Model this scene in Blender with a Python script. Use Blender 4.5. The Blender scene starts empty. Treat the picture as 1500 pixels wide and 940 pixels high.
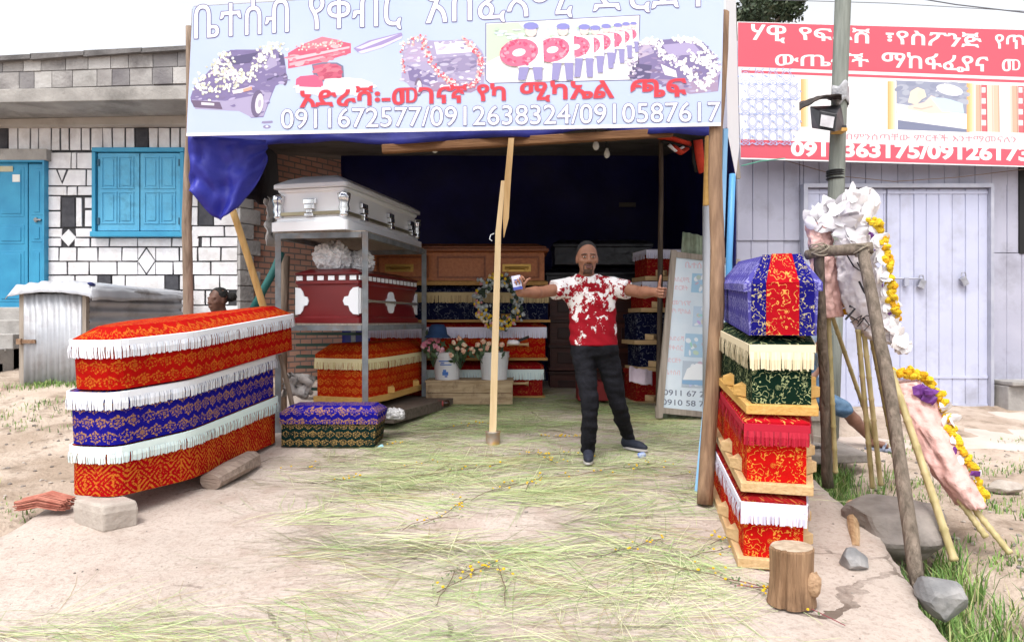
import bpy, bmesh, math, random
import numpy as np
from mathutils import Vector, Matrix, noise
R = math.radians
rnd = random.Random(7)
scene = bpy.context.scene
COL = scene.collection

# ------------------------------------------------------------------ camera, sky, sun, exposure
F, CZ = 1000.0, 1.12
cam_d = bpy.data.cameras.new('camera')
cam_d.sensor_width = 36; cam_d.lens = 24; cam_d.clip_start = 0.05; cam_d.clip_end = 500
cam = bpy.data.objects.new('camera', cam_d); COL.objects.link(cam)
cam.location = (0, 0, CZ); cam.rotation_euler = (R(90), 0, 0)
scene.camera = cam
SUN_EL, SUN_AZ = R(62), R(200)        # azimuth the light comes from, clockwise from +Y
world = bpy.data.worlds.new('World'); scene.world = world; world.use_nodes = True
wn, wl = world.node_tree.nodes, world.node_tree.links
sky = wn.new('ShaderNodeTexSky'); sky.sky_type = 'NISHITA'; sky.sun_disc = False
sky.sun_elevation = SUN_EL; sky.sun_rotation = SUN_AZ; sky.dust_density = 4.0; sky.air_density = 1.0
hs = wn.new('ShaderNodeHueSaturation'); hs.inputs['Saturation'].default_value = 0.16; hs.inputs['Value'].default_value = 2.1
wl.new(sky.outputs[0], hs.inputs['Color'])
bg = wn['Background']; bg.inputs['Strength'].default_value = 0.15
wl.new(hs.outputs[0], bg.inputs['Color'])
sun_d = bpy.data.lights.new('sun', 'SUN'); sun_d.energy = 1.3; sun_d.angle = R(14); sun_d.color = (1, .96, .9)
sun = bpy.data.objects.new('sun', sun_d); COL.objects.link(sun)
sdir = Vector((math.sin(SUN_AZ) * math.cos(SUN_EL), math.cos(SUN_AZ) * math.cos(SUN_EL), math.sin(SUN_EL)))
sun.rotation_euler = sdir.to_track_quat('Z', 'Y').to_euler()
vs = scene.view_settings
vs.view_transform = 'Standard'; vs.look = 'None'; vs.gamma = 1; vs.use_curve_mapping = False; vs.exposure = 0.12
scene.cycles.use_denoising = True
scene.cycles.max_bounces = 6; scene.cycles.diffuse_bounces = 4; scene.cycles.transparent_max_bounces = 6

# ------------------------------------------------------------------ helpers: pixels, ground
def P(px, py, Y):
    return Vector(((px - 750) / F * Y, Y, CZ - (py - 470) / F * Y))
def sm(t):
    t = max(0.0, min(1.0, t)); return t * t * (3 - 2 * t)
def plane(y):
    return 0.075 * (y - 5.5) if y < 8.6 else 0.2325 + 0.015 * (y - 8.6)
XR = [(-8, 1.2), (1.5, 1.62), (2.3, 1.70), (2.81, 1.82), (3.1, 1.86), (3.37, 1.97), (3.74, 2.05), (4.05, 2.18), (4.38, 2.15), (5.02, 2.23), (6, 2.3), (12, 2.3)]
XL = [(-8, -2.2), (2.5, -3.1), (3.95, -2.98), (4.72, -2.98), (5.5, -2.75), (6.5, -2.75), (12, -2.9)]
def interp(tab, y):
    for (a, b), (c, d) in zip(tab, tab[1:]):
        if y <= c: return b + (d - b) * (y - a) / (c - a)
    return tab[-1][1]
def xr(y): return interp(XR, y) + 0.05 * noise.noise((y * 5, 3.1, 0)) + 0.02 * noise.noise((y * 17, 9, 0))
def xl(y): return interp(XL, y) + 0.07 * noise.noise((y * 3, 7.7, 0))
def gz(x, y):
    p = plane(y); a, b = interp(XL, y), interp(XR, y)
    n = 0.035 * noise.noise((x * .8, y * .8, 0)) + 0.012 * noise.noise((x * 4, y * 4, 2))
    if x < a + .25:
        t = sm((a + .25 - x) / .5)
        return p + (1 - t) * -.14 + t * (-.005 + .33 * sm((-x - 3) / 1.8) * sm((y - 5.2) / 2.6) + n * 1.2)
    if x > b - .3:
        t = sm((x - b + .3) / .35); u = sm((x - b - .08) / .75)
        return p + (1 - t) * -.14 + t * (-.30 + .19 * u + n * (.4 + .9 * u) + .06 * sm((y - 5.5) / 2) * u)
    return p - .14
def sz(x, y):
    return plane(y) + .012 * noise.noise((x * .9, y * .9, 5)) + .004 * noise.noise((x * 5, y * 5, 1))

# ------------------------------------------------------------------ helpers: materials
MATS = {}
def newmat(name):
    m = bpy.data.materials.new(name); m.use_nodes = True
    return m, m.node_tree.nodes, m.node_tree.links, m.node_tree.nodes['Principled BSDF']
def rgba(c): return (c[0], c[1], c[2], 1)
def mat(name, c, c2=None, scale=6, rough=.75, bump=0, bscale=50, metal=0, detail=5, spec=.35, stretch=None, dirt=None, dscale=1.5, lo=.35, hi=.65, trans=0):
    if name in MATS: return MATS[name]
    m, n, l, b = newmat(name)
    b.inputs['Roughness'].default_value = rough; b.inputs['Metallic'].default_value = metal
    b.inputs['Specular IOR Level'].default_value = spec
    tc = n.new('ShaderNodeTexCoord'); co = tc.outputs['Object']
    if stretch:
        mp = n.new('ShaderNodeMapping'); mp.inputs['Scale'].default_value = stretch
        l.new(co, mp.inputs[0]); co = mp.outputs[0]
    out = None
    if c2 is not None:
        t = n.new('ShaderNodeTexNoise'); t.inputs['Scale'].default_value = scale; t.inputs['Detail'].default_value = detail
        l.new(co, t.inputs['Vector'])
        r = n.new('ShaderNodeValToRGB'); r.color_ramp.elements[0].position = lo; r.color_ramp.elements[1].position = hi
        r.color_ramp.elements[0].color = rgba(c); r.color_ramp.elements[1].color = rgba(c2)
        l.new(t.outputs['Fac'], r.inputs[0]); out = r.outputs[0]
    if dirt is not None:
        t2 = n.new('ShaderNodeTexNoise'); t2.inputs['Scale'].default_value = dscale; t2.inputs['Detail'].default_value = 8; t2.inputs['Roughness'].default_value = .65
        l.new(tc.outputs['Object'], t2.inputs['Vector'])
        r2 = n.new('ShaderNodeValToRGB'); r2.color_ramp.elements[0].position = .5; r2.color_ramp.elements[1].position = .72
        r2.color_ramp.elements[0].color = (0, 0, 0, 1); r2.color_ramp.elements[1].color = (1, 1, 1, 1)
        l.new(t2.outputs['Fac'], r2.inputs[0])
        mx = n.new('ShaderNodeMix'); mx.data_type = 'RGBA'; l.new(r2.outputs[0], mx.inputs[0])
        if out is None: mx.inputs[6].default_value = rgba(c)
        else: l.new(out, mx.inputs[6])
        mx.inputs[7].default_value = rgba(dirt); out = mx.outputs[2]
    if out is None: b.inputs['Base Color'].default_value = rgba(c)
    else: l.new(out, b.inputs['Base Color'])
    if bump:
        t3 = n.new('ShaderNodeTexNoise'); t3.inputs['Scale'].default_value = bscale; t3.inputs['Detail'].default_value = 6
        l.new(co, t3.inputs['Vector'])
        bp = n.new('ShaderNodeBump'); bp.inputs['Strength'].default_value = bump; bp.inputs['Distance'].default_value = .02
        l.new(t3.outputs['Fac'], bp.inputs['Height']); l.new(bp.outputs[0], b.inputs['Normal'])
    if trans:
        b.inputs['Transmission Weight'].default_value = trans
    MATS[name] = m
    return m
class NG:                                     # tiny maths-node writer
    def __init__(s, m): s.n, s.l = m.node_tree.nodes, m.node_tree.links
    def m(s, op, a, b=None, c=None):
        k = s.n.new('ShaderNodeMath'); k.operation = op
        for i, v in enumerate((a, b, c)):
            if v is None: continue
            if isinstance(v, (int, float)): k.inputs[i].default_value = v
            else: s.l.new(v, k.inputs[i])
        return k.outputs[0]
    def mix(s, f, a, b):
        k = s.n.new('ShaderNodeMix'); k.data_type = 'RGBA'
        for i, v in ((0, f), (6, a), (7, b)):
            if isinstance(v, (int, float)): k.inputs[i].default_value = v
            elif isinstance(v, tuple): k.inputs[i].default_value = rgba(v)
            else: s.l.new(v, k.inputs[i])
        return k.outputs[2]
def brocade(name, base, gold, cell=.075, amount=1.0, base2=None, rough=.55, style='rose'):
    """patterned cloth: rows of rosettes inside scallops, woven in a second thread"""
    if name in MATS: return MATS[name]
    m, n, l, b = newmat(name); g = NG(m)
    uv = n.new('ShaderNodeUVMap'); sp = n.new('ShaderNodeSeparateXYZ'); l.new(uv.outputs[0], sp.inputs[0])
    tn = n.new('ShaderNodeTexNoise'); tn.inputs['Scale'].default_value = 9; l.new(uv.outputs[0], tn.inputs['Vector'])
    wob = g.m('MULTIPLY', g.m('SUBTRACT', tn.outputs['Fac'], .5), .25)
    u = g.m('ADD', g.m('DIVIDE', sp.outputs[0], cell), wob)
    v = g.m('ADD', g.m('DIVIDE', sp.outputs[1], cell * .92), wob)
    row = g.m('FLOOR', v)
    u2 = g.m('ADD', u, g.m('MULTIPLY', g.m('MODULO', row, 2), .5))
    fu = g.m('SUBTRACT', g.m('FRACT', u2), .5); fv = g.m('SUBTRACT', g.m('FRACT', v), .5)
    r = g.m('SQRT', g.m('ADD', g.m('MULTIPLY', fu, fu), g.m('MULTIPLY', fv, fv)))
    th = g.m('ARCTAN2', fv, fu)
    pet = g.m('MULTIPLY', r, g.m('ADD', 1.0, g.m('MULTIPLY', g.m('COSINE', g.m('MULTIPLY', th, 6)), .13)))
    if style == 'rose':
        m1 = g.m('MULTIPLY', g.m('LESS_THAN', pet, .40), g.m('GREATER_THAN', g.m('ABSOLUTE', g.m('SUBTRACT', pet, .21)), .035))
        m1 = g.m('MULTIPLY', m1, g.m('GREATER_THAN', g.m('SINE', g.m('MULTIPLY', th, 10)), -.75))
        arc = g.m('SQRT', g.m('ADD', g.m('MULTIPLY', fu, fu), g.m('MULTIPLY', g.m('ADD', fv, .35), g.m('ADD', fv, .35))))
        m2 = g.m('MULTIPLY', g.m('LESS_THAN', g.m('ABSOLUTE', g.m('SUBTRACT', arc, .62)), .05), .8)
        mk = g.m('MAXIMUM', m1, m2)
    elif style == 'arrow':
        d = g.m('ADD', g.m('ABSOLUTE', fu), g.m('ABSOLUTE', fv))
        m1 = g.m('GREATER_THAN', g.m('SINE', g.m('MULTIPLY', d, 26)), .1)
        m2 = g.m('LESS_THAN', g.m('ABSOLUTE', fu), .05)
        mk = g.m('MAXIMUM', m1, m2)
    else:                                     # vine: loose tendrils and blossoms
        vn = n.new('ShaderNodeTexVoronoi'); vn.inputs['Scale'].default_value = 1.15 / cell; l.new(uv.outputs[0], vn.inputs['Vector'])
        d = vn.outputs['Distance']
        m1 = g.m('MULTIPLY', g.m('LESS_THAN', d, .27), g.m('GREATER_THAN', g.m('SINE', g.m('MULTIPLY', d, 52)), .1))
        nz = n.new('ShaderNodeTexNoise'); nz.inputs['Scale'].default_value = .95 / cell; nz.inputs['Detail'].default_value = 2; l.new(uv.outputs[0], nz.inputs['Vector'])
        m2 = g.m('LESS_THAN', g.m('ABSOLUTE', g.m('SUBTRACT', nz.outputs['Fac'], .5)), .014)
        m3 = g.m('LESS_THAN', g.m('ABSOLUTE', g.m('SUBTRACT', nz.outputs['Fac'], .62)), .009)
        mk = g.m('MAXIMUM', m1, g.m('MAXIMUM', m2, m3))
    t2 = n.new('ShaderNodeTexNoise'); t2.inputs['Scale'].default_value = 75; t2.inputs['Detail'].default_value = 3; l.new(uv.outputs[0], t2.inputs['Vector'])
    big = n.new('ShaderNodeTexNoise'); big.inputs['Scale'].default_value = 6; l.new(uv.outputs[0], big.inputs['Vector'])
    mk = g.m('MULTIPLY', mk, g.m('MULTIPLY', g.m('GREATER_THAN', g.m('ADD', t2.outputs['Fac'], g.m('MULTIPLY', g.m('SUBTRACT', big.outputs['Fac'], .5), .5)), .46), amount))
    t3 = n.new('ShaderNodeTexNoise'); t3.inputs['Scale'].default_value = 5; t3.inputs['Detail'].default_value = 4; l.new(uv.outputs[0], t3.inputs['Vector'])
    bc = g.mix(g.m('MULTIPLY', t3.outputs['Fac'], .9), base, base2 or tuple(x * .62 for x in base))
    l.new(g.mix(mk, bc, gold), b.inputs['Base Color'])
    b.inputs['Roughness'].default_value = .8; b.inputs['Specular IOR Level'].default_value = .04
    bp = n.new('ShaderNodeBump'); bp.inputs['Strength'].default_value = .7; bp.inputs['Distance'].default_value = .025
    t4 = n.new('ShaderNodeTexNoise'); t4.inputs['Scale'].default_value = 9; t4.inputs['Detail'].default_value = 5; l.new(uv.outputs[0], t4.inputs['Vector'])
    l.new(g.m('ADD', g.m('MULTIPLY', mk, .15), t4.outputs['Fac']), bp.inputs['Height']); l.new(bp.outputs[0], b.inputs['Normal'])
    MATS[name] = m
    return m
def wood(name, c, c2, axis=0, rough=.65, bump=.3, dirt=None):
    s = [14, 14, 14]; s[axis] = 1.2
    return mat(name, c, c2, scale=2.2, rough=rough, bump=bump, bscale=5, stretch=s, dirt=dirt, lo=.3, hi=.7)

# ------------------------------------------------------------------ helpers: meshes
class MB:
    def __init__(s): s.v, s.f, s.mi, s.uv = [], [], [], []
    def face(s, idx, mi=0, uv=None):
        s.f.append(tuple(idx)); s.mi.append(mi); s.uv.append(uv)
    def add(s, pts):
        k = len(s.v); s.v += [tuple(p) for p in pts]; return k
    def poly(s, pts, mi=0, uv=None):
        k = s.add(pts); s.face(range(k, k + len(pts)), mi, uv)
    def box(s, c, size, rot=None, mi=0):
        M = rot if rot is not None else Matrix.Identity(3)
        c = Vector(c); hx, hy, hz_ = (q / 2 for q in size)
        k = s.add([c + M @ Vector((x * hx, y * hy, z * hz_)) for z in (-1, 1) for x, y in ((-1, -1), (1, -1), (1, 1), (-1, 1))])
        for q in ((3, 2, 1, 0), (4, 5, 6, 7), (0, 1, 5, 4), (1, 2, 6, 5), (2, 3, 7, 6), (3, 0, 4, 7)):
            s.face([k + i for i in q], mi)
    def bar(s, a, b, w, h, mi=0, up=(0, 0, 1)):
        a, b = Vector(a), Vector(b); d = (b - a); L = d.length; z = d.normalized()
        x = Vector(up).cross(z)
        if x.length < 1e-3: x = Vector((1, 0, 0)).cross(z)
        x.normalize(); y = z.cross(x)
        s.box((a + b) / 2, (w, h, L), Matrix((x, y, z)).transposed(), mi)
    def loops(s, loops, mi=0, cap0=True, cap1=True, closed=True, uvs=None):
        n = len(loops[0]); ks = [s.add(lp) for lp in loops]
        for j in range(len(loops) - 1):
            a, b = ks[j], ks[j + 1]
            for i in range(n if closed else n - 1):
                i2 = (i + 1) % n; u = None
                if uvs: u = [uvs[j][i], uvs[j][i + 1], uvs[j + 1][i + 1], uvs[j + 1][i]]
                s.face((a + i, a + i2, b + i2, b + i), mi, u)
        if cap0: s.face([ks[0] + i for i in range(n)][::-1], mi, [(p[0], p[1]) for p in loops[0]][::-1])
        if cap1: s.face([ks[-1] + i for i in range(n)], mi, [(p[0], p[1]) for p in loops[-1]])
    def tube(s, pts, rad, seg=8, mi=0, wob=0, flat=1.0):
        pts = [Vector(p) for p in pts]; n = len(pts)
        if isinstance(rad, (int, float)): rad = [rad] * n
        dd = pts[-1] - pts[0]; ref = Vector((0, 1, 0)) if abs(dd.z) > .6 * dd.length else Vector((0, 0, 1)); lps = []
        for i, p in enumerate(pts):
            d = (pts[min(i + 1, n - 1)] - pts[max(i - 1, 0)]).normalized()
            x = ref.cross(d)
            if x.length < .1: x = Vector((1, 0, 0)).cross(d) if abs(d.x) < .9 else Vector((0, 1, 0)).cross(d)
            x.normalize(); y = d.cross(x)
            lps.append([p + (x * math.cos(t) + y * math.sin(t) * flat) * rad[i] * (1 + wob * noise.noise((p.x * 9 + math.cos(t) * 2, p.y * 9 + math.sin(t) * 2, p.z * 9)))
                        for t in (2 * math.pi * k / seg for k in range(seg))])
        s.loops(lps, mi)
    def lathe(s, c, prof, seg=20, mi=0, axis=None):
        c = Vector(c)
        s.loops([[c + Vector((r * math.cos(t), r * math.sin(t), z)) for t in (2 * math.pi * k / seg for k in range(seg))] for r, z in prof], mi)
    def ball(s, c, r, seg=8, mi=0, sq=(1, 1, 1), wob=0):
        c = Vector(c); rings = max(3, seg // 2); lps = []
        for j in range(rings + 1):
            t = math.pi * (.03 + .94 * j / rings)
            lp = []
            for k in range(seg):
                a = 2 * math.pi * k / seg
                d = Vector((math.sin(t) * math.cos(a) * sq[0], math.sin(t) * math.sin(a) * sq[1], -math.cos(t) * sq[2]))
                w = 1 + (wob * noise.noise(c * 31 + d * 3) if wob else 0)
                lp.append(c + d * r * w)
            lps.append(lp)
        s.loops(lps, mi)
    def grid(s, fn, nu, nv, mi=0, uvscale=None):
        k = s.add([fn(i / nu, j / nv) for j in range(nv + 1) for i in range(nu + 1)])
        for j in range(nv):
            for i in range(nu):
                a = k + j * (nu + 1) + i
                u = None
                if uvscale: u = [(x / nu * uvscale[0], y / nv * uvscale[1]) for x, y in ((i, j), (i + 1, j), (i + 1, j + 1), (i, j + 1))]
                s.face((a, a + 1, a + nu + 2, a + nu + 1), mi, u)
    def build(s, name, mats, parent=None, smooth=False, local=False, thick=0, bevel=0):
        me = bpy.data.meshes.new(name)
        off = Vector((0, 0, 0)) if (local or parent is None) else WLOC.get(parent.name, Vector((0, 0, 0)))
        me.from_pydata([tuple(Vector(p) - off) for p in s.v], [], s.f)
        if not isinstance(mats, (list, tuple)): mats = [mats]
        for m in mats: me.materials.append(m)
        me.polygons.foreach_set('material_index', s.mi)
        if any(u is not None for u in s.uv):
            ul = me.uv_layers.new(name='UVMap'); d = ul.data
            for p, u in zip(me.polygons, s.uv):
                for q, li in enumerate(p.loop_indices):
                    d[li].uv = u[q] if u else (me.vertices[me.loops[li].vertex_index].co.x, me.vertices[me.loops[li].vertex_index].co.y)
        if smooth: me.polygons.foreach_set('use_smooth', [True] * len(me.polygons))
        me.update()
        o = bpy.data.objects.new(name, me); COL.objects.link(o)
        if parent is not None: o.parent = parent
        WLOC[o.name] = off
        if thick:
            q = o.modifiers.new('solid', 'SOLIDIFY'); q.thickness = thick; q.offset = 0
        if bevel:
            q = o.modifiers.new('bevel', 'BEVEL'); q.width = bevel; q.segments = 2; q.limit_method = 'ANGLE'; q.angle_limit = R(40)
        return o
WLOC = {}
def tag(o, label, cat, group=None):
    o['label'] = label; o['category'] = cat
    if group: o['group'] = group
    return o
def thing(name, label, cat, loc=(0, 0, 0), rot=(0, 0, 0), group=None):
    o = bpy.data.objects.new(name, None); COL.objects.link(o); o.empty_display_size = .1
    o.location = loc; o.rotation_euler = rot
    WLOC[o.name] = Vector(loc)
    return tag(o, label, cat, group)
def kind(o, k): o['kind'] = k; return o

# flat artwork laid on a vertical sheet that runs between two depths
class Sheet:
    def __init__(s, xl_, yl, xr_, yr):
        s.a = Vector(((xl_ - 750) / F * yl, yl, 0)); s.b = Vector(((xr_ - 750) / F * yr, yr, 0))
        d = (s.b - s.a); s.n = Vector((d.y, -d.x, 0)).normalized()
        if s.n.y > 0: s.n = -s.n
        s.k = s.a.dot(s.n)
    def at(s, px, py, lay=0):
        d = Vector(((px - 750) / F, 1, -(py - 470) / F))
        Y = s.k / d.dot(s.n)
        p = d * Y; p.z += CZ
        return p + s.n * lay * .0003
def ell(cx, cy, rx, ry, n=14, rot=0):
    c, q = math.cos(rot), math.sin(rot)
    return [(cx + rx * math.cos(t) * c - ry * math.sin(t) * q, cy + rx * math.cos(t) * q + ry * math.sin(t) * c) for t in (2 * math.pi * i / n for i in range(n))]
def stroke(pts, w):
    L_, R_ = [], []
    for i, p in enumerate(pts):
        a, b = pts[max(i - 1, 0)], pts[min(i + 1, len(pts) - 1)]
        dx, dy = b[0] - a[0], b[1] - a[1]; q = math.hypot(dx, dy) or 1
        L_.append((p[0] - dy / q * w / 2, p[1] + dx / q * w / 2)); R_.append((p[0] + dy / q * w / 2, p[1] - dx / q * w / 2))
    return L_ + R_[::-1]
class Art:
    def __init__(s, sheet): s.s, s.mb, s.mats, s.lay = sheet, MB(), [], 1
    def mi(s, c, rough=.55):
        nm = 'print_%d_%d_%d' % tuple(int(q * 255) for q in c)
        m = mat(nm, c, rough=rough, spec=.3)
        if m not in s.mats: s.mats.append(m)
        return s.mats.index(m)
    def poly(s, pts, c, lay=None):
        if lay is None: lay = s.lay; s.lay += .2
        s.mb.poly([s.s.at(x, y, lay) for x, y in pts], s.mi(c))
    def dots(s, path, n, spread, r, cols):
        for i in range(n):
            t = rnd.random() * (len(path) - 1); k = int(t); t -= k
            a, b = path[k], path[k + 1]
            x = a[0] + (b[0] - a[0]) * t + rnd.gauss(0, spread); y = a[1] + (b[1] - a[1]) * t + rnd.gauss(0, spread)
            s.mb.poly([s.s.at(u, v, s.lay + rnd.random() * .8) for u, v in ell(x, y, r * rnd.uniform(.6, 1.2), r * rnd.uniform(.6, 1.2), 6, rnd.random())], s.mi(rnd.choice(cols)))
        s.lay += .9
    def mottle(s, poly_, n, r, cols):                  # blotchy tones of a printed photograph
        xs, ys_ = [p[0] for p in poly_], [p[1] for p in poly_]; k = 0
        while k < n:
            x, y = rnd.uniform(min(xs), max(xs)), rnd.uniform(min(ys_), max(ys_)); ins = False
            for (x1, y1), (x2, y2) in zip(poly_, poly_[1:] + poly_[:1]):
                if (y1 > y) != (y2 > y) and x < (x2 - x1) * (y - y1) / (y2 - y1) + x1: ins = not ins
            if ins: s.poly(ell(x, y, r * rnd.uniform(.8, 2.4), r * rnd.uniform(.3, .9), 7, rnd.uniform(-.5, .2)), rnd.choice(cols), s.lay + rnd.random() * 1.5)
            k += 1
        s.lay += 1.6
    def build(s, name, parent): return s.mb.build(name, s.mats, parent)
def glyphs(txt, offset=0.0):
    cu = bpy.data.curves.new('lettering', 'FONT'); cu.body = txt; cu.size = 1; cu.offset = offset; cu.resolution_u = 4
    o = bpy.data.objects.new('lettering', cu); COL.objects.link(o)
    bpy.context.view_layer.update()
    me = o.evaluated_get(bpy.context.evaluated_depsgraph_get()).to_mesh()
    v = [(q.co.x, q.co.y) for q in me.vertices]; f = [tuple(p.vertices) for p in me.polygons]
    o.evaluated_get(bpy.context.evaluated_depsgraph_get()).to_mesh_clear()
    bpy.data.objects.remove(o); bpy.data.curves.remove(cu)
    return v, f
def lettering(mb, at, txt, a, b, h, lay, mi=0, offset=0.0, ref=None, halo=0):
    """text from pixel a to pixel b along its baseline, its capitals h pixels high"""
    v, f = glyphs(txt, offset); v0, _ = glyphs(txt, 0.0)
    x0, x1 = min(p[0] for p in v0), max(p[0] for p in v0); y1 = max(p[1] for p in v0)
    y1 = ref or y1
    for i in range(12 if halo else 1):                   # a halo is the same letters laid round about
        ox, oy = (halo * math.cos(i * math.pi / 6), halo * math.sin(i * math.pi / 6)) if halo else (0, 0)
        k = mb.add([at(ox + a[0] + (x - x0) / (x1 - x0) * (b[0] - a[0]), oy + a[1] + (x - x0) / (x1 - x0) * (b[1] - a[1]) - y / y1 * h, lay + i * .08) for x, y in v])
        for q in f: mb.face([k + j for j in q], mi)

# ------------------------------------------------------------------ helpers: smooth bodies from a distance field
class Field:
    def __init__(s, lo, hi, h):
        s.lo, s.h = np.array(lo, float), h
        s.n = [int((b - a) / h) + 2 for a, b in zip(lo, hi)]
        s.f = np.full(s.n, 9.0, np.float32)
    def _win(s, lo, hi):
        a = [max(0, int((q - o) / s.h) - 1) for q, o in zip(lo, s.lo)]
        b = [min(n, int((q - o) / s.h) + 3) for q, o, n in zip(hi, s.lo, s.n)]
        sl = tuple(slice(x, y) for x, y in zip(a, b))
        g = np.meshgrid(*[s.lo[i] + s.h * np.arange(a[i], b[i]) for i in range(3)], indexing='ij')
        return sl, g
    def _mix(s, sl, d, k, cut):
        f = s.f[sl]; k = k or 1e-6
        a, b = (-f, d) if cut else (f, d)
        h = np.clip(.5 + .5 * (b - a) / k, 0, 1)
        q = b * (1 - h) + a * h - k * h * (1 - h)
        s.f[sl] = -q if cut else q
    def cone(s, a, b, ra, rb, k=.02, sy=1.0, cut=False):
        a, b = np.array(a, float), np.array(b, float); m = max(ra, rb) * max(1, sy) + 2 * k + .02
        sl, g = s._win(np.minimum(a, b) - m, np.maximum(a, b) + m)
        if 0 in s.f[sl].shape: return
        d = b - a; dd = float(d @ d) or 1e-9
        t = np.clip(sum((g[i] - a[i]) * d[i] for i in range(3)) / dd, 0, 1)
        dx, dy, dz = (g[i] - a[i] - d[i] * t for i in range(3))
        s._mix(sl, (np.sqrt(dx * dx + (dy / sy) ** 2 + dz * dz) - (ra + (rb - ra) * t)).astype(np.float32), k, cut)
    def ell(s, c, r, k=.015, cut=False, rot=None):
        c = np.array(c, float); m = max(r) + 2 * k + .02
        sl, g = s._win(c - m, c + m)
        if 0 in s.f[sl].shape: return
        q = [g[i] - c[i] for i in range(3)]
        if rot is not None: q = [sum(rot[j][i] * q[j] for j in range(3)) for i in range(3)]
        e = np.sqrt(sum((q[i] / r[i]) ** 2 for i in range(3)))
        e2 = np.sqrt(sum((q[i] / r[i] ** 2) ** 2 for i in range(3))) + 1e-6
        s._mix(sl, (e * (e - 1) / e2).astype(np.float32), k, cut)
    def cutz(s, z, above=False):
        zz = (s.lo[2] + s.h * np.arange(s.n[2]))[None, None, :]
        s.f = np.maximum(s.f, ((zz - z) if above else (z - zz)).astype(np.float32))
    def cutplane(s, p, n, r):
        sl, g = s._win(np.array(p) - r, np.array(p) + r)
        d = sum((g[i] - p[i]) * n[i] for i in range(3)); near = sum((g[i] - p[i]) ** 2 for i in range(3)) < r * r
        s.f[sl] = np.where(near, np.maximum(s.f[sl], d), s.f[sl]).astype(np.float32)
    def mesh(s):
        f = s.f; S = f < 0
        c = [S[i:f.shape[0] - 1 + i, j:f.shape[1] - 1 + j, k:f.shape[2] - 1 + k] for i in (0, 1) for j in (0, 1) for k in (0, 1)]
        tot = sum(q.astype(np.int8) for q in c); act = (tot > 0) & (tot < 8)
        idx = np.argwhere(act); ids = np.full(act.shape, -1, np.int64); ids[act] = np.arange(len(idx))
        crn = [(i, j, k) for i in (0, 1) for j in (0, 1) for k in (0, 1)]
        val = {q: f[idx[:, 0] + q[0], idx[:, 1] + q[1], idx[:, 2] + q[2]] for q in crn}
        acc = np.zeros((len(idx), 3)); cnt = np.zeros(len(idx))
        for q in crn:
            for ax in range(3):
                if q[ax]: continue
                w = list(q); w[ax] = 1; w = tuple(w)
                a, b = val[q], val[w]; x = (a < 0) != (b < 0); t = np.where(x, a / np.where(x, a - b, 1), 0)
                p = np.tile(np.array(q, float), (len(idx), 1)); p[:, ax] += t
                acc[x] += p[x]; cnt[x] += 1
        V = (idx + acc / cnt[:, None]) * s.h + s.lo
        faces = []
        for ax in range(3):
            a1, a2 = (ax + 1) % 3, (ax + 2) % 3
            A = np.take(S, range(0, S.shape[ax] - 1), ax); B = np.take(S, range(1, S.shape[ax]), ax)
            e = np.argwhere(A != B)
            e = e[(e[:, a1] > 0) & (e[:, a2] > 0) & (e[:, a1] < S.shape[a1] - 1) & (e[:, a2] < S.shape[a2] - 1)]
            if not len(e): continue
            fl = A[e[:, 0], e[:, 1], e[:, 2]]
            o1 = np.zeros(3, int); o1[a1] = 1; o2 = np.zeros(3, int); o2[a2] = 1
            q = [ids[tuple((e - d).T)] for d in (0 * o1, o1, o1 + o2, o2)]
            q = np.stack(q, 1); q[~fl] = q[~fl][:, ::-1]
            faces.append(q)
        return V, np.concatenate(faces)
def body(name, field, mats, parent, region=None, warp=None, smooth=2):
    V, Q = field.mesh()
    for _ in range(smooth):                   # light smoothing of the sampled surface
        acc = np.zeros_like(V); n = np.zeros(len(V))
        for i in range(4):
            for j in (1, 3):
                np.add.at(acc, Q[:, i], V[Q[:, (i + j) % 4]]); np.add.at(n, Q[:, i], 1)
        V = V * .5 + acc / n[:, None] * .5
    if warp is not None: V = warp(V)
    off = np.array(WLOC.get(parent.name, (0, 0, 0))) if parent else np.zeros(3)
    me = bpy.data.meshes.new(name); me.from_pydata((V - off).tolist(), [], Q.tolist())
    for m in (mats if isinstance(mats, list) else [mats]): me.materials.append(m)
    if region is not None:
        c = V[Q].mean(1); me.polygons.foreach_set('material_index', region(c).astype(int).tolist())
    me.polygons.foreach_set('use_smooth', [True] * len(me.polygons)); me.update()
    o = bpy.data.objects.new(name, me); COL.objects.link(o); o.parent = parent; WLOC[o.name] = Vector(off)
    return o
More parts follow.
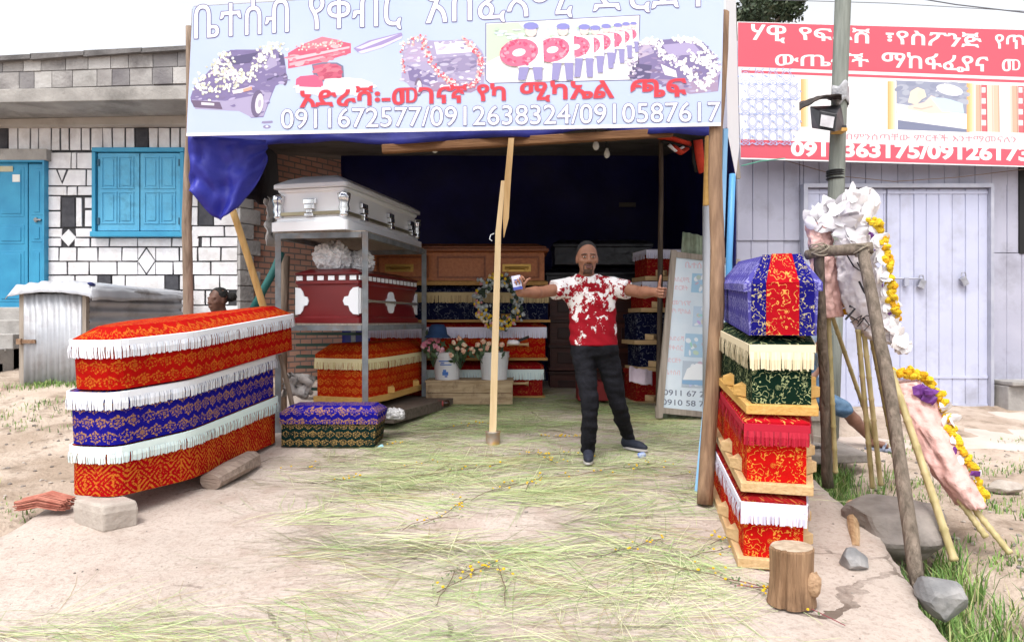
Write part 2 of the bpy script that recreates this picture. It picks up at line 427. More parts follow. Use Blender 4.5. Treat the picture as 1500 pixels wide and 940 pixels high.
# ------------------------------------------------------------------ ground
def concrete_mat():
    m, n, l, b = newmat('worn concrete'); g = NG(m)
    tc = n.new('ShaderNodeTexCoord'); co = tc.outputs['Object']
    def nz(sc, det=6, ro=.6):
        t = n.new('ShaderNodeTexNoise'); t.inputs['Scale'].default_value = sc; t.inputs['Detail'].default_value = det; t.inputs['Roughness'].default_value = ro
        l.new(co, t.inputs['Vector']); return t.outputs['Fac']
    def ramp(v, a, c):
        r = n.new('ShaderNodeMapRange'); r.inputs[1].default_value = a; r.inputs[2].default_value = c; l.new(v, r.inputs[0]); return r.outputs[0]
    big, mid, fine = nz(.7), nz(3.2, 8, .65), nz(38, 4)
    c1 = g.mix(ramp(big, .38, .62), (.50, .42, .37), (.41, .345, .30))
    c2 = g.mix(ramp(mid, .5, .72), c1, (.36, .28, .235))
    c3 = g.mix(g.m('MULTIPLY', ramp(fine, .50, .72), .6), c2, (.25, .195, .16))
    vo = n.new('ShaderNodeTexVoronoi'); vo.feature = 'DISTANCE_TO_EDGE'; vo.inputs['Scale'].default_value = .95
    mp = n.new('ShaderNodeMix'); mp.data_type = 'VECTOR'; mp.inputs[0].default_value = .22
    tn = n.new('ShaderNodeTexNoise'); tn.inputs['Scale'].default_value = 2.2; tn.inputs['Detail'].default_value = 6; l.new(co, tn.inputs['Vector'])
    l.new(co, mp.inputs[4]); l.new(tn.outputs['Color'], mp.inputs[5]); l.new(mp.outputs[1], vo.inputs['Vector'])
    speck = ramp(nz(90, 3), .60, .70)
    c3 = g.mix(g.m('MULTIPLY', speck, .55), c3, (.20, .155, .125))
    crack = g.m('MULTIPLY', g.m('LESS_THAN', vo.outputs['Distance'], .006), ramp(nz(1.3), .5, .6))
    l.new(g.mix(crack, c3, (.14, .105, .085)), b.inputs['Base Color'])
    b.inputs['Roughness'].default_value = .9; b.inputs['Specular IOR Level'].default_value = .2
    bp = n.new('ShaderNodeBump'); bp.inputs['Strength'].default_value = .8; bp.inputs['Distance'].default_value = .025
    l.new(g.m('SUBTRACT', g.m('ADD', mid, g.m('MULTIPLY', fine, .35)), crack), bp.inputs['Height']); l.new(bp.outputs[0], b.inputs['Normal'])
    return m
M_conc = concrete_mat()
M_dirt = mat('dry earth', (.33, .255, .195), (.50, .41, .34), scale=1.6, rough=.95, bump=1.0, bscale=34, detail=12, dirt=(.19, .14, .10), dscale=4.5, spec=.1)
ys = [-8, -3, 0, 1] + [1.6 + .07 * i for i in range(120)]
mb = MB(); rows = []
for y in ys:
    a, b = xl(y), xr(y)
    xs_ = [a + (b - a) * i / 60 for i in range(61)]
    rows.append([Vector((a - .02, y, plane(y) - .3))] + [Vector((x, y, sz(x, y) - (.012 if i in (0, 60) else 0))) for i, x in enumerate(xs_)] + [Vector((b + .01, y, plane(y) - .13)), Vector((b - .05, y, plane(y) - .5))])
k0 = [mb.add(r) for r in rows]
for j in range(len(rows) - 1):
    for i in range(len(rows[0]) - 1): mb.face((k0[j] + i, k0[j] + i + 1, k0[j + 1] + i + 1, k0[j + 1] + i))
kind(mb.build('concrete_slab', M_conc, smooth=True), 'structure')
def axis(a, b, fine0, fine1, st):
    r = [a + (fine0 - a) * (i / 12) ** .5 for i in range(12)]
    n = int((fine1 - fine0) / st); r += [fine0 + (fine1 - fine0) * i / n for i in range(n + 1)]
    return r + [fine1 + (b - fine1) * (i / 12) ** 2 for i in range(1, 13)]
gx, gy = axis(-60, 60, -7, 6.5, .1), axis(-25, 120, 1.5, 9.5, .1)
mb = MB(); k = mb.add([(x, y, gz(x, y)) for y in gy for x in gx]); w = len(gx)
for j in range(len(gy) - 1):
    for i in range(w - 1): mb.face((k + j * w + i, k + j * w + i + 1, k + (j + 1) * w + i + 1, k + (j + 1) * w + i))
kind(mb.build('dirt_ground', M_dirt, smooth=True), 'structure')
# pale trodden pavement in front of the gate
M_pave = mat('pale cement paving', (.56, .47, .42), (.47, .39, .34), scale=2, rough=.9, bump=.3, bscale=30, dirt=(.40, .32, .27), dscale=2.3)
mb = MB()
def pv(u, v):
    y = 6.15 + 1.95 * v + (.25 * noise.noise((u * 7, 2, 0)) if v == 0 else 0) - u * .25 * (1 - v); x = 2.85 + 6 * u
    return Vector((x, y, gz(x, y) * .25 + .75 * (.075 * (y - 5.5) - .09) + (.012 if v > 0 else -.09)))
mb.grid(pv, 40, 14); kind(mb.build('pavement', M_pave, smooth=True), 'structure')

# ------------------------------------------------------------------ block house on the left
M_wblock = mat('white painted block', (.80, .80, .82), (.68, .67, .70), scale=7, rough=.8, bump=.35, bscale=30, dirt=(.55, .52, .50), dscale=2.5)
M_mort = mat('black painted joint', (.035, .035, .04), (.06, .06, .065), scale=8, rough=.8, bump=.3)
M_dark = mat('charcoal painted block', (.045, .045, .055), (.075, .075, .085), scale=9, rough=.8, bump=.3)
M_gblk = mat('bare grey block', (.27, .255, .25), (.40, .385, .375), scale=2.6, rough=.95, bump=.6, bscale=30, dirt=(.15, .14, .14), dscale=2)
M_conc2 = mat('weathered concrete beam', (.29, .275, .26), (.40, .38, .36), scale=3, rough=.95, bump=.5, bscale=22, dirt=(.17, .16, .15), dscale=1.8)
M_soff = mat('stained soffit', (.42, .38, .34), (.52, .48, .44), scale=2.5, rough=.95, dirt=(.27, .23, .20), dscale=1.2)
M_blue = mat('sky blue gloss paint', (.075, .34, .55), (.11, .41, .62), scale=3, rough=.5, bump=.25, bscale=20, dirt=(.06, .25, .40), dscale=6)
M_blue2 = mat('deep blue door paint', (.025, .22, .40), (.04, .29, .48), scale=3, rough=.4, bump=.1)
M_blue3 = mat('blue frame paint', (.03, .25, .44), (.045, .31, .50), scale=3, rough=.45)
M_steel = mat('dull steel', (.35, .35, .36), (.22, .21, .2), scale=12, rough=.4, metal=.9)
M_black = mat('near black', (.012, .012, .013), rough=.6)
HY = 9.4
house = thing('house', 'blockwork house of white painted blocks with black joints and blue shutters', 'house', (-6, HY, .5))
mb = MB()                                           # rough wall behind the blocks
mb.box((-8.2, HY + .16, 2.3), (8.84, .3, 4.4)); 
mb.box((-8.2, HY + 2.2, 4.25), (8.84, 3.6, .2))
wall = mb.build('wall', M_mort, house)
def HP(px, py, off=0): return P(px, py, HY) * 1 + Vector((0, -off, 0))
def block(mb, x0, y0, x1, y1, off=.012, mi=0, jit=1):
    j = lambda: rnd.uniform(-.5, .5) * jit
    q = [(x0 + j(), y0 + j() * .6), (x1 + j(), y0 + j() * .6), (x1 + j(), y1 + j() * .6), (x0 + j(), y1 + j() * .6)]
    prism_px(mb, q, off, mi)
def prism_px(mb, q, off, mi=0, back=.004):
    cx = sum(p[0] for p in q) / len(q); cy = sum(p[1] for p in q) / len(q)
    inner = [(p[0] + (cx - p[0]) * .02, p[1] + (cy - p[1]) * .03) for p in q]
    o2 = off + rnd.uniform(-.003, .003)
    mb.loops([[HP(x, y, -back) for x, y in q][::-1], [HP(x, y, o2 * .7) for x, y in q][::-1], [HP(x, y, o2) for x, y in inner][::-1]], mi, cap0=False)
wb = MB(); db = MB(); gb = MB()
def row(y0, y1, xs, gap=2.1, dark=()):
    for a, b in zip(xs, xs[1:]):
        (lambda t: block(t, a + gap / 2, y0 + gap / 2, b - gap / 2, y1 - gap / 2))(db if any(d0 <= a < d1 for d0, d1 in dark) else wb)
row(187, 221, [-190, -172, -150, -135, -110, -92, -75, -52, -36, -20, -4, 13, 27, 45, 57, 76, 89, 102, 120, 133, 151, 165, 184, 198, 218, 232, 250, 264, 282, 297, 312, 330, 348], 2, dark=((-4, 13), (198, 218)))
L0, L1 = 70, 141
row(223, 248, [L0, 105, 113, L1]); row(248, 273, [L0, 127, L1]); row(273, 287, [L0, 99, 114, L1])
row(287, 309, [L0, 90]); row(309, 334, [L0, 90]); block(db, 91, 290, 110, 333); row(289, 333, [111, 121]); row(289, 306, [124, L1]); row(307, 333, [124, L1])
row(334, 348, [L0, 92]); row(348, 362, [L0, 91]); row(334, 348, [111, L1]); row(348, 362, [109, 133, 161, 202, 252, 279, 292])
q0 = [(101, 336), (112, 348), (101, 361), (89, 348)]; prism_px(wb, q0, .012)
V3 = [(83, 249), (92, 270), (101, 249)]
prism_px(db, V3, .016); prism_px(wb, [(86, 249.4), (92, 266), (98, 249.4)], .022)
row(362, 383, [L0, 87, 113, 144, 179, 203]); row(383, 403, [L0, 99, 131, 172, 203])
row(362, 383, [228, 263, 290, 324, 349]); row(383, 403, [228, 254, 278, 309, 349])
def dia(cx, cy, rx, ry):
    prism_px(wb, [(cx, cy - ry + 1.5), (cx + rx - 1.8, cy), (cx, cy + ry - 1.5), (cx - rx + 1.8, cy)], .014)
dia(215, 382.5, 14, 19)
for sx in (-1, 1):
    for sy in (-1, 1):
        x0 = 203 if sx < 0 else 228
        pts = [(x0, 382.5 + sy * 1), (x0, 382.5 + sy * 19.5), (215 + sx * 1.4, 382.5 + sy * 19.5), (215 + sx * 13.2, 382.5 + sy * 1.2)]
        prism_px(wb, pts if sx * sy > 0 else pts[::-1], .012)
row(403, 425, [L0, 110, 144, 164, 184, 242, 263, 284, 322, 349], dark=((144, 164), (242, 263)))
for i, (ya, yb) in enumerate(((425, 447), (447, 469), (469, 491), (491, 513), (513, 535))):
    row(ya, yb, [L0 + (0 if i % 2 else -14) + 35 * j for j in range(9)])
row(285, 303, [273, 291]); row(303, 331, [273, 291]); block(db, 292, 287, 312, 330); row(287, 309, [313, 349]); row(309, 331, [313, 349])
row(331, 347, [281, 329, 349]); row(347, 362, [295, 309, 349])
row(221, 255, [274, 300, 349]); row(255, 286, [274, 320, 349])
prism_px(wb, [(274, 335), (281, 338), (291, 347), (281, 357), (274, 360)][::1], .012)
# left of the door, past the picture's edge
for i in range(15):
    row(223 + 21 * i, 244 + 21 * i, [-330 + (i % 2) * 18 + 36 * j for j in range(9)])
wb.build('white_blocks', M_wblock, wall); db.build('dark_blocks', M_dark, wall)
# door
dr = MB(); dx0, dx1 = -62, 70
mb = MB()
for a, b in ((dx0, dx0 + 4), (2 + 43, 49), (66, 71)): pass
mb.box(HP(4, 229, .03), (1.35, .16, .15)); mb.build('lintel', M_conc2, house)
def panel_door(x0, x1, y0, y1, panels, base, m):
    mb = MB(); o = base
    c = (HP(x0, y0) + HP(x1, y1)) / 2
    mb.box(c + Vector((0, -o, 0)), ((x1 - x0) * HY / F, .03, (y1 - y0) * HY / F))
    for a, b, p, q in panels:                            # raised frames around sunken panels
        A, B = HP(a, p), HP(b, q); cc = (A + B) / 2
        mb.box(cc + Vector((0, -o - .0165, 0)), (abs(B.x - A.x), .008, abs(A.z - B.z)))
        mb.box(cc + Vector((0, -o - .024, 0)), (abs(B.x - A.x) - .08, .01, abs(A.z - B.z) - .08))
    return mb
door = panel_door(dx0, 44, 238, 451, [(-54, -6, 246, 318), (2, 39, 246, 318), (-54, -6, 330, 358), (2, 39, 330, 358), (-54, -6, 368, 442), (2, 39, 368, 442)], .03, M_blue).build('door', M_blue2, house, bevel=.004)
leaf = panel_door(45.5, 69, 241, 451, [(50, 66, 248, 316), (50, 66, 329, 355), (50, 66, 366, 442)], .03, M_blue).build('door', M_blue2, house, bevel=.004)
mb = MB(); mb.box(HP(60, 323, .065), (.1, .03, .02)); mb.box(HP(57, 323, .055), (.03, .03, .06)); mb.build('handle', M_steel, leaf)
mb = MB(); mb.box(HP(28.5, 262.5, .062), (.1, .004, .1)); mb.build('paper_notice', mat('paper', (.75, .74, .7)), door)
mb = MB(); mb.box(HP(12, 249, .062), (.22, .006, .075)); mb.build('number_plate', mat('yellowed plate', (.42, .38, .2), (.5, .47, .35), scale=9), door)
mb = MB()
mb.box((HP(-63.5, 345, .05)), (.03, .1, 2.03)); mb.box((HP(70.6, 345, .05)), (.025, .1, 2.03)); mb.box(HP(4, 238, .052), (1.28, .1, .03)); mb.build('door_frame', M_blue2, house)
mb = MB()
for i in range(5):
    zt = 1.12 - (451 - 470) / F * HY - .17 * i; mb.box((-7.9 + .9, HY - .16 - .28 * i - .1, zt - .45), (1.75, .28 + .12, .9))
    mb.box((-7.9 + .9, HY - .31 - .28 * i, zt + .002 - .02), (1.78, .03, .045))
mb.build('step', M_conc2, house, bevel=.01)
# window
win = MB()
A, B = HP(140.5, 218.5), HP(274, 348)
W_, H_ = B.x - A.x, A.z - B.z; cx, cz = (A.x + B.x) / 2, (A.z + B.z) / 2
win.box((cx, HY - .04, A.z - .03), (W_, .12, .06)); win.box((cx, HY - .05, B.z + .035), (W_ + .02, .15, .07))
win.box((A.x + .025, HY - .04, cz), (.05, .12, H_ - .13)); win.box((B.x - .025, HY - .04, cz), (.05, .12, H_ - .13))
wframe = win.build('window_frame', M_blue3, house, bevel=.006)
for s, (x0, x1) in enumerate(((147, 208), (209, 268.5))):
    mb = MB(); a, b = HP(x0, 226), HP(x1, 339); c = (a + b) / 2
    mb.box(c + Vector((0, -.05, 0)), (b.x - a.x - .006, .03, a.z - b.z))
    w2 = (x1 - x0)
    for i in range(2):
        for j in range(2):
            u0 = x0 + 7 + i * (w2 - 12) / 2; p0 = 232 + j * 51
            p, q = HP(u0, p0), HP(u0 + w2 / 2 - 10, p0 + 45); cc = (p + q) / 2
            sw, sh = q.x - p.x, p.z - q.z
            for (ox, oz, ww, hh) in ((0, sh / 2, sw + .03, .02), (0, -sh / 2, sw + .03, .02), (-sw / 2, 0, .02, sh - .02), (sw / 2, 0, .02, sh - .02)):
                mb.box(cc + Vector((ox, -.07, oz)), (ww, .012, hh))
            mb.box(cc + Vector((0, -.069, 0)), (sw - .07, .012, sh - .07))
    sh_ = mb.build('shutter', M_blue, wframe, bevel=.003)
    e = 149 if s == 0 else 267
    for yy in (240, 325):
        mb = MB(); mb.box(HP(e, yy, .072), (.03, .02, .09)); mb.build('hinge', mat('blue black hinge', (.03, .1, .16)), sh_)
# eave slab, beam and parapet (front face stands 0.8 m out from the wall)
PY = 8.6
mb = MB()
def slab_px(mb, q, Y0, Y1, mi=0):
    mb.loops([[P(x, y, Y0) for x, y in q], [P(x, y, Y0) + Vector((0, Y1 - Y0, 0)) for x, y in q]], mi)
slab_px(mb, [(-620, 162), (392, 124), (392, 143.5), (-620, 168)][:0] or [(-420, 139), (392, 122.5), (392, 143.5), (-420, 158)], PY, 9.7)
mb.build('eave_beam', M_conc2, house, bevel=.01)
mb = MB(); slab_px(mb, [(-380, 182), (345, 168), (345, 181), (-380, 187)], 9.25, 9.45); mb.build('cornice', M_soff, house)
mb = MB()
for r_, (l0, l1, r0, r1) in enumerate(((88, 105.5, 74, 96.5), (107, 131, 97.8, 121.5))):
    x = -420 + r_ * 13
    while x < 392:
        w2 = rnd.choice((22, 26, 30, 33, 36)); x2 = x + w2
        t0, t1 = (x + 0) / 280, x2 / 280
        f = lambda a, b, t: a + (b - a) * t
        slab_px(mb, [(x + .5, f(l0, r0, t0)), (x2 - .5, f(l0, r0, t1)), (x2 - .5, f(l1, r1, t1)), (x + .5, f(l1, r1, t0))], PY + .012 + rnd.uniform(-.008, .01), PY + .2, rnd.choice((0, 0, 1, 2)))
        x = x2
slab_px(mb, [(-420, 108), (392, 70), (392, 122), (-420, 143)], PY + .03, PY + .18, 2)
mb.build('parapet', [M_gblk, mat('pale grey block', (.38, .365, .36), (.5, .485, .47), scale=3, rough=.95, bump=.5, bscale=30, dirt=(.22, .21, .2)), mat('dark damp block', (.16, .15, .16), (.26, .25, .25), scale=3, rough=.95, bump=.5, bscale=30)], house)
mb = MB()
x = -420
while x < 395:
    x2 = x + rnd.uniform(60, 90); f = lambda t: 82 - 15.5 * (t / 280) + rnd.uniform(-.8, .8)
    slab_px(mb, [(x, f(x) - 1), (x2, f(x2)), (x2, f(x2) + 6), (x, f(x) + 7)], PY - .05, PY + .35); x = x2 - 1
mb.build('coping', mat('dark coping', (.10, .095, .095), (.2, .19, .19), scale=4, rough=.9, bump=.5), house)
# side wall: grey block pier then red brick, running back beside the stall
def brick_mat():
    m, n, l, b = newmat('old red brick')
    uv = n.new('ShaderNodeUVMap'); t = n.new('ShaderNodeTexBrick'); l.new(uv.outputs[0], t.inputs['Vector'])
    t.inputs['Scale'].default_value = 1; t.inputs['Brick Width'].default_value = .21; t.inputs['Row Height'].default_value = .085; t.inputs['Mortar Size'].default_value = .011
    t.inputs['Color1'].default_value = (.46, .17, .10, 1); t.inputs['Color2'].default_value = (.58, .28, .18, 1); t.inputs['Mortar'].default_value = (.09, .075, .065, 1)
    n2 = n.new('ShaderNodeTexNoise'); n2.inputs['Scale'].default_value = 5; n2.inputs['Detail'].default_value = 7; l.new(uv.outputs[0], n2.inputs['Vector'])
    g = NG(m); l.new(g.mix(g.m('MULTIPLY', n2.outputs['Fac'], .6), t.outputs['Color'], (.42, .36, .33)), b.inputs['Base Color']); b.inputs['Roughness'].default_value = .95
    bp = n.new('ShaderNodeBump'); bp.inputs['Strength'].default_value = .8; bp.inputs['Distance'].default_value = .02
    l.new(g.m('SUBTRACT', n2.outputs['Fac'], g.m('MULTIPLY', t.outputs['Fac'], 2)), bp.inputs['Height']); l.new(bp.outputs[0], b.inputs['Normal'])
    return m
M_brick = brick_mat()
a, b_ = Vector((-3.775, HY + .02, 0)), Vector((-2.50, HY + 1.92, 0))
d = (b_ - a).normalized(); nrm = Vector((d.y, -d.x, 0)); Lw = (b_ - a).length
mb = MB()
p = [a, a + d * (Lw + .6), a + d * (Lw + .6) - nrm * .25, a - nrm * .25]
u = [0, Lw + .6]
for i in range(4):
    q, w2 = p[i], p[(i + 1) % 4]; ln = (w2 - q).length
    mb.poly([q + Vector((0, 0, 0)), w2 + Vector((0, 0, 0)), w2 + Vector((0, 0, 4)), q + Vector((0, 0, 4))], 0, [(0, 0), (ln, 0), (ln, 4), (0, 4)])
mb.build('brick_wall', M_brick, house)
mb = MB()
for i in range(18):
    z = .1 + .215 * i; L2 = .33 if i % 2 else .22
    c = a + d * (L2 / 2 - .02) + nrm * (-.05 + .035); c.z = z + .105
    mb.box(c, (L2, .16, .204), Matrix((d, -nrm, Vector((0, 0, 1)))).transposed(), 0)
mb.build('corner_pier', M_gblk, house, bevel=.006)

# ------------------------------------------------------------------ lilac sheet-metal building on the right
M_lil = mat('lilac painted sheet metal', (.37, .37, .46), (.42, .42, .51), scale=2, rough=.55, bump=.12, bscale=9, dirt=(.25, .245, .29), dscale=1.6)
M_lil2 = mat('pale lilac gate paint', (.47, .49, .64), (.52, .54, .69), scale=2, rough=.5, bump=.1, bscale=9, dirt=(.36, .365, .45), dscale=1.8)
M_lil3 = mat('grey lilac frame', (.34, .35, .43), (.42, .43, .50), scale=6, rough=.55)
GY = 8.05
shop = thing('metal_building', 'lilac sheet metal building with wide ribbed gate behind the flower wreaths', 'building', (4.5, GY, .1))
def ribbed(mb, x0, x1, y0, y1, Y, pitch, depth=.012, mi=0):
    """standing sheet with narrow grooves"""
    a, b = P(x0, y0, Y), P(x1, y1, Y); prof = []
    x = a.x
    while x < b.x - .01:
        e = min(x + pitch * rnd.uniform(.93, 1.07), b.x); o = rnd.uniform(-.003, .003)
        prof += [(x, depth), (x + .006, 0 + o), (e - .006, 0 + o), (e, depth)]; x = e
    f = [Vector((q, Y + w2, b.z)) for q, w2 in prof]; t = [Vector((q, Y + w2, a.z)) for q, w2 in prof]
    k = mb.add(f + t); n = len(f)
    for i in range(n - 1): mb.face((k + i, k + i + 1, k + n + i + 1, k + n + i), mi)
mb = MB(); ribbed(mb, 1055, 1177, 60, 352, GY, .185); mb.box(((P(1055, 0, GY).x + P(2000, 0, GY).x) / 2, GY + 1.2, 1.75), (P(2000, 0, GY).x - P(1055, 0, GY).x, 2.2, 4.5))
ribbed(mb, 1055, 1177, 320, 602, GY + .014, .185)
ribbed(mb, 1177, 1490, 60, 271, GY, .185); ribbed(mb, 1452, 1492, 200, 370, GY, .185); ribbed(mb, 1452, 1700, 371, 560, GY - .012, .185)
ribbed(mb, 1505, 1700, 60, 371, GY, .185)
mb.build('wall', M_lil, shop)
gate = MB()
g0, g1 = P(1176, 271, GY - .06), P(1450, 598, GY - .06)
mb = MB()
for (x0, y0, x1, y1) in ((1175, 270, 1181, 600), (1447.5, 270, 1452, 600)):
    p, q = P(x0, y0, GY - .06), P(x1, y1, GY - .06); mb.box((p + q) / 2, (q.x - p.x, .1, p.z - q.z))
p, q = P(1181, 270, GY - .06), P(1447.5, 275.5, GY - .06); mb.box((p + q) / 2, (q.x - p.x, .1, p.z - q.z))
gate = mb.build('gate', M_lil3, shop)
for x0, x1, hh in ((1182, 1298, 0), (1299.5, 1447, 1)):
    mb = MB(); ribbed(mb, x0, x1, 277, 596, GY - .05, .155, .016)
    for yy in ((282, 552, 593) if hh else (282, 593)):
        p, q = P(x0 + .5, yy - 2, GY - .055), P(x1 - .5, yy + 2, GY - .055); mb.box((p + q) / 2, (q.x - p.x, .012, .032))
    gl = mb.build('gate_leaf', M_lil2, gate)
mb = MB(); mb.tube([P(1305, 408, GY - .085), P(1352, 408, GY - .085)], .012, 6); mb.box(P(1327, 413, GY - .085), (.05, .04, .1)); mb.build('bolt', M_lil3, gl)
M_lock = mat('padlock metal', (.45, .45, .5), (.3, .3, .33), scale=20, rough=.4, metal=.6)
for px, py, an in ((1350, 416, .4), (1412, 412, -.5)):
    mb = MB(); mb.box(P(px, py, GY - .09), (.07, .04, .1), Matrix.Rotation(an, 3, 'Y')); mb.tube([P(px - 4, py - 7, GY - .09), P(px - 3, py - 13, GY - .09), P(px + 2, py - 13, GY - .09), P(px + 3, py - 6, GY - .09)], .008, 6)
    mb.build('padlock', M_lock, gl, bevel=.006)
mb = MB()
p, q = P(1452, 562, GY), P(1720, 604, GY); mb.box(((p.x + q.x) / 2, GY - .1, (p.z + q.z) / 2 - .05), (q.x - p.x, .36, p.z - q.z + .1)); mb.box(((p.x + q.x) / 2, GY - .14, p.z + .03), (q.x - p.x, .42, .05))
mb.build('plinth', M_conc2, shop, bevel=.012)
mb = MB(); p, q = P(1492, 215, GY), P(1505, 372, GY); mb.box(((p.x + q.x) / 2, GY - .004, (p.z + q.z) / 2), (q.x - p.x, .03, p.z - q.z)); mb.build('gap_shadow', M_black, shop)  # near black panel, the opening's inner shadow put into its colour
mb = MB(); p, q = P(1181, 599, GY - .1), P(1452, 606, GY - .1); mb.box(((p.x + q.x) / 2, GY - .12, (p.z + q.z) / 2 - .05), (q.x - p.x, .2, .14)); mb.build('threshold', M_conc2, shop)
# ------------------------------------------------------------------ tin shed
M_tin = mat('galvanised sheet', (.33, .34, .37), (.45, .46, .49), scale=2.2, rough=.5, bump=.15, bscale=14, metal=.25, dirt=(.24, .22, .22), dscale=2.6)
M_tin2 = mat('weathered roof sheet', (.40, .41, .45), (.56, .57, .60), scale=3, rough=.5, bump=.2, bscale=14, metal=.2, dirt=(.24, .23, .24), dscale=3)
M_oldw = wood('grey old timber', (.24, .20, .165), (.38, .33, .28), axis=2, rough=.9)
SY = 7.4
sa, sb = P(31, 575, SY), P(128, 575, SY)
shed = thing('tin_shed', 'small galvanised tin shed with corrugated sides and bent sheet roof', 'shed', tuple((sa + sb) / 2))
z0, z1 = .30, 1.12 + (470 - 428) / F * SY + .02
def corr(mb, o, dx, dz, nx, amp, pitch, off):
    """sheet from corner o along dx and dz, waves run across dx"""
    L = dx.length; n = int(L / pitch * 6); f, t = [], []
    for i in range(n + 1):
        s_ = i / n * L; w2 = amp * math.sin(2 * math.pi * s_ / pitch)
        f.append(o + dx * (i / n) + off * w2); t.append(o + dz + dx * (i / n) + off * w2)
    k = mb.add(f + t)
    for i in range(n): mb.face((k + i, k + i + 1, k + n + 2 + i, k + n + 1 + i))
up = Vector((0, 0, 1)); sd = Vector((.17, 1.75, 0)); fr = Vector((0, -1, 0))
mb = MB(); corr(mb, Vector((sb.x, SY + .02, z0 - .1)), Vector((0, 0, z1 - z0 + .1)), sd, 0, .018, .11, Vector((1, -.1, 0)))
mb.build('side_wall', mat('side sheet', (.40, .41, .44), (.52, .53, .56), scale=2, rough=.5, metal=.3, dirt=(.3, .29, .29), dscale=3), shed, smooth=True)
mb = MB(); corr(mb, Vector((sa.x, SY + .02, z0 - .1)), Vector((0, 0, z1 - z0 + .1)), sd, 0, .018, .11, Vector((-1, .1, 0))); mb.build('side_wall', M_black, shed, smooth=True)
mb = MB(); mb.poly([Vector((sa.x, SY, z0)) + sd, Vector((sb.x, SY, z0)) + sd, Vector((sb.x, SY, z1)) + sd, Vector((sa.x, SY, z1)) + sd]); mb.build('rear_wall', M_tin, shed, thick=.01)
mb = MB()
k = []
for i in range(45):
    t = i / 44; x = sa.x + .06 + (sb.x - sa.x - .1) * t; w2 = .006 * math.sin(t * 60) + (.008 if i % 9 < 2 else 0)
    k.append((x, SY - .03 - w2))
mb.loops([[Vector((x, y, z0 + .02 - .03 * i / 44)) for i, (x, y) in enumerate(k)], [Vector((x, y, z1 - .04)) for x, y in k]], closed=False, cap0=False, cap1=False)
sdoor = mb.build('door', M_tin, shed, smooth=True, thick=.012)
mb = MB(); mb.box((sa.x + .1, SY - .06, .9), (.19, .02, .04)); mb.box((sa.x + .03, SY - .07, .9), (.05, .03, .06)); mb.build('latch', mat('rusty latch', (.18, .10, .06), (.3, .2, .13), scale=30, rough=.8), sdoor)
for x in (sa.x + .025, sb.x - .02):
    mb = MB(); mb.box((x, SY, (z0 + z1) / 2 - .03), (.05, .06, z1 - z0 + .06)); mb.build('post', M_oldw, shed)
mb = MB(); nx, ny = 40, 14
def rf(u, v):
    x = sa.x - .1 + (sb.x - sa.x + .2) * u; y = SY - .12 + 1.95 * v
    z = z1 + .05 + .05 * math.sin(math.pi * u) - (.12 if v == 0 else 0) - .015 * v + .012 * math.sin(u * 42) * (v > 0) + .015 * noise.noise((u * 5, v * 4, 1)) + (-.03 if u in (0, 1) else 0)
    return Vector((x + .17 * v, y - (.0 if v else -.02), z))
mb.grid(rf, nx, ny)
def rs(u, v):                                            # sheet folded down over the side
    y = SY - .1 + 1.95 * v; x = sb.x + .1 + .17 * v + .015 * math.sin(v * 9)
    return Vector((x + .02 * u, y, z1 + .035 - .02 * v - (.06 + .09 * (1 - v)) * u + .02 * noise.noise((v * 6, u, 4))))
mb.grid(rs, 3, 16)
mb.build('roof', M_tin2, shed, smooth=True, thick=.008)
tag(MB().build('x', M_black) if False else (lambda m: (m.tube([P(132, 419, 7.35) + Vector((.0, 0, .03)), P(140, 420, 7.5), P(152, 424, 7.6), P(158, 431, 7.7)], [.03, .04, .045, .03], 8, flat=.5), m.build('rag', mat('navy rag', (.03, .035, .12), (.05, .06, .2), scale=20, rough=.9, bump=.6), smooth=True))[1])(MB()), 'navy rag lying on the tin shed roof', 'rag')

# ------------------------------------------------------------------ coffins
ROUND = [0]
def soften(pts):
    if not ROUND[0]: return pts
    o = []; n = len(pts)
    for i in range(n):
        p, a, b = Vector(pts[i]), Vector(pts[i - 1]), Vector(pts[(i + 1) % n]); d1, d2 = (a - p), (b - p); r = min(ROUND[0], d1.length * .35, d2.length * .35)
        A, B = p + d1.normalized() * r, p + d2.normalized() * r
        for t in (0, .25, .5, .75, 1): q = A * (1 - t) ** 2 + p * 2 * t * (1 - t) + B * t * t; o.append((q.x, q.y))
    return o
def outline(L, h0, h1, h2, s, off=0.0):
    """hexagonal plan: near half-width h0 at y=0, h1 at y=s, far h2 at y=L, offset outwards"""
    pts = [(h0, 0), (h1, s), (h2, L), (-h2, L), (-h1, s), (-h0, 0)]
    if not off: return soften(pts)
    n = len(pts); o = []
    for i in range(n):
        p, a, b = Vector(pts[i]), Vector(pts[i - 1]), Vector(pts[(i + 1) % n])
        d1, d2 = (p - a).normalized(), (b - p).normalized(); n1, n2 = Vector((d1.y, -d1.x)), Vector((d2.y, -d2.x))
        m = (n1 + n2).normalized(); q = p + m * off / max(.4, m.dot(n1)); o.append((q.x, q.y))
    return soften(o)
def walls(mb, o0, z0, o1, z1, mi=0, cap=True, div=1):
    n = len(o0); u = 0
    for i in range(n):
        a, b = Vector(o0[i]), Vector(o0[(i + 1) % n]); c, d = Vector(o1[i]), Vector(o1[(i + 1) % n]); L = (b - a).length
        mb.poly([(a.x, a.y, z0), (b.x, b.y, z0), (d.x, d.y, z1), (c.x, c.y, z1)], mi, [(u, z0), (u + L, z0), (u + L, z1), (u, z1)]); u += L
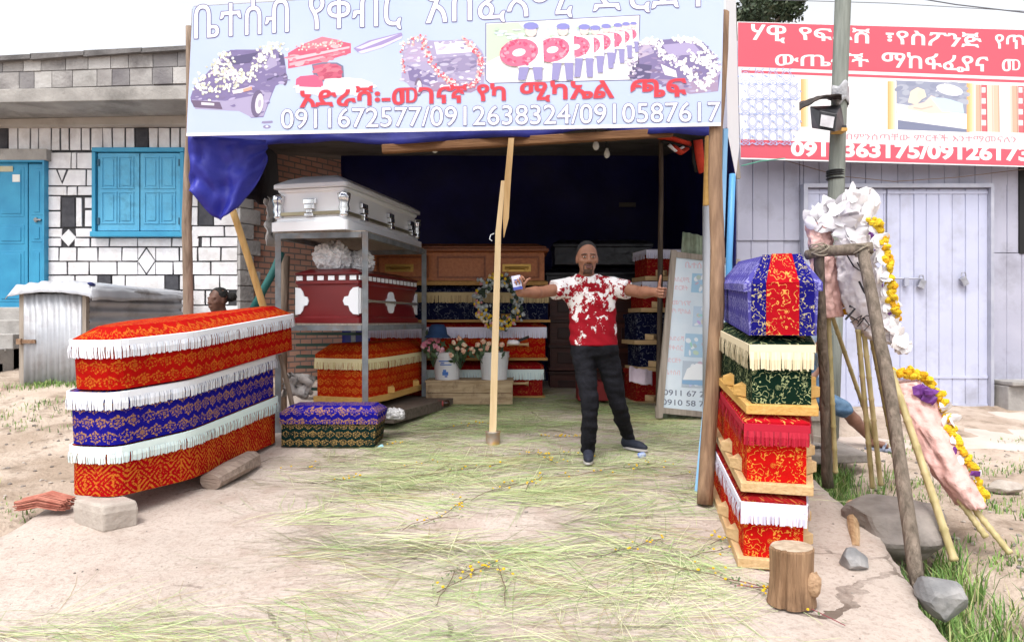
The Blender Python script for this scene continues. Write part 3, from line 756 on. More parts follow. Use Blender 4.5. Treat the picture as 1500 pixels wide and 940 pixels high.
def fringe_mesh(o, z, length, wide=.0085, gap=.0005, head=.034, notch=()):
    """braid band with tassel threads hanging from it"""
    mb = MB(); n = len(o); acc = 0
    for i in range(n):
        a, b = Vector(o[i]), Vector(o[(i + 1) % n]); d = (b - a); L = d.length; d /= L; m = Vector((d.y, -d.x))
        A, B = a + m * .003, b + m * .003
        mb.poly([(A.x, A.y, z - head), (B.x, B.y, z - head), (B.x, B.y, z + .004), (A.x, A.y, z + .004)], 0)
        mb.poly([(A.x, A.y, z + .004), (B.x, B.y, z + .004), (b.x - m.x * .012, b.y - m.y * .012, z + .006), (a.x - m.x * .012, a.y - m.y * .012, z + .006)], 0)
        t = 0.0; sway = rnd.random() * 9
        while t < L - wide:
            g = acc + t
            if not any(x0 < g < x1 for x0, x1 in notch):
                ln = length * (1 + rnd.uniform(-.08, .04)) * (.6 if rnd.random() < .012 else 1)
                o1 = .0045 + .003 * math.sin(t * 35 + sway) + rnd.uniform(-.003, .004); o2 = o1 + rnd.uniform(-.002, .008); sl = rnd.uniform(-.004, .004)
                p, q = a + d * t, a + d * (t + wide)
                pts = [(p, o1, z - head + .002), (q, o1, z - head + .002), (q + d * sl * .5, (o1 + o2) / 2 + .004, z - .02 - ln * .5), (p + d * sl * .5, (o1 + o2) / 2 + .004, z - .02 - ln * .5), (q + d * sl, o2, z - .02 - ln), (p + d * sl, o2, z - .02 - ln)]
                k = mb.add([(c.x + m.x * w, c.y + m.y * w, zz) for c, w, zz in pts])
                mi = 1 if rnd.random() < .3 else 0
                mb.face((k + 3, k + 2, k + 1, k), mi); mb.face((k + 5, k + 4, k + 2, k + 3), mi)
            t += wide - .001 + gap * rnd.uniform(0, 1)
        acc += L
    return mb
def fr_mats(name, c, c2): return [mat(name, c, rough=.6, spec=.3), mat(name + ' shade', c2, rough=.6, spec=.3)]  # second, darker thread colour, mixed in at random
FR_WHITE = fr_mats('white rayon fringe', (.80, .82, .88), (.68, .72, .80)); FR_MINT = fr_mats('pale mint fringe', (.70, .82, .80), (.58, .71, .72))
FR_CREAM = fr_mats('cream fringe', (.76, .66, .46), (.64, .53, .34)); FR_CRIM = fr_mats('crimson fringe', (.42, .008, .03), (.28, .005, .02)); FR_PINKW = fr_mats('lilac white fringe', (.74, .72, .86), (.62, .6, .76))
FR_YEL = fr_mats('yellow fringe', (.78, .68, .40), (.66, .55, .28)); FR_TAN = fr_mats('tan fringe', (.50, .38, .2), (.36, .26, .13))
B_RED = brocade('red gold brocade', (.41, .006, .004), (.50, .13, .014), .10, .85)
B_RED2 = brocade('scarlet arrow brocade', (.39, .004, .007), (.52, .16, .018), .15, .85, style='arrow')
B_REDV = brocade('scarlet vine brocade', (.54, .007, .006), (.70, .30, .045), .06, .9, style='vine')
B_REDD = brocade('dark red brocade', (.26, .008, .010), (.42, .16, .04), .08, .6, style='vine')
B_CRIM = brocade('crimson vine brocade', (.42, .006, .014), (.74, .36, .09), .06, .9, style='vine')
B_BLUE = brocade('royal blue gold brocade', (.011, .008, .24), (.36, .18, .075), .10, 1)
B_BLUEV = brocade('royal blue vine brocade', (.012, .010, .17), (.50, .42, .22), .05, .9, style='vine')
B_VIO = brocade('violet woven satin', (.085, .075, .33), (.26, .25, .52), .11, .9, style='rose')
B_GREEN = brocade('bottle green vine brocade', (.005, .020, .012), (.36, .40, .20), .06, .9, style='vine')
B_GRN2 = brocade('dark green scallop brocade', (.006, .022, .020), (.30, .19, .07), .075, 1)
B_NAVY = brocade('navy vine brocade', (.006, .008, .035), (.16, .17, .19), .10, .8, style='vine')
B_ORG = brocade('orange red brocade', (.46, .025, .004), (.62, .18, .02), .09, .8)
W_YEL = wood('raw yellow plank', (.52, .29, .07), (.62, .37, .12), axis=1, dirt=(.5, .27, .07))
W_PINE = wood('pale pine plank', (.50, .32, .15), (.62, .43, .23), axis=1)
def coffin(name, label, loc, rot, L, h0, h1, h2, s, H, cloth, lidcloth, fringe, flen=.085, base=None, ext=.03, bh=.032, inset=.09, dome=.07, group=None, handles=None, htype='bracket', notch=(), topcloth=None, fr_z=0, frim=.05, gw=.0006, grow=0):
    t = thing(name, label, 'coffin', loc, rot, group)
    z = 0.0
    if base:
        mb = MB(); a = outline(L, h0, h1, h2, s, ext)
        mb.loops([[(x, y, 0) for x, y in a], [(x, y, bh) for x, y in a]]); mb.build('base_board', base, t, local=True, bevel=.004); z = bh
    zb = z + H - frim - .0
    mb = MB(); a = outline(L, h0, h1, h2, s); walls(mb, a, z + .001, a, zb); mb.face(range(0, 1), 0) if False else None
    mb.poly([(x, y, z + .002) for x, y in a][::-1], 0, [(x, y) for x, y in a][::-1])
    mb.build('body', cloth, t, local=True)
    mb = MB(); r0 = outline(L, h0, h1, h2, s, .014); r1 = outline(L, h0, h1, h2, s, -inset)
    walls(mb, r0, zb, r0, z + H)
    mb.poly([(x, y, zb) for x, y in r0][::-1], 0, [(x, y) for x, y in r0][::-1])
    walls(mb, r0, z + H, r1, z + H + dome)
    mb.poly([(x, y, z + H + dome) for x, y in r1], 0, [(x, y) for x, y in r1])
    mb.build('lid', topcloth or lidcloth, t, local=True)
    if fringe: fringe_mesh(outline(L, h0, h1, h2, s, .018), z + H - fr_z, flen, notch=notch, gap=gw).build('fringe', fringe, t, local=True)
    for side, y0 in (handles or ()):
        i = 0 if side > 0 else 1
        ya, yb = (0, s) if y0 < s else (s, L); ha, hb = (h0, h1) if y0 < s else (h1, h2)
        hx = ha + (hb - ha) * (y0 - ya) / (yb - ya)
        mb = MB()
        if htype == 'bracket':                # a wedge of board standing out from the side
            zc = z + .004
            mb.loops([[(side * (hx - .03), y0 - .10, zc), (side * (hx + .055), y0, zc), (side * (hx - .03), y0 + .10, zc)][::side], [(side * (hx - .03), y0 - .10, zc + .075), (side * (hx + .055), y0, zc + .055), (side * (hx - .03), y0 + .10, zc + .075)][::side]])
            mb.build('handle', base or W_PINE, t, local=True, bevel=.004)
        else:                                 # spool shaped bar handle
            zc = z + H * .42; q = side * (hx + .055)
            mb.tube([(q, y0 - .13, zc), (q, y0 - .11, zc), (q, y0, zc), (q, y0 + .11, zc), (q, y0 + .13, zc)], [.03, .016, .014, .016, .03], 8)
            for e in (-.11, .11): mb.box((side * (hx + .025), y0 + e, zc), (.06, .025, .035))
            mb.build('handle', W_PINE, t, local=True, smooth=False)
    if grow:                                  # deeper at the far end
        for ch in t.children:
            for v in ch.data.vertices: v.co.z *= 1 + grow * v.co.y / L
    return t
# stack on the left: head ends towards the camera
ROUND[0] = .10
LS = dict(L=1.9, h0=.165, h1=.315, h2=.16, s=.5)
coffin('coffin', 'scarlet coffin with gold arrow brocade and mint fringe, lowest of the left stack', (-2.58, 4.19, .045), (R(.4), 0, R(-11)), H=.30, cloth=B_RED2, lidcloth=B_RED2, fringe=FR_MINT, flen=.075, inset=.10, dome=.012, grow=.33, group='coffins stacked outside on the left', notch=((1.62 + .6, 1.62 + .62), (6.05, 6.1)), **LS)
coffin('coffin', 'royal blue coffin with gold scallops and white fringe in the middle of the left stack', (-2.57, 4.17, .362), (R(3.3), 0, R(-10.5)), H=.32, cloth=B_BLUE, lidcloth=B_BLUE, fringe=FR_WHITE, flen=.08, inset=.10, dome=.012, grow=.12, group='coffins stacked outside on the left', notch=((1.0, 1.015), (1.75, 1.77)), **LS)
coffin('coffin', 'red coffin with white fringe and domed lid on top of the left stack', (-2.55, 4.16, .70), (R(4.5), 0, R(-11.5)), L=2.12, h0=.16, h1=.325, h2=.165, s=.5, H=.30, cloth=B_RED, lidcloth=B_RED, fringe=FR_WHITE, flen=.085, inset=.12, dome=.075, grow=.06, group='coffins stacked outside on the left')
ROUND[0] = 0
# stack on the right: foot ends towards the camera
SL = math.atan(.075)
RS = dict(L=1.85, h0=.143, h1=.285, h2=.17, s=1.3, ext=.034, bh=.05, inset=.075)
rx, ry = 1.338, 3.50; GRS = 'coffins stacked outside on the right'
rz = sz(rx, ry) + .01; ra = (SL * .8, 0, R(-16))
hd = ((-1, .24), (-1, .62), (1, .24), (1, .62))
coffin('coffin', 'red coffin with snow white fringe, lowest of the right stack behind the stump', (rx, ry, rz), ra, H=.30, cloth=B_REDV, lidcloth=B_REDD, fringe=FR_PINKW, flen=.085, base=W_PINE, dome=.03, handles=hd, group=GRS, fr_z=.015, **RS)
coffin('coffin', 'red coffin with crimson fringe, second from the bottom of the right stack', (rx + .02, ry + .01, rz + .385), (SL * .8, 0, R(-16.5)), H=.315, cloth=B_REDV, lidcloth=B_CRIM, fringe=FR_CRIM, flen=.085, base=W_PINE, dome=.03, handles=hd, group=GRS, fr_z=.015, **RS)
coffin('coffin', 'bottle green coffin with cream fringe on yellow board in the right stack', (rx + .05, ry + .02, rz + .785), (SL * .8, 0, R(-15)), H=.315, cloth=B_GREEN, lidcloth=B_GREEN, fringe=FR_CREAM, flen=.105, base=W_YEL, dome=.03, handles=hd, group=GRS, fr_z=.01, **RS)
t = thing('coffin', 'violet satin coffin with red and blue brocade end on top of the right stack', 'coffin', (rx + .04, ry - .02, rz + 1.19), (SL * .8, 0, R(-18)), GRS)
mb = MB(); a0 = outline(1.85, .16, .30, .17, 1.3); a1 = outline(1.85, .168, .30, .18, 1.3); a2 = outline(1.85, .165, .29, .17, 1.3, -.085)
walls(mb, a0, 0, a1, .23); mb.poly([(x, y, 0.001) for x, y in a0][::-1]); mb.build('body', B_VIO, t, local=True)
mb = MB(); a3 = outline(1.85, .188, .325, .19, 1.3); walls(mb, a3, .225, a3, .265); walls(mb, a3, .265, a2, .41); mb.poly([(x, y, .225) for x, y in a3][::-1]); mb.poly([(x, y, .41) for x, y in a2], 0, [(x, y) for x, y in a2]); mb.build('lid', B_VIO, t, local=True)
def panel(x0, x1, yo, m, name):
    mb = MB(); P3 = [(-.004, 0, 1), (-.004, .264, 1), (.087, .413, .62)]      # down the end and over the sloping lid
    for (ya, za, ka), (yb, zb, kb) in zip(P3, P3[1:]): mb.poly([(x0 * ka, ya - yo, za + yo * .4), (x1 * ka, ya - yo, za + yo * .4), (x1 * kb, yb - yo * .8, zb + yo * .5), (x0 * kb, yb - yo * .8, zb + yo * .5)], 0, [(x0, za), (x1, za), (x1, zb), (x0, zb)])
    mb.build(name, m, t, local=True, thick=.004)
panel(-.150, .150, 0.002, B_BLUEV, 'blue_end_cloth'); panel(-.078, .078, .009, B_CRIM, 'red_end_panel')
mb = MB(); mb.box((0, .45, -.02), (.28, .04, .035)); mb.box((.1, .6, -.02), (.04, .9, .035)); mb.build('base_board', W_YEL, t, local=True)
# small child's coffin on the ground by the rack
GRI = 'coffins inside the stall'
cc = Vector((-1.98, 5.86, sz(-1.6, 5.9) + .085))
t = thing('coffin', "small child's coffin with royal blue lid and dark green sides on the ground", 'coffin', tuple(cc), (0, 0, R(-1)))
mb = MB()
def rectl(w, d, z, o=0): return [(-o, -o, z), (w + o, -o, z), (w + o, d + o, z), (-o, d + o, z)]
def rwalls(mb, a, b, mi=0):
    u = 0
    for i in range(4):
        p, q, r_, s_ = Vector(a[i]), Vector(a[(i + 1) % 4]), Vector(b[(i + 1) % 4]), Vector(b[i]); ln = (q - p).length
        mb.poly([p, q, r_, s_], mi, [(u, p.z), (u + ln, p.z), (u + ln, r_.z), (u, s_.z)]); u += ln
rwalls(mb, rectl(.80, .36, -.07), rectl(.82, .38, .14, 0)); mb.poly(rectl(.8, .36, -.07)[::-1]); mb.build('body', B_GRN2, t, local=True)
mb = MB(); rwalls(mb, rectl(.82, .38, .125, .012), rectl(.82, .38, .22, .012)); rwalls(mb, rectl(.82, .38, .22, .012), rectl(.82, .38, .275, -.06)); mb.poly(rectl(.82, .38, .275, -.06), 0, [(0, 0), (.7, 0), (.7, .26), (0, .26)]); mb.build('lid', B_BLUE, t, local=True)
# orange coffin under the rack
coffin('coffin', 'orange red coffin with yellow fringe on a low board under the steel rack', tuple(P(500, 590, 6.75)), (.01, 0, R(-20)), L=1.5, h0=.28, h1=.30, h2=.16, s=.35, H=.42, cloth=B_ORG, lidcloth=B_ORG, fringe=FR_YEL, flen=.085, base=W_YEL, ext=.03, bh=.06, inset=.10, dome=.10, handles=((1, .45), (1, 1.15)), group=GRI, fr_z=.045)
tag((lambda m: (m.box((-1.35, 7.3, .2), (1.0, 1.4, .10), Matrix.Rotation(R(-20), 3, 'Z')), m.build('pallet', wood('dark old pallet', (.07, .055, .045), (.14, .11, .09), axis=0)))[1])(MB()), 'low weathered timber pallet under the orange coffin', 'pallet')
# coffins stacked along the back
BY = 8.12
def back(label, x0, x1, y_bot, h, **kw):
    p = P(x1, y_bot, BY); L = (x1 - x0) * BY / F
    return coffin('coffin', label, (p.x, BY + .33, p.z), (0, 0, R(90)), L=L, h0=.27, h1=.33, h2=.24, s=L * .62, H=h, group=GRI, **kw)
W_YEL2 = wood('shaded yellow plank', (.34, .17, .045), (.44, .24, .075), axis=1)  # darkened copy of the raw yellow plank, stall shadow painted in
bk = dict(base=W_YEL2, ext=.03, inset=.09, dome=.05)
back('dark red coffin with white fringe, lowest of the stack behind the buckets', 545, 795, 584, .36, cloth=B_REDD, lidcloth=B_REDD, fringe=FR_MINT, flen=.10, handles=((-1, .3), (-1, 1.5)), htype='bar', fr_z=.05, **bk)
back('bright red coffin with white fringe and bar handle, second up behind the flowers', 540, 799, 528, .38, cloth=B_RED, lidcloth=B_REDD, fringe=FR_PINKW, flen=.105, handles=((-1, .33), (-1, 1.65)), htype='bar', fr_z=.02, **bk)
back('navy coffin with tan fringe behind the hanging wreath', 545, 803, 472, .36, cloth=B_NAVY, lidcloth=B_NAVY, fringe=FR_TAN, flen=.10, handles=((-1, .5),), fr_z=.04, **bk)
M_ced = wood('varnished cedar', (.32, .095, .028), (.44, .15, .05), axis=1, rough=.4, bump=.1)
M_ced2 = wood('cedar moulding', (.17, .045, .014), (.26, .08, .026), axis=1, rough=.4, bump=.1)
pb = P(800, 417, BY)
t = thing('coffin', 'cedar coffin with sunken panels on top of the back stack', 'coffin', (pb.x, BY, pb.z), (0, 0, 0), GRI)
L = 2.1
def lp(o, z, d=.55): return [(-L - o, -o + 0, z), (o, -o, z), (o, d + o, z), (-L - o, d + o, z)]
mb = MB(); mb.loops([lp(-.02, 0), lp(-.02, .39)]); cb = mb.build('body', M_ced, t, local=True)
mb = MB(); mb.loops([lp(.02, -.005), lp(.02, .035), lp(-.005, .05)]); mb.build('base_board', W_YEL2, t, local=True)
mb = MB(); mb.loops([lp(.01, .385), lp(.03, .40), lp(.03, .425), lp(-.0, .44), lp(-.0, .455), lp(-.12, .50)]); mb.build('lid', M_ced2, t, local=True)
for xa, xb in ((-.62, -.08), (-1.3, -.72), (-2.02, -1.4)):
    mb = MB(); zz0, zz1 = .08, .34
    for (x0, x1, a, b) in ((xa, xb, zz1 - .02, zz1), (xa, xb, zz0, zz0 + .02), (xa, xa + .02, zz0 + .02, zz1 - .02), (xb - .02, xb, zz0 + .02, zz1 - .02)):
        mb.box(((x0 + x1) / 2, .013, (a + b) / 2), (x1 - x0, .02, b - a))
    mb.build('panel_moulding', M_ced2, t, local=True)
for xc in (-.35, -1.75):
    mb = MB(); mb.tube([(xc - .14, -.035, .2), (xc + .14, -.035, .2)], .012, 8); mb.box((xc - .11, -.005, .2), (.03, .06, .05)); mb.box((xc + .11, -.005, .2), (.03, .06, .05)); mb.box((xc, .014, .2), (.34, .012, .09))
    mb.build('handle', mat('brassy handle', (.45, .27, .07), rough=.35, metal=.7), t, local=True)
# dark wooden coffins piled behind the man
M_mah = wood('dark mahogany stain', (.05, .010, .007), (.085, .019, .011), axis=0, rough=.4, bump=.15)
M_mah2 = wood('darker mahogany edge', (.028, .006, .005), (.045, .010, .007), axis=0, rough=.4, bump=.1)
for i, (yb, h, x1) in enumerate(((585, .36, 968), (542, .32, 960), (507, .34, 966), (468, .33, 958))):
    Y = 8.95; p = P(806, yb, Y); L2 = (x1 - 806) * Y / F
    lab = ('mahogany brown coffin at the bottom of the pile behind the man', 'mahogany brown coffin second from the ground behind the man', 'mahogany brown coffin third from the ground behind the man', 'mahogany brown coffin behind the man, uppermost of the brown pile')[i]
    t = thing('coffin', lab, 'coffin', tuple(p), (0, 0, 0), 'brown coffins piled behind the man')
    mb = MB(); mb.box((L2 / 2, .3, h / 2), (L2, .56, h - .05)); mb.build('body', M_mah, t, local=True)
    mb = MB(); mb.box((L2 / 2, .3, h - .012), (L2 + .05, .62, .04)); mb.box((L2 / 2, .3, h + .02), (L2 - .08, .5, .03)); mb.build('lid', M_mah2, t, local=True, bevel=.006)
    mb = MB(); mb.box((L2 / 2, .3, .015), (L2 + .04, .6, .04)); mb.build('base_board', M_mah, t, local=True, bevel=.006)
    mb = MB()
    for q in (.25, L2 - .35): mb.box((q, .005, h * .5), (.3, .02, .14))
    mb.build('panel_moulding', M_mah2, t, local=True, bevel=.004)
M_wrap = mat('black coffin under clear plastic', (.008, .008, .011), (.03, .03, .04), scale=5, rough=.28, bump=.9, bscale=10, spec=.4)
for i, (yb, x0, x1) in enumerate(((430, 800, 960), (388, 812, 955))):
    Y = 8.95; p = P(x0, yb, Y); L2 = (x1 - x0) * Y / F
    t = thing('coffin', ('black coffin under wrinkled plastic film above the brown pile', 'black coffin under wrinkled film, highest of all behind the man')[i], 'coffin', tuple(p), (0, 0, 0), 'film wrapped black coffins')
    mb = MB(); mb.loops([[(0, 0, 0), (L2, 0, 0), (L2, .55, 0), (0, .55, 0)], [(0, 0, .24), (L2, 0, .24), (L2, .55, .24), (0, .55, .24)]]); mb.build('body', M_wrap, t, local=True, bevel=.01)
    mb = MB(); mb.loops([[(-.02, -.02, .235), (L2 + .02, -.02, .235), (L2 + .02, .57, .235), (-.02, .57, .235)], [(-.02, -.02, .28), (L2 + .02, -.02, .28), (L2 + .02, .57, .28), (-.02, .57, .28)], [(.08, .1, .34), (L2 - .08, .1, .34), (L2 - .08, .45, .34), (.08, .45, .34)]]); mb.build('lid', M_wrap, t, local=True, bevel=.01)
    if i == 0:
        mb = MB(); mb.poly([(.42, -.003, .04), (.78, -.003, .04), (.78, -.003, .22), (.42, -.003, .22)], 0, [(0, 0), (.36, 0), (.36, .18), (0, .18)]); mb.build('cloth_panel', B_REDD, t, local=True, thick=.003)
# stack of coffins inside on the right, foot ends to the left
M_lin = mat('lilac lining cloth', (.50, .40, .46), (.62, .52, .58), scale=5, rough=.9, bump=.5)
for i, (yb, h, c, lc, fr, lab) in enumerate(((596, .36, B_REDD, B_REDD, None, 'dark red coffin at the bottom of the pile beside the poster board'),
        (515 + 30, .30, B_NAVY, B_NAVY, None, 'navy coffin low in the pile beside the poster board'),
        (505, .30, B_NAVY, B_NAVY, None, 'navy coffin in the middle of the pile beside the poster board'),
        (457, .30, B_REDD, B_REDD, FR_PINKW, 'dark coffin with pale fringe high in the pile beside the poster board'),
        (410, .30, B_REDD, B_CRIM, FR_PINKW, 'dark coffin with pink cloth lid, topmost beside the poster board'))):
    Y = 7.75; p = P((930, 935, 930, 940, 946)[i], yb, Y)
    coffin('coffin', lab, (p.x, Y + .3, p.z), (0, 0, R(-90 + 12)), L=.66, h0=.18, h1=.27, h2=.27, s=.6, H=h, cloth=c, lidcloth=lc, fringe=fr, flen=.08, base=W_PINE, bh=.05, ext=.03, inset=.06, dome=.02, handles=((1, .18),), group='coffins piled beside the poster board', topcloth=M_lin if i == 4 else None)

# ------------------------------------------------------------------ steel rack with the two caskets
M_rack = mat('grey painted angle steel', (.12, .135, .15), (.20, .215, .23), scale=9, rough=.5, dirt=(.16, .12, .10), dscale=7)
RN, RL, RB, RBL = Vector((-1.355, 6.3, 0)), Vector((-2.20, 6.42, 0)), Vector((-1.015, 7.88, 0)), Vector((-1.86, 8.0, 0))
rack = thing('steel_rack', 'grey angle steel rack carrying a white casket above a dark red one', 'rack', (-1.6, 7.1, .1))
ZT, ZM = 1.945, 1.085
for c in (RN, RL, RB, RBL):
    mb = MB(); zg = sz(c.x, c.y) - .02
    mb.box((c.x, c.y, (ZT + zg) / 2), (.055, .008, ZT - zg)); mb.box((c.x - .0235, c.y + .0275, (ZT + zg) / 2), (.008, .047, ZT - zg)); mb.build('leg', M_rack, rack)
for z in (ZT, ZM):
    mb = MB(); e = Vector((0, 0, z - .03)); dz_ = 0
    for a, b in ((RN, RL), (RN, RB), (RB, RBL), (RL, RBL)):
        q = (b - a).normalized() * .03
        mb.bar(a + q + e, b - q + e, .03, .05)
    mb.build('shelf_frame', M_rack, rack)
    mb = MB(); w0 = [RN, RB, RBL, RL]; mb.loops([[Vector((c.x, c.y, z - .004)) for c in w0], [Vector((c.x, c.y, z + .012)) for c in w0]]); mb.build('shelf_board', M_oldw, rack)
def casket(name, label, near, rot, w, L, body_prof, lid_prof, mb_mat, lid_mat, rad=.05):
    """rectangular casket lofted from (inset, height) profiles; local x runs left from the near corner, y along its length"""
    t = thing(name, label, 'casket', near, (0, 0, rot), 'metal caskets on the rack')
    def ring(o, z):
        x0, x1, y0, y1 = -w + o, -o, o, L - o; r = .035; pts = []
        for cx, cy, a0 in ((x0 + r, y0 + r, 180), (x1 - r, y0 + r, 270), (x1 - r, y1 - r, 0), (x0 + r, y1 - r, 90)):
            for j in range(4): an = R(a0 + 30 * j); pts.append((cx + r * math.cos(an), cy + r * math.sin(an), z))
        return pts
    mb = MB(); mb.loops([ring(o, z) for o, z in body_prof]); mb.build('body', mb_mat, t, local=True, smooth=False)
    mb = MB(); mb.loops([ring(o, z) for o, z in lid_prof]); mb.build('lid', lid_mat, t, local=True, smooth=False)
    return t
M_cw = mat('white casket enamel', (.86, .89, .93), (.88, .91, .95), scale=3, rough=.28, spec=.5)
M_cw2 = mat('silver grey lid enamel', (.74, .76, .80), (.80, .82, .86), scale=3, rough=.3, spec=.5)
M_chr = mat('chromed plastic', (.75, .76, .78), rough=.15, metal=.9)
M_brz = mat('bronze band', (.34, .30, .2), rough=.3, metal=.6)
wc = casket('casket', 'white casket with chromed corners and handles on top of the rack', (-1.51, 6.24, ZT + .014), R(-14), .79, 1.87,
    [(0, 0), (0, .085), (.03, .10), (.035, .125), (.06, .135), (.06, .36), (.045, .375), (.04, .395)], [(.045, .4), (.012, .405), (.012, .44), (.03, .455), (.10, .50), (.20, .545)], M_cw, M_cw2)
w, L = .79, 1.87
mb = MB()
for a, b in (((-w + .02, .045, .165), (-.02, .045, .165)),): mb.bar(a, b, .03, .03)
mb.bar((-.045, .03, .165), (-.045, L - .05, .165), .03, .03); mb.build('handle_rail', M_brz, wc, local=True)
for cx, cy in ((-w + .055, .055), (-.055, .055), (-.055, L - .055)):
    mb = MB(); mb.loops([[(cx + r_ * math.cos(q), cy + r_ * math.sin(q), z) for q in (math.pi * 2 * i / 8 for i in range(8))] for r_, z in ((.035, .12), (.05, .14), (.04, .16), (.055, .2), (.045, .24), (.06, .29), (.065, .335), (.05, .345))]); mb.build('corner_ornament', M_chr, wc, local=True, smooth=True)
for q in ((-w / 2, .045, 0), (-.045, .42, 1), (-.045, 1.05, 1), (-.045, 1.62, 1)):
    mb = MB(); x, y, o = q
    sh = [(.065, .02, .30), (.05, .03, .25), (.03, .03, .2), (.045, .035, .165), (.03, .03, .13)]
    for (hw, dp, z), (hw2, dp2, z2) in zip(sh, sh[1:]):
        s1 = (2 * hw, 2 * dp, z - z2) if not o else (2 * dp, 2 * hw, z - z2)
        mb.box((x + (.005 if o else 0), y - (.005 if not o else 0), (z + z2) / 2), s1)
    mb.build('handle', M_chr, wc, local=True, bevel=.006)
M_cr = mat('dark red lacquer', (.13, .006, .008), (.17, .010, .012), scale=2, rough=.28, spec=.5)
M_cr2 = mat('dark red lid lacquer', (.10, .006, .008), rough=.3)
M_wp = mat('white plastic trim', (.78, .80, .84), rough=.4)
rc = casket('casket', 'dark red casket with white plastic corner plates on the lower shelf', (-1.415, 6.36, ZM + .014), R(-14), .70, 1.45,
    [(-.005, 0), (-.005, .05), (.02, .065), (.02, .36), (.005, .375), (.005, .40)], [(.02, .4), (.02, .455), (.0, .46), (.0, .475), (.1, .52)], M_cr, M_cr2)
w, L = .70, 1.45
mb = MB()
for i in range(6): mb.box((-.08 - i * .112, .018, .428), (.065, .012, .042))
for i in range(15): mb.box((-.018, .05 + i * .096, .428), (.012, .06, .042))
mb.build('lid_trim', M_wp, rc, local=True); mb = MB()
def plate(cx, cz, rx_, rz_, half, pos):
    pts = [(cx + dx * rx_, cz + dz * rz_) for dx, dz in ((0, 1), (.35, .95), (.55, .7), (.65, .35), (.9, .3), (1, 0), (.9, -.3), (.65, -.35), (.55, -.7), (.35, -.95), (0, -1))]
    if half == 0: pts = pts + [(2 * cx - x, z) for x, z in pts[::-1]][1:-1]
    f = (lambda u, z, o: (u, .02 - o, z)) if pos == 'end' else (lambda u, z, o: (-.02 + o, u, z))
    lo = [f(u, z, .001) for u, z in pts]; hi = [f(u, z, .014) for u, z in pts]
    m = MB(); m.loops([lo, hi]) ; m.build('corner_plate', M_wp, rc, local=True)
for a in ((-w + .02, .21, .14, .13, 1, 'end'), (-.02, .21, -.16, .13, 1, 'end'), (.02, .21, .10, .12, 1, 'side'), (L - .02, .21, -.12, .12, 1, 'side'), (.72, .21, .12, .11, 0, 'side')): plate(*a)
mb = MB(); mb.bar((.025, .08, .21), (.025, L - .08, .21), .022, .022)
for y in (.15, .72, 1.3): mb.box((.0, y, .21), (.06, .03, .03))
mb.build('handle_rail', M_chr, rc, local=True)
# ------------------------------------------------------------------ the stall: roof, tarps, posts
M_navy = mat('navy tarpaulin', (.0025, .003, .055), (.004, .005, .085), scale=2.5, rough=.6, bump=.6, bscale=4)
M_tarp = mat('royal blue tarpaulin', (.018, .022, .26), (.03, .036, .36), scale=5, rough=.5, bump=.7, bscale=7, spec=.4)
M_ceil = mat('grey ceiling sheet', (.12, .11, .10), (.16, .15, .14), scale=3, rough=.9, dirt=(.07, .06, .05), dscale=2)
M_dkt = mat('black plastic curtain', (.010, .010, .016), (.02, .02, .03), scale=5, rough=.7, bump=.5, bscale=5)
stall = thing('market_stall', 'open fronted coffin stall hung with navy tarpaulin behind the man', 'stall', (0, 8, 0))
def cloth_grid(c00, c10, c11, c01, nu, nv, amp=.03, fr=3, sag=0, seed=0):
    mb = MB()
    def fn(u, v):
        p = c00.lerp(c10, u).lerp(c01.lerp(c11, u), v)
        n = noise.noise((p.x * fr + seed, p.y * fr, p.z * fr)) * amp
        return p + Vector((n * .4, n, n * .6 - sag * 4 * u * (1 - u) * v - sag * 2 * v * (1 - v)))
    mb.grid(fn, nu, nv); return mb
BK = 10.2
cloth_grid(Vector((-2.55, BK, .1)), Vector((2.35, BK, .1)), Vector((2.35, BK, 3.75)), Vector((-2.55, BK, 3.75)), 60, 30, .06, 1.6).build('back_tarp', M_navy, stall, smooth=True, thick=.012)
cloth_grid(Vector((2.26, 6.9, .0)), Vector((2.3, BK, .1)), Vector((2.3, BK, 3.75)), Vector((2.26, 6.9, 3.1)), 30, 20, .05, 1.8).build('side_tarp', M_navy, stall, smooth=True, thick=.012)
mb = MB()
rp = ((-2.78, 6.12, 2.96), (1.86, 6.12, 2.96), (2.42, 8.0, 3.245), (2.45, 11.6, 3.8), (-3.7, 11.6, 3.8))
mb.loops([[Vector(q) for q in rp], [Vector(q) + Vector((0, 0, .05)) for q in rp]])
mb.build('roof', M_ceil, stall)
cloth_grid(Vector((-2.7, 6.6, 2.36)), Vector((-3.45, BK, 2.75)), Vector((-3.5, BK, 3.8)), Vector((-2.7, 6.6, 3.1)), 24, 10, .06, 2).build('side_curtain', M_dkt, stall, smooth=True, thick=.012)
# blue tarp hanging from the front edge of the roof down to the beam
def valance():
    mb = MB(); a, b, c, d = P(290, 215, 6.02), P(1050, 192, 6.02), P(1050, 120, 6.08), P(292, 140, 6.08)
    def fn(u, v):
        p = a.lerp(b, u).lerp(d.lerp(c, u), v); w = 1 - v
        return p + Vector((0, .05 * noise.noise((u * 17, v * 2, 0)) * w + .03 * math.sin(u * 40) * w, (.05 * noise.noise((u * 7, 0, 3)) - .10 * sm((.22 - u) / .2) + .03 * math.sin(u * 11)) * w))
    mb.grid(fn, 90, 10); return mb
valance().build('front_tarp', mat('shaded blue tarpaulin', (.012, .014, .15), (.02, .024, .22), scale=5, rough=.6, bump=.5, bscale=6), stall, smooth=True, thick=.01)  # darker copy of the flap's blue, underside shadow put into the colour
mb = MB()
flap = [(276, 200, 5.44), (390, 205, 5.6), (388, 236, 5.7), (366, 268, 5.75), (345, 303, 5.75), (322, 321, 5.68), (305, 318, 5.6), (290, 290, 5.5), (275, 279, 5.44)]
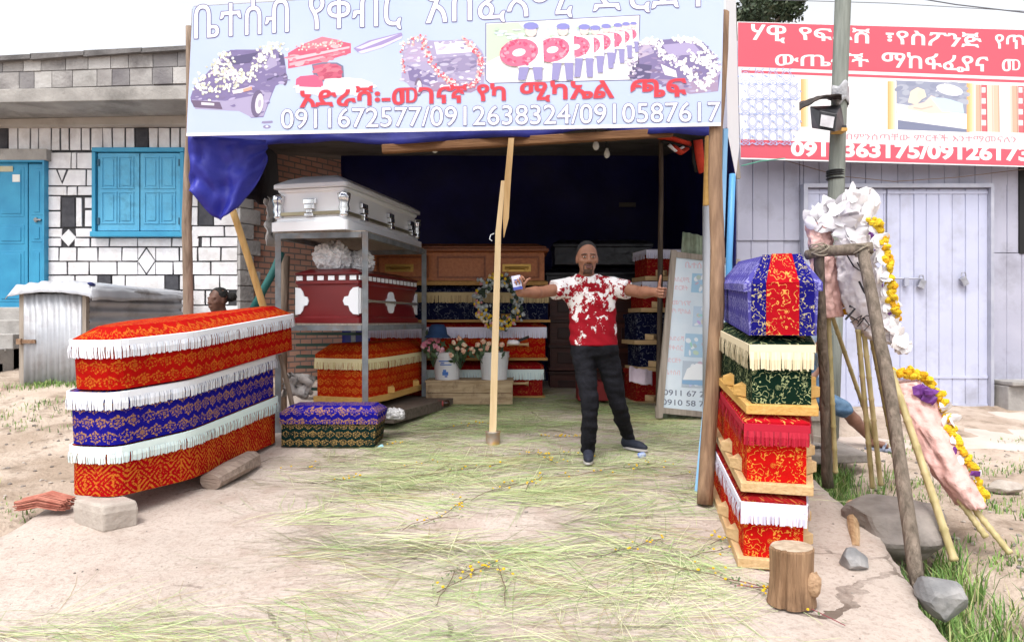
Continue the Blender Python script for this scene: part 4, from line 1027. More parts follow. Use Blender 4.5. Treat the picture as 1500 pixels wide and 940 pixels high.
def flapf(u, v):
    top = P(276 + 113 * u, 199 + 6 * u, 5.44 + .2 * u)
    by = [279, 283, 300, 316, 322, 317, 303, 272, 238]; bx = [275, 284, 296, 309, 322, 337, 350, 368, 389]
    t = u * 8; i = min(int(t), 7); t -= i
    bot = P(bx[i] + (bx[i + 1] - bx[i]) * t, by[i] + (by[i + 1] - by[i]) * t, 5.46 + .25 * u)
    p = top.lerp(bot, v)
    return p + Vector((.02 * noise.noise((u * 5, v * 3, 0)), .07 * math.sin(u * 13 + v * 2.5) * v * (.5 + .5 * u) + .05 * noise.noise((u * 6, v * 5, 8)), 0))
mb.grid(flapf, 36, 26); mb.build('tarp_flap', M_tarp, stall, smooth=True, thick=.008)
W_POLE = wood('brown peeled pole', (.15, .085, .05), (.32, .20, .12), axis=2, rough=.75, bump=.5)
W_POLE2 = wood('weathered eucalyptus pole', (.16, .115, .085), (.33, .25, .19), axis=2, rough=.8, bump=.5)
W_BEAM = wood('rough brown beam', (.12, .05, .02), (.24, .12, .05), axis=0, rough=.75, bump=.4)
W_RAW = wood('fresh sawn lath', (.62, .45, .25), (.74, .57, .35), axis=2, rough=.7, bump=.2)
W_GREY = wood('grey bark pole', (.10, .08, .06), (.24, .19, .15), axis=2, rough=.9, bump=.9)
def pole(pts, rad, m, name='wooden_post', seg=12, wob=.05):
    P2 = []                                              # more points along, wandering a little
    for i in range(len(pts) - 1):
        for k in range(6): P2.append(Vector(pts[i]).lerp(Vector(pts[i + 1]), k / 6))
    P2.append(Vector(pts[-1])); n = len(P2); s_ = rnd.random() * 50
    P2 = [p + Vector((noise.noise((i * .13, s_, 0)), noise.noise((i * .13, s_, 5)), 0)) * rad[0] * .6 for i, p in enumerate(P2)]
    rr = [rad[0] + (rad[1] - rad[0]) * i / (n - 1) for i in range(n)]
    mb = MB(); mb.tube(P2, rr, seg, wob=wob); return mb.build(name, m, smooth=True)
tag(pole([P(1033, 738, 4.44), P(1040, 610, 4.5), P(1052, 450, 4.56), P(1051, 330, 4.6), P(1048, 185, 4.68), P(1058, 20, 4.78)], (.052, .045), W_POLE), 'crooked brown pole at the right corner of the stall beside the coffin stack', 'post')
tag(pole([P(277, 585, 5.80), P(277, 440, 5.72), P(273, 330, 5.62), P(278, 195, 5.50), P(280, 40, 5.46)], (.042, .034), W_POLE2), 'rough brown pole at the left corner under the blue tarp flap', 'post')
tag(pole([P(963, 600, 7.35), P(966, 400, 7.35), P(968, 300, 7.35), P(968, 196, 7.35)], (.03, .026), wood('dark worn pole', (.045, .03, .022), (.12, .085, .06), axis=2)), 'thin dark pole inside the stall beside the poster board', 'post')
mb = MB(); mb.bar(P(560, 219, 6.06), P(985, 194, 6.06), .07, .075); tag(mb.build('roof_beam', W_BEAM, bevel=.008), 'rough brown beam across the ceiling under the front tarp', 'beam')
mb = MB(); c = P(1040, 290, 4.9); mb.bar(P(1037, 200, 5.0), P(1034, 301, 5.0), .05, .03); tag(mb.build('timber_offcut', W_YEL), 'short yellow board hanging behind the right corner pole', 'board')
# spliced lath prop in the middle
prop = thing('wooden_prop', 'spliced pale lath propping the roof, standing in a tin can', 'post', tuple(P(722, 655, 6.0)))
mb = MB()
def strip(mb, pts, w, d):
    for (a, b) in zip(pts, pts[1:]):
        pass
    lo = []
    for i, (px, py, Y) in enumerate(pts):
        p = P(px, py, Y); ww = w[i] if isinstance(w, (list, tuple)) else w
        lo.append([p + Vector((-ww / 2, -d / 2, 0)), p + Vector((ww / 2, -d / 2, 0)), p + Vector((ww / 2, d / 2, 0)), p + Vector((-ww / 2, d / 2, 0))])
    mb.loops(lo)
strip(mb, [(721.5, 645, 6.0), (726, 480, 6.0), (730, 340, 6.0), (737, 265, 6.0)], [.062, .058, .05, .034], .028); mb.build('lower_lath', W_RAW, prop)
mb = MB(); strip(mb, [(738, 348, 5.965), (741, 320, 5.965), (744, 260, 5.965), (749, 203, 5.965)], [.004, .05, .055, .05], .028); mb.build('upper_lath', wood('yellow lath', (.45, .27, .11), (.58, .39, .19), axis=2), prop)
mb = MB(); cz_ = sz(-.16, 6.0); cx_ = P(722, 650, 6).x
mb.lathe((cx_, 6.0, cz_ - .02), [(.066, 0), (.068, .02), (.062, .03), (.062, .11), (.068, .12), (.068, .13), (.03, .125)], 18); mb.build('tin_can', mat('rusty tin can', (.34, .31, .27), (.42, .22, .10), scale=9, rough=.5, metal=.5, dirt=(.5, .35, .05), dscale=9), prop, smooth=True)
mb = MB(); mb.tube([P(724, 342, 5.97), P(719, 344, 5.96), P(717, 350, 5.95), P(721, 353, 5.95)], .004, 5); mb.build('wire_hook', M_wp, prop)
tag(pole([P(338, 300, 6.0), P(387, 452, 6.25), P(392, 480, 6.3)], (.03, .034), wood('ochre bamboo', (.42, .26, .09), (.58, .39, .16), axis=2), 'bamboo_brace', wob=.03), 'ochre bamboo brace leaning by the brick wall', 'bamboo pole')
mb = MB(); mb.tube([P(371, 452, 6.9), P(402, 395, 7.0), P(412, 370, 7.05)], .04, 10); tag(mb.build('drain_pipe', mat('teal plastic pipe', (.03, .16, .15), rough=.5), smooth=True), 'teal plastic pipe leaning by the rack leg', 'pipe')
mb = MB(); mb.tube([P(413, 620, 7.3), P(414, 500, 7.3), P(418, 375, 7.3)], .05, 10, wob=.1); tag(mb.build('wooden_post', W_POLE2, smooth=True), 'brown post standing behind the rack by the brick wall', 'post')
M_pipe = mat('sky blue plastic pipe', (.20, .42, .66), (.25, .48, .72), scale=5, rough=.45)
mb = MB(); mb.bar(P(1062, 190, 4.95), P(1054, 420, 4.95), .055, .03); mb.bar(P(1054, 420, 4.95), P(1024, 722, 4.72), .055, .03)
tag(mb.build('blue_lath', M_pipe), 'pale blue painted lath behind the right corner pole', 'board')
mb = MB(); mb.tube([P(1073, 255, 6.2), P(1068, 380, 6.2), P(1064, 642, 6.2)], .03, 10); tag(mb.build('plastic_pipe', mat('bright blue pipe', (.10, .32, .62), rough=.4), smooth=True), 'bright blue pipe standing against the lilac wall', 'pipe')
M_pvc = mat('grey drain pipe', (.42, .43, .46), rough=.45)
for i, (px, w2, y0) in enumerate(((1035, .04, 302), (1043, .03, 298))):
    mb = MB(); mb.tube([P(px, y0, 6.75), P(px, 622, 6.75)], w2, 12); tag(mb.build('drain_pipe', M_pvc, smooth=True), ('thick grey pipe standing behind the poster board', 'thin grey pipe beside the corner pole, behind the poster board')[i], 'pipe')
# poster board leaning by the right pole
sb_ = thing('poster_board', 'framed price poster board leaning on the right of the stall', 'sign', tuple(P(1000, 615, 6.95)))
BS = Sheet(960, 6.95, 1085, 7.05)
def bp(px, py, o=0): return BS.at(px, py, o)
def pxprism(q, sheet, l0, l1): m = MB(); m.loops([[sheet.at(x, y, l0) for x, y in q], [sheet.at(x, y, l1) for x, y in q]]); return m
pxprism([(984, 373), (1080, 384), (1066, 606), (966, 596)], BS, -34, 0).build('poster', mat('glossy poster paper', (.60, .70, .78), (.72, .78, .84), scale=2.5, rough=.3), sb_)
fm = MB()
for q in ([(984, 368), (1084, 380), (1083, 388), (983, 376)], [(960, 596), (1068, 606), (1067, 614), (960, 604)]): fm.loops([[BS.at(x, y, -50) for x, y in q], [BS.at(x, y, 40) for x, y in q]])
for q in ([(983, 366), (991, 367), (970, 612), (960, 612)], [(1076, 380), (1083, 381), (1068, 622), (1060, 620)]): fm.loops([[BS.at(x, y, -46) for x, y in q], [BS.at(x, y, 48) for x, y in q]])
fm.build('frame', M_oldw, sb_)
ar = Art(BS)
for (x0, y0, x1, y1, c, c2) in ((1014, 400, 1062, 428, (.35, .55, .72), (.55, .68, .80)), (1016, 448, 1060, 478, (.50, .62, .75), (.65, .72, .80)), (1004, 488, 1056, 522, (.38, .55, .70), (.60, .72, .80)), (1000, 528, 1052, 566, (.45, .52, .60), (.62, .70, .78))):
    ar.poly([(x0, y0), (x1, y0 + 3), (x1 - 2, y1 + 3), (x0 - 2, y1)], c)
    for i in range(16):
        x, y = rnd.uniform(x0 + 4, x1 - 6), rnd.uniform(y0 + 4, y1 - 3); ar.poly(ell(x, y, rnd.uniform(2, 5), rnd.uniform(1.5, 4), 7, rnd.random() * 3), tuple(a * (1 - (t_ := rnd.random())) + b * t_ for a, b in zip(c2, (.35, .40, .5))) if i % 3 else (.74, .78, .82))
ar.poly([(1006, 540), (1020, 532), (1050, 536), (1050, 556), (1000, 556)], (.80, .82, .84)); ar.poly([(999, 556), (1050, 558), (1050, 566), (999, 562)], (.25, .42, .62))
ar.build('poster_pictures', sb_)
M_pk = mat('faded pink print', (.70, .45, .50), rough=.4); M_ink = mat('grey ink', (.16, .18, .24), rough=.5)
mb = MB()
for (s_, x0, y0, x1, h) in (('ቤተሰብ የቀብር', 1004, 392, 1072, 9), ('አስፈጻሚ', 988, 412, 1010, 7), ('ድርጅት', 988, 424, 1008, 7), ('መገናኛ', 985, 446, 1012, 7), ('የካ ሚካኤል', 984, 458, 1012, 7), ('አድራሻ', 981, 498, 1002, 7), ('የቀብር', 980, 512, 1000, 7), ('ድርጅት', 978, 530, 998, 7), ('ቤተሰብ', 975, 548, 996, 7)):
    lettering(mb, BS.at, s_, (x0, y0), (x1, y0 + (x1 - x0) * .06), h, 2.2)
mb.build('poster_lettering', M_pk, sb_)
mb = MB(); lettering(mb, BS.at, '0911 67 25 77', (972, 578), (1058, 583), 8, 2.2, offset=.01); lettering(mb, BS.at, '0910 58 76 17', (970, 592), (1058, 597), 8, 2.2, offset=.01); mb.build('poster_numbers', M_ink, sb_)
M_grn = mat('weathered green corrugated sheet', (.19, .24, .16), (.29, .33, .24), scale=4, rough=.7, dirt=(.14, .13, .09), dscale=5)
def corrpx(q, Y, n, amp, tilt=0):
    mb = MB(); a, b, c, d = [P(x, y, Y) for x, y in q]
    def fn(u, v): return a.lerp(b, u).lerp(d.lerp(c, u), v) + Vector((0, amp * math.sin(u * n * 2 * math.pi) + tilt * (1 - v), 0))
    mb.grid(fn, n * 8, 3); return mb
tag(corrpx([(1003, 338), (1050, 348), (1050, 382), (998, 372)], 7.2, 4, .02, .08).build('corrugated_sheet', M_grn, smooth=True, thick=.008), 'green corrugated offcut standing on top of the poster board', 'metal sheet')
tag(corrpx([(968, 605), (1052, 612), (1052, 622), (968, 615)], 7.06, 7, .015).build('corrugated_sheet', M_grn, smooth=True, thick=.008), 'strip of green corrugated sheet at the foot of the poster board', 'metal sheet')
# dark green boards leaning in the back left
M_gbd = wood('dark green painted boards', (.010, .030, .022), (.022, .055, .04), axis=0, rough=.6)
mb = MB()
for i in range(6):
    z = P(0, 575 - i * 17, 7.6).z; a, b = P(418, 0, 7.6), P(545, 0, 8.05)
    mb.bar((a.x, 8.02, z), (b.x - .1, 8.05, z), .11, .03)
tag(mb.build('board_panel', M_gbd), 'dark green boarded panel standing behind the steel rack', 'panel')
# bulbs and bunting
M_bulb = mat('frosted glass bulb', (.70, .70, .66), rough=.25); M_sock = mat('black bulb socket', (.02, .02, .02), rough=.5)
for i, (px, py, Y) in enumerate(((637, 216, 6.4), (873, 212, 6.6), (889, 224, 7.0))):
    t = thing('light_bulb', ('unlit bulb hanging under the beam near the white casket', 'unlit bulb on a black socket right of the wooden prop', 'unlit bulb hanging lowest, right of the wooden prop')[i], 'light bulb', tuple(P(px, py, Y)))
    mb = MB(); p = P(px, py, Y); mb.lathe(p, [(.004, -.055), (.022, -.045), (.032, -.02), (.028, .005), (.016, .03), (.015, .05), (.005, .05)], 14); mb.build('glass', M_bulb, t, smooth=True)
    mb = MB(); mb.lathe(p + Vector((0, 0, .045)), [(.02, 0), (.022, .05), (.012, .06), (.004, .07), (.004, .25)], 10); mb.build('socket', M_sock, t)
M_or = mat('orange red flag cloth', (.60, .05, .02), (.45, .03, .015), scale=9, rough=.8, bump=.4)
fl = thing('striped_cloth', 'orange, black and white striped cloth bundled under the roof corner', 'cloth', tuple(P(990, 215, 6.6)))
def strips(name, m, segs, Y, w):
    mb = MB()
    for pts in segs: mb.tube([P(x, y, Y + .04 * i) for i, (x, y) in enumerate(pts)], w, 7, wob=.5, flat=.5)
    mb.build(name, m, fl, smooth=True)
strips('orange_stripe', M_or, ([(966, 200), (985, 204), (1012, 212)], [(1022, 205), (1024, 232), (1030, 252)], [(985, 215), (998, 224), (1004, 219)]), 6.6, .045)
strips('black_stripe', M_black, ([(970, 207), (990, 213), (1010, 217)], [(1030, 206), (1032, 235), (1036, 250)], [(1017, 205), (1018, 235), (1021, 252)]), 6.63, .03)
strips('white_stripe', M_wp, ([(980, 213), (990, 221), (1000, 216)], [(1038, 205), (1039, 225), (1040, 240)]), 6.58, .025)

# ------------------------------------------------------------------ the blue banner
M_bannr = mat('pale blue printed vinyl', (.40, .475, .66), (.43, .50, .68), scale=1.5, rough=.45, bump=.08, bscale=3)
M_hem = mat('white vinyl hem', (.80, .80, .82), rough=.5)
SB = Sheet(278, 5.35, 1060, 4.60)
ban = thing('banner', 'pale blue shop banner with vans and phone numbers over the stall front', 'banner', tuple(SB.at(670, 100)))
q = [(282, 10), (1061, -37), (1056, 183), (273, 198.5)]
pxprism(q, SB, -24, 0).build('sheet', M_bannr, ban)
pxprism([(273.3, 195.5), (1056, 180), (1056, 184.5), (273, 199.5)], SB, -28, 4).build('hem', M_hem, ban)
mb = MB()
for a, b in (((282, 12), (1060, -35)), ((274, 192), (1055, 177)), ((283, 12), (274, 194))): mb.bar(SB.at(*a, -110), SB.at(*b, -110), .04, .04)
mb.build('frame', W_BEAM, ban)
def rowtext(name, items, m, mo=None, off=.0, offo=.03, lay=8):
    for it in items:
        mb = MB(); lettering(mb, SB.at, *it, lay=lay + 1.0, offset=off); w_ = mb.build(name, m, ban)
        mb = MB(); lettering(mb, SB.at, *it, lay=lay, offset=off, halo=offo); mb.build('outline', mo, w_)
M_lw = mat('white lettering', (.84, .84, .84), rough=.5); M_lo = mat('purple grey outline', (.13, .11, .26), rough=.5); M_lr = mat('red lettering', (.62, .035, .05), rough=.5); M_lr2 = mat('dark red outline', (.35, .1, .2), rough=.5)
rowtext('title_lettering', [('ቤተሰብ', (285, 57), (423, 47), 51), ('የቀብር', (453, 44), (588, 37), 50), ('አስፈጻሚ', (624, 34.5), (838, 20), 52), ('ድርጅት', (869, 17), (1042, 9), 52)], M_lw, M_lo, .0, 1.25)
rowtext('address_lettering', [('አድራሻ፡-መገናኛ', (441, 157), (683, 150), 27), ('የካ', (700, 148), (740, 147), 24), ('ሚካኤል', (763, 147), (898, 143), 26), ('ጫፍ', (925, 143), (1004, 141), 25)], M_lr, M_lr2, .018, .7, lay=14)
rowtext('phone_lettering', [('0911672577/0912638324/0910587617', (412, 188.5), (1055, 177.5), 28)], M_lw, M_lo, .0, .95, lay=14)
A_ = Art(SB); VP, VD, VL = (.19, .155, .31), (.10, .085, .18), (.35, .31, .47)
FLW = [(.82, .82, .74), (.72, .72, .60), (.84, .84, .84), (.52, .52, .42), (.76, .78, .62)]
# telephone mark
A_.poly(ell(391, 186, 6, 3, 10), (.25, .22, .36)); A_.poly([(384, 178), (399, 177), (400, 180), (396, 181), (387, 181.5), (383, 181)], (.25, .22, .36)); A_.poly(ell(391, 185.5, 2.2, 1.4, 8), (.62, .68, .80))
tel = A_.build('telephone_mark', ban)
A_ = Art(SB)                                            # left van
A_.poly([(279, 143), (284, 128), (310, 100), (326, 77), (345, 73), (404, 73), (416, 80), (421, 118), (404, 126), (398, 140), (386, 172), (368, 173), (352, 160), (292, 160), (280, 150)], VP)
A_.poly([(281, 146), (330, 148), (368, 141), (382, 132), (398, 136), (386, 170), (368, 172), (350, 163), (286, 160)], VL)
A_.poly([(336, 84), (378, 77), (366, 92), (342, 95), (334, 90)], VD); A_.poly([(386, 100), (396, 82), (404, 79), (406, 96), (390, 104)], VL); A_.poly([(408, 79), (415, 82), (418, 96), (409, 95)], VD)
A_.poly([(391, 116), (418, 107), (418, 110), (391, 119)], VD); A_.poly([(280, 147), (322, 150), (326, 160), (284, 157)], (.18, .13, .2)); A_.poly([(295, 148), (314, 150), (314, 153), (295, 152)], (.6, .58, .65))
A_.poly([(340, 133), (356, 130), (368, 126), (370, 132), (342, 138)], (.70, .66, .70)); A_.poly([(356, 131), (369, 127), (369, 132), (357, 135)], (.66, .33, .25))
A_.poly(ell(377, 152, 9, 20, 18, .12), (.14, .11, .2)); A_.poly(ell(380, 152, 6, 15, 16, .12), (.66, .62, .70)); A_.poly(ell(380.5, 152, 2.5, 6, 10, .1), (.4, .36, .48)); A_.poly(ell(418, 117, 3.5, 9, 12, .1), (.14, .11, .2))
A_.mottle([(279, 143), (284, 128), (310, 100), (326, 77), (345, 73), (404, 73), (416, 80), (421, 118), (404, 126), (398, 140), (386, 172), (368, 173), (352, 160), (292, 160), (280, 150)], 130, 2.6, [VP, VL, (.24, .20, .36), (.42, .37, .56), (.20, .16, .30)])
A_.poly([(336, 84), (378, 77), (366, 92), (342, 95), (334, 90)], VD); A_.poly(ell(377, 152, 9, 20, 18, .12), (.14, .11, .2)); A_.poly(ell(380, 152, 6, 15, 16, .12), (.62, .58, .66)); A_.poly(ell(380.5, 152, 2.5, 6, 10, .1), (.4, .36, .48)); A_.poly([(280, 147), (322, 150), (326, 160), (284, 157)], (.14, .10, .17)); A_.poly([(295, 150), (314, 151.5), (314, 155), (295, 154)], (.6, .58, .65)); A_.poly([(340, 133), (356, 130), (355, 136), (342, 138)], (.70, .66, .70)); A_.poly([(356, 131), (369, 127), (369, 132), (357, 135)], (.66, .33, .25))
A_.dots([(288, 128), (304, 108), (326, 90), (334, 78)], 90, 4.5, 2.2, FLW); A_.dots([(288, 130), (320, 133), (350, 118), (370, 108), (384, 85), (392, 70), (418, 74)], 190, 4.5, 2.3, FLW); A_.dots([(310, 110), (350, 112), (330, 100)], 110, 6, 2.2, FLW + [(.62, .52, .62)])
A_.build('left_van_picture', ban)
A_ = Art(SB)                                            # caskets
A_.poly([(422, 78), (446, 64), (472, 55), (514, 64), (514, 78), (470, 92), (422, 101)], (.58, .10, .17)); A_.poly([(446, 64), (472, 54), (502, 60), (480, 70), (448, 74)], (.66, .18, .24)); A_.poly([(424, 85), (512, 68), (512, 71), (424, 90)], (.76, .45, .5)); A_.poly([(424, 93), (505, 75), (505, 78), (424, 97)], (.72, .36, .42))
A_.mottle([(422, 78), (446, 64), (472, 55), (514, 64), (514, 78), (470, 92), (422, 101)], 46, 4, [(.50, .07, .13), (.64, .2, .26), (.58, .12, .18), (.70, .4, .44)])
A_.dots([(436, 70), (470, 66), (500, 62)], 70, 3, 1.6, [(.55, .50, .48), (.70, .66, .6), (.62, .2, .25), (.4, .42, .36)])
A_.poly([(518, 71), (540, 60), (588, 48), (590, 52), (560, 66), (524, 77)], (.30, .24, .46)); A_.poly([(521, 71), (545, 61), (585, 50), (575, 54), (530, 72)], (.62, .58, .76)); A_.poly([(525, 76), (560, 66), (590, 53), (588, 57), (560, 70), (530, 79)], (.66, .56, .78))
A_.poly([(457, 95), (472, 92), (494, 92), (503, 97), (504, 114), (470, 120), (460, 113)], (.16, .16, .24)); A_.poly([(458, 97), (472, 94), (492, 94), (500, 98), (501, 114), (470, 118)], (.50, .10, .17))
A_.poly([(434, 116), (440, 112), (462, 110), (472, 116), (474, 128), (433, 128)], (.56, .10, .20)); A_.poly([(433, 127), (474, 129), (476, 116), (505, 114), (530, 116), (546, 122), (545, 134), (520, 139), (470, 140), (434, 136)], (.78, .72, .74)); A_.poly([(473, 129), (476, 117), (520, 116), (525, 138), (476, 138)], (.80, .80, .82))
A_.mottle([(458, 97), (472, 94), (492, 94), (500, 98), (501, 114), (470, 118)], 22, 4, [(.42, .07, .13), (.56, .16, .22)]); A_.mottle([(433, 127), (474, 129), (530, 117), (546, 122), (545, 134), (520, 139), (470, 140)], 40, 4, [(.80, .78, .8), (.74, .66, .70), (.82, .82, .84)])
A_.build('casket_pictures', ban)
A_ = Art(SB)                                            # middle van
A_.poly([(588, 118), (590, 70), (600, 58), (640, 60), (690, 58), (706, 75), (712, 90), (708, 128), (690, 136), (630, 134), (612, 140), (596, 122)], VL); A_.poly([(636, 62), (690, 60), (700, 76), (640, 80)], (.78, .76, .82)); A_.poly([(640, 84), (700, 78), (698, 102), (650, 108)], (.34, .30, .46)); A_.poly([(592, 78), (604, 62), (622, 66), (626, 90), (594, 92)], (.40, .32, .48)); A_.poly([(596, 96), (640, 110), (640, 130), (600, 118)], VP)
A_.poly([(630, 122), (700, 116), (706, 128), (690, 136), (632, 134)], (.30, .22, .34)); A_.poly([(644, 126), (672, 123), (672, 128), (645, 131)], (.7, .68, .72)); A_.poly(ell(613, 128, 6, 14, 12), (.16, .12, .2)); A_.poly(ell(614, 128, 4, 10, 12), (.58, .54, .6))
A_.mottle([(588, 118), (590, 70), (600, 58), (640, 60), (690, 58), (706, 75), (712, 90), (708, 128), (690, 136), (630, 134), (612, 140), (596, 122)], 150, 2.6, [VL, (.50, .45, .62), (.62, .58, .70), (.30, .26, .42), (.40, .35, .5), (.56, .52, .64)])
A_.poly([(640, 86), (700, 79), (698, 102), (650, 108)], (.27, .23, .38)); A_.poly([(644, 126), (672, 123), (672, 128), (645, 131)], (.7, .68, .72)); A_.mottle([(640, 86), (700, 79), (698, 102), (650, 108)], 24, 4, [(.20, .17, .3), (.36, .31, .46), (.45, .42, .55)])
RF = [(.64, .12, .16), (.72, .34, .36), (.82, .80, .76), (.60, .50, .45), (.7, .1, .14)]
A_.dots([(588, 64), (604, 62), (616, 56)], 26, 2.5, 2, FLW + RF[:2]); A_.dots([(618, 52), (630, 90), (648, 112), (668, 124)], 130, 2.2, 1.9, RF); A_.dots([(680, 56), (700, 78), (706, 96), (700, 118), (684, 128)], 120, 2.2, 1.9, RF); A_.dots([(590, 66), (590, 88), (592, 104)], 26, 1.2, 1.6, RF)
A_.build('middle_van_picture', ban)
A_ = Art(SB)                                            # framed picture of bearers with wreaths
A_.poly([(711, 34), (938, 22), (935, 118), (716, 123), (711, 118)], (.14, .13, .24)); A_.poly([(712.5, 35), (936.5, 23.3), (933.5, 116.5), (717, 121.5), (712.5, 117)], (.78, .78, .80))
A_.poly([(713, 36), (800, 31), (790, 62), (740, 78), (713, 92)], (.48, .60, .46)); A_.poly([(760, 34), (900, 27), (880, 46), (780, 58)], (.62, .66, .74))
for x, y in [(rnd.uniform(715, 930), rnd.uniform(38, 58)) for _ in range(60)]: A_.poly(ell(x, y, rnd.uniform(2, 7), rnd.uniform(1, 3), 7), rnd.choice([(.45, .58, .45), (.60, .70, .62), (.66, .70, .78), (.50, .58, .70), (.72, .74, .74)]))
for i, (x, y, s_) in enumerate(((778, 78, 1.25), (825, 74, 1.1), (856, 70, .95), (872, 68, .85), (888, 64, .8), (905, 60, .72), (917, 56, .65), (928, 52, .55))[::-1]):
    w2 = 14 * s_
    A_.poly([(x - w2, y - 18 * s_), (x + w2, y - 18 * s_), (x + w2 * 1.1, y + 18 * s_), (x - w2 * 1.1, y + 18 * s_)], (.76, .76, .78))
    for d in (-1, 1): A_.poly([(x + d * w2 * .55 - w2 * .42, y + 17 * s_), (x + d * w2 * .55 + w2 * .42, y + 17 * s_), (x + d * w2 * .7 + w2 * .25, min(118, y + 46 * s_)), (x + d * w2 * .7 - w2 * .4, min(118, y + 46 * s_))], (.26, .24, .46))
    A_.poly(ell(x, y - 25 * s_, 7 * s_, 7 * s_, 10), (.72, .56, .52)); A_.poly(ell(x, y - 31 * s_, 9 * s_, 4.5 * s_, 10), (.22, .22, .52)); 
    wx = x - 14 * s_
    A_.poly(ell(wx, y, 23 * s_, 16 * s_, 18, -.2), (.70, .14, .24)); A_.dots([ (wx + 18 * s_ * math.cos(a), y + 12 * s_ * math.sin(a)) for a in (q * .7 for q in range(10))], int(40 * s_), 2, 2 * s_, [(.66, .08, .18), (.76, .30, .38), (.60, .06, .14)]); A_.poly(ell(wx, y, 8 * s_, 4.5 * s_, 12, -.2), (.78, .72, .74))
A_.build('bearers_picture', ban)
A_ = Art(SB)                                            # right van
A_.poly([(918, 118), (918, 88), (930, 66), (950, 60), (990, 57), (1030, 62), (1050, 84), (1055, 110), (1052, 134), (1010, 137), (960, 122)], VP); A_.poly([(970, 66), (1014, 62), (1030, 80), (980, 82)], (.46, .40, .60)); A_.poly([(968, 94), (990, 104), (992, 114), (974, 110)], (.78, .76, .80)); A_.poly([(922, 92), (955, 96), (952, 118), (922, 116)], VD); A_.poly([(962, 116), (1010, 118), (1052, 110), (1052, 134), (1010, 138)], (.32, .24, .36)); A_.poly([(934, 68), (950, 62), (958, 78), (936, 86)], (.45, .38, .5))
A_.mottle([(918, 118), (918, 88), (930, 66), (950, 60), (990, 57), (1030, 62), (1050, 84), (1055, 110), (1052, 134), (1010, 137), (960, 122)], 140, 2.6, [VP, VL, (.26, .20, .36), (.20, .15, .26), (.40, .34, .5)])
A_.poly([(970, 66), (1014, 62), (1030, 80), (980, 82)], (.36, .31, .5)); A_.poly([(968, 94), (990, 104), (992, 114), (974, 110)], (.78, .76, .80))
A_.dots([(935, 64), (960, 60), (972, 82), (1000, 96), (1012, 110), (1030, 130), (1042, 112), (1052, 92)], 260, 3.2, 2.2, [(.80, .78, .74), (.84, .84, .82), (.72, .68, .66)]); A_.dots([(985, 58), (1020, 60), (1046, 84)], 90, 2.2, 2, [(.80, .78, .74), (.84, .84, .82)]); A_.dots([(1010, 88), (1032, 84), (1040, 96)], 90, 5, 2.2, [(.80, .78, .74), (.84, .84, .82), (.66, .64, .62)]); A_.dots([(925, 70), (922, 90), (926, 105)], 60, 3, 1.8, [(.72, .68, .7), (.5, .45, .55)])
A_.build('right_van_picture', ban)
# white end strip and plywood return at the banner's right edge
mb = MB(); SR = Sheet(1060, 5.0, 1086, 5.5)
pxprism([(1062, -40), (1077, -40), (1083, 215), (1078, 258), (1066, 196)], SR, -6, 0).build('banner_return', M_hem); o = bpy.data.objects['banner_return']
tag(o, 'narrow white vinyl strip between the blue and the red banner', 'banner')
mb = MB(); mb.bar(P(1073, 195, 5.55), P(1082, 262, 5.55), .03, .03); tag(mb.build('wooden_batten', M_oldw), 'grey timber batten hanging below the white strip', 'batten')

# ------------------------------------------------------------------ the red and white banner
SRB = Sheet(1080, 7.75, 1500, 7.80)
rb = thing('banner', 'red and white mattress shop banner on the lilac building', 'banner', tuple(SRB.at(1290, 140)))
M_rw = mat('white printed vinyl', (.80, .78, .79), (.82, .81, .82), scale=2, rough=.45, bump=.08, bscale=3); M_rr = mat('faded red print', (.62, .10, .14), (.66, .13, .17), scale=3, rough=.45)
T = lambda x, a: a + (x - 1080) * .0265
pxprism([(1080, 32), (1900, 54), (1900, 256), (1085, 233)], SRB, -8, 0).build('sheet', M_rw, rb)
A_ = Art(SRB); RC = (.62, .10, .14)
A_.poly([(1081, 33), (1900, 55), (1900, 128), (1081, 98)], RC); A_.poly([(1086, 103), (1900, 132), (1900, 136), (1086, 107)], RC); A_.poly([(1085, 204), (1900, 234), (1900, 255), (1085, 231)], RC)
A_.build('red_bands', rb)
A_ = Art(SRB); BL = (.36, .42, .66)
A_.poly([(1088, 104), (1170, 108), (1172, 205), (1088, 203)], (.82, .80, .82))
for r_ in range(5):
    for c in range(5):
        x, y = 1092 + c * 20 + (r_ % 2) * 10, 112 + r_ * 22
        if x > 1168 or y > 200: continue
        for rr in (8.5, 6.2):
            rg = ell(x, y, rr * .85, rr * 1.1, 18); A_.poly(stroke([rg[i % 18] for i in range(19)], .9), BL)
        for k in range(6):
            a = k * math.pi / 3; A_.poly(ell(x + 10.5 * math.cos(a), y + 12 * math.sin(a), 2.4, 1, 7, a + .8), BL)
        A_.poly(stroke([(x - 10, y + 10), (x - 4, y + 13), (x, y + 11), (x + 5, y + 13), (x + 10, y + 9)], 1.1), BL)
A_.build('pattern_print', rb)
A_ = Art(SRB); OR = [(.78, .40, .16), (.80, .48, .22), (.81, .56, .30), (.82, .66, .46), (.82, .74, .62)]
for x0 in (1173, 1300, 1416):
    for k, c in enumerate(OR): A_.poly([(x0 + k * 2.6, 116 + (x0 - 1173) * .026), (x0 + k * 2.6 + 2.7, 116 + (x0 - 1173) * .026), (x0 + k * 2.6 + 2.7, 186 + (x0 - 1173) * .03), (x0 + k * 2.6, 186 + (x0 - 1173) * .03)], c)
A_.build('orange_print', rb)
A_ = Art(SRB)                                            # woman lying on a mattress
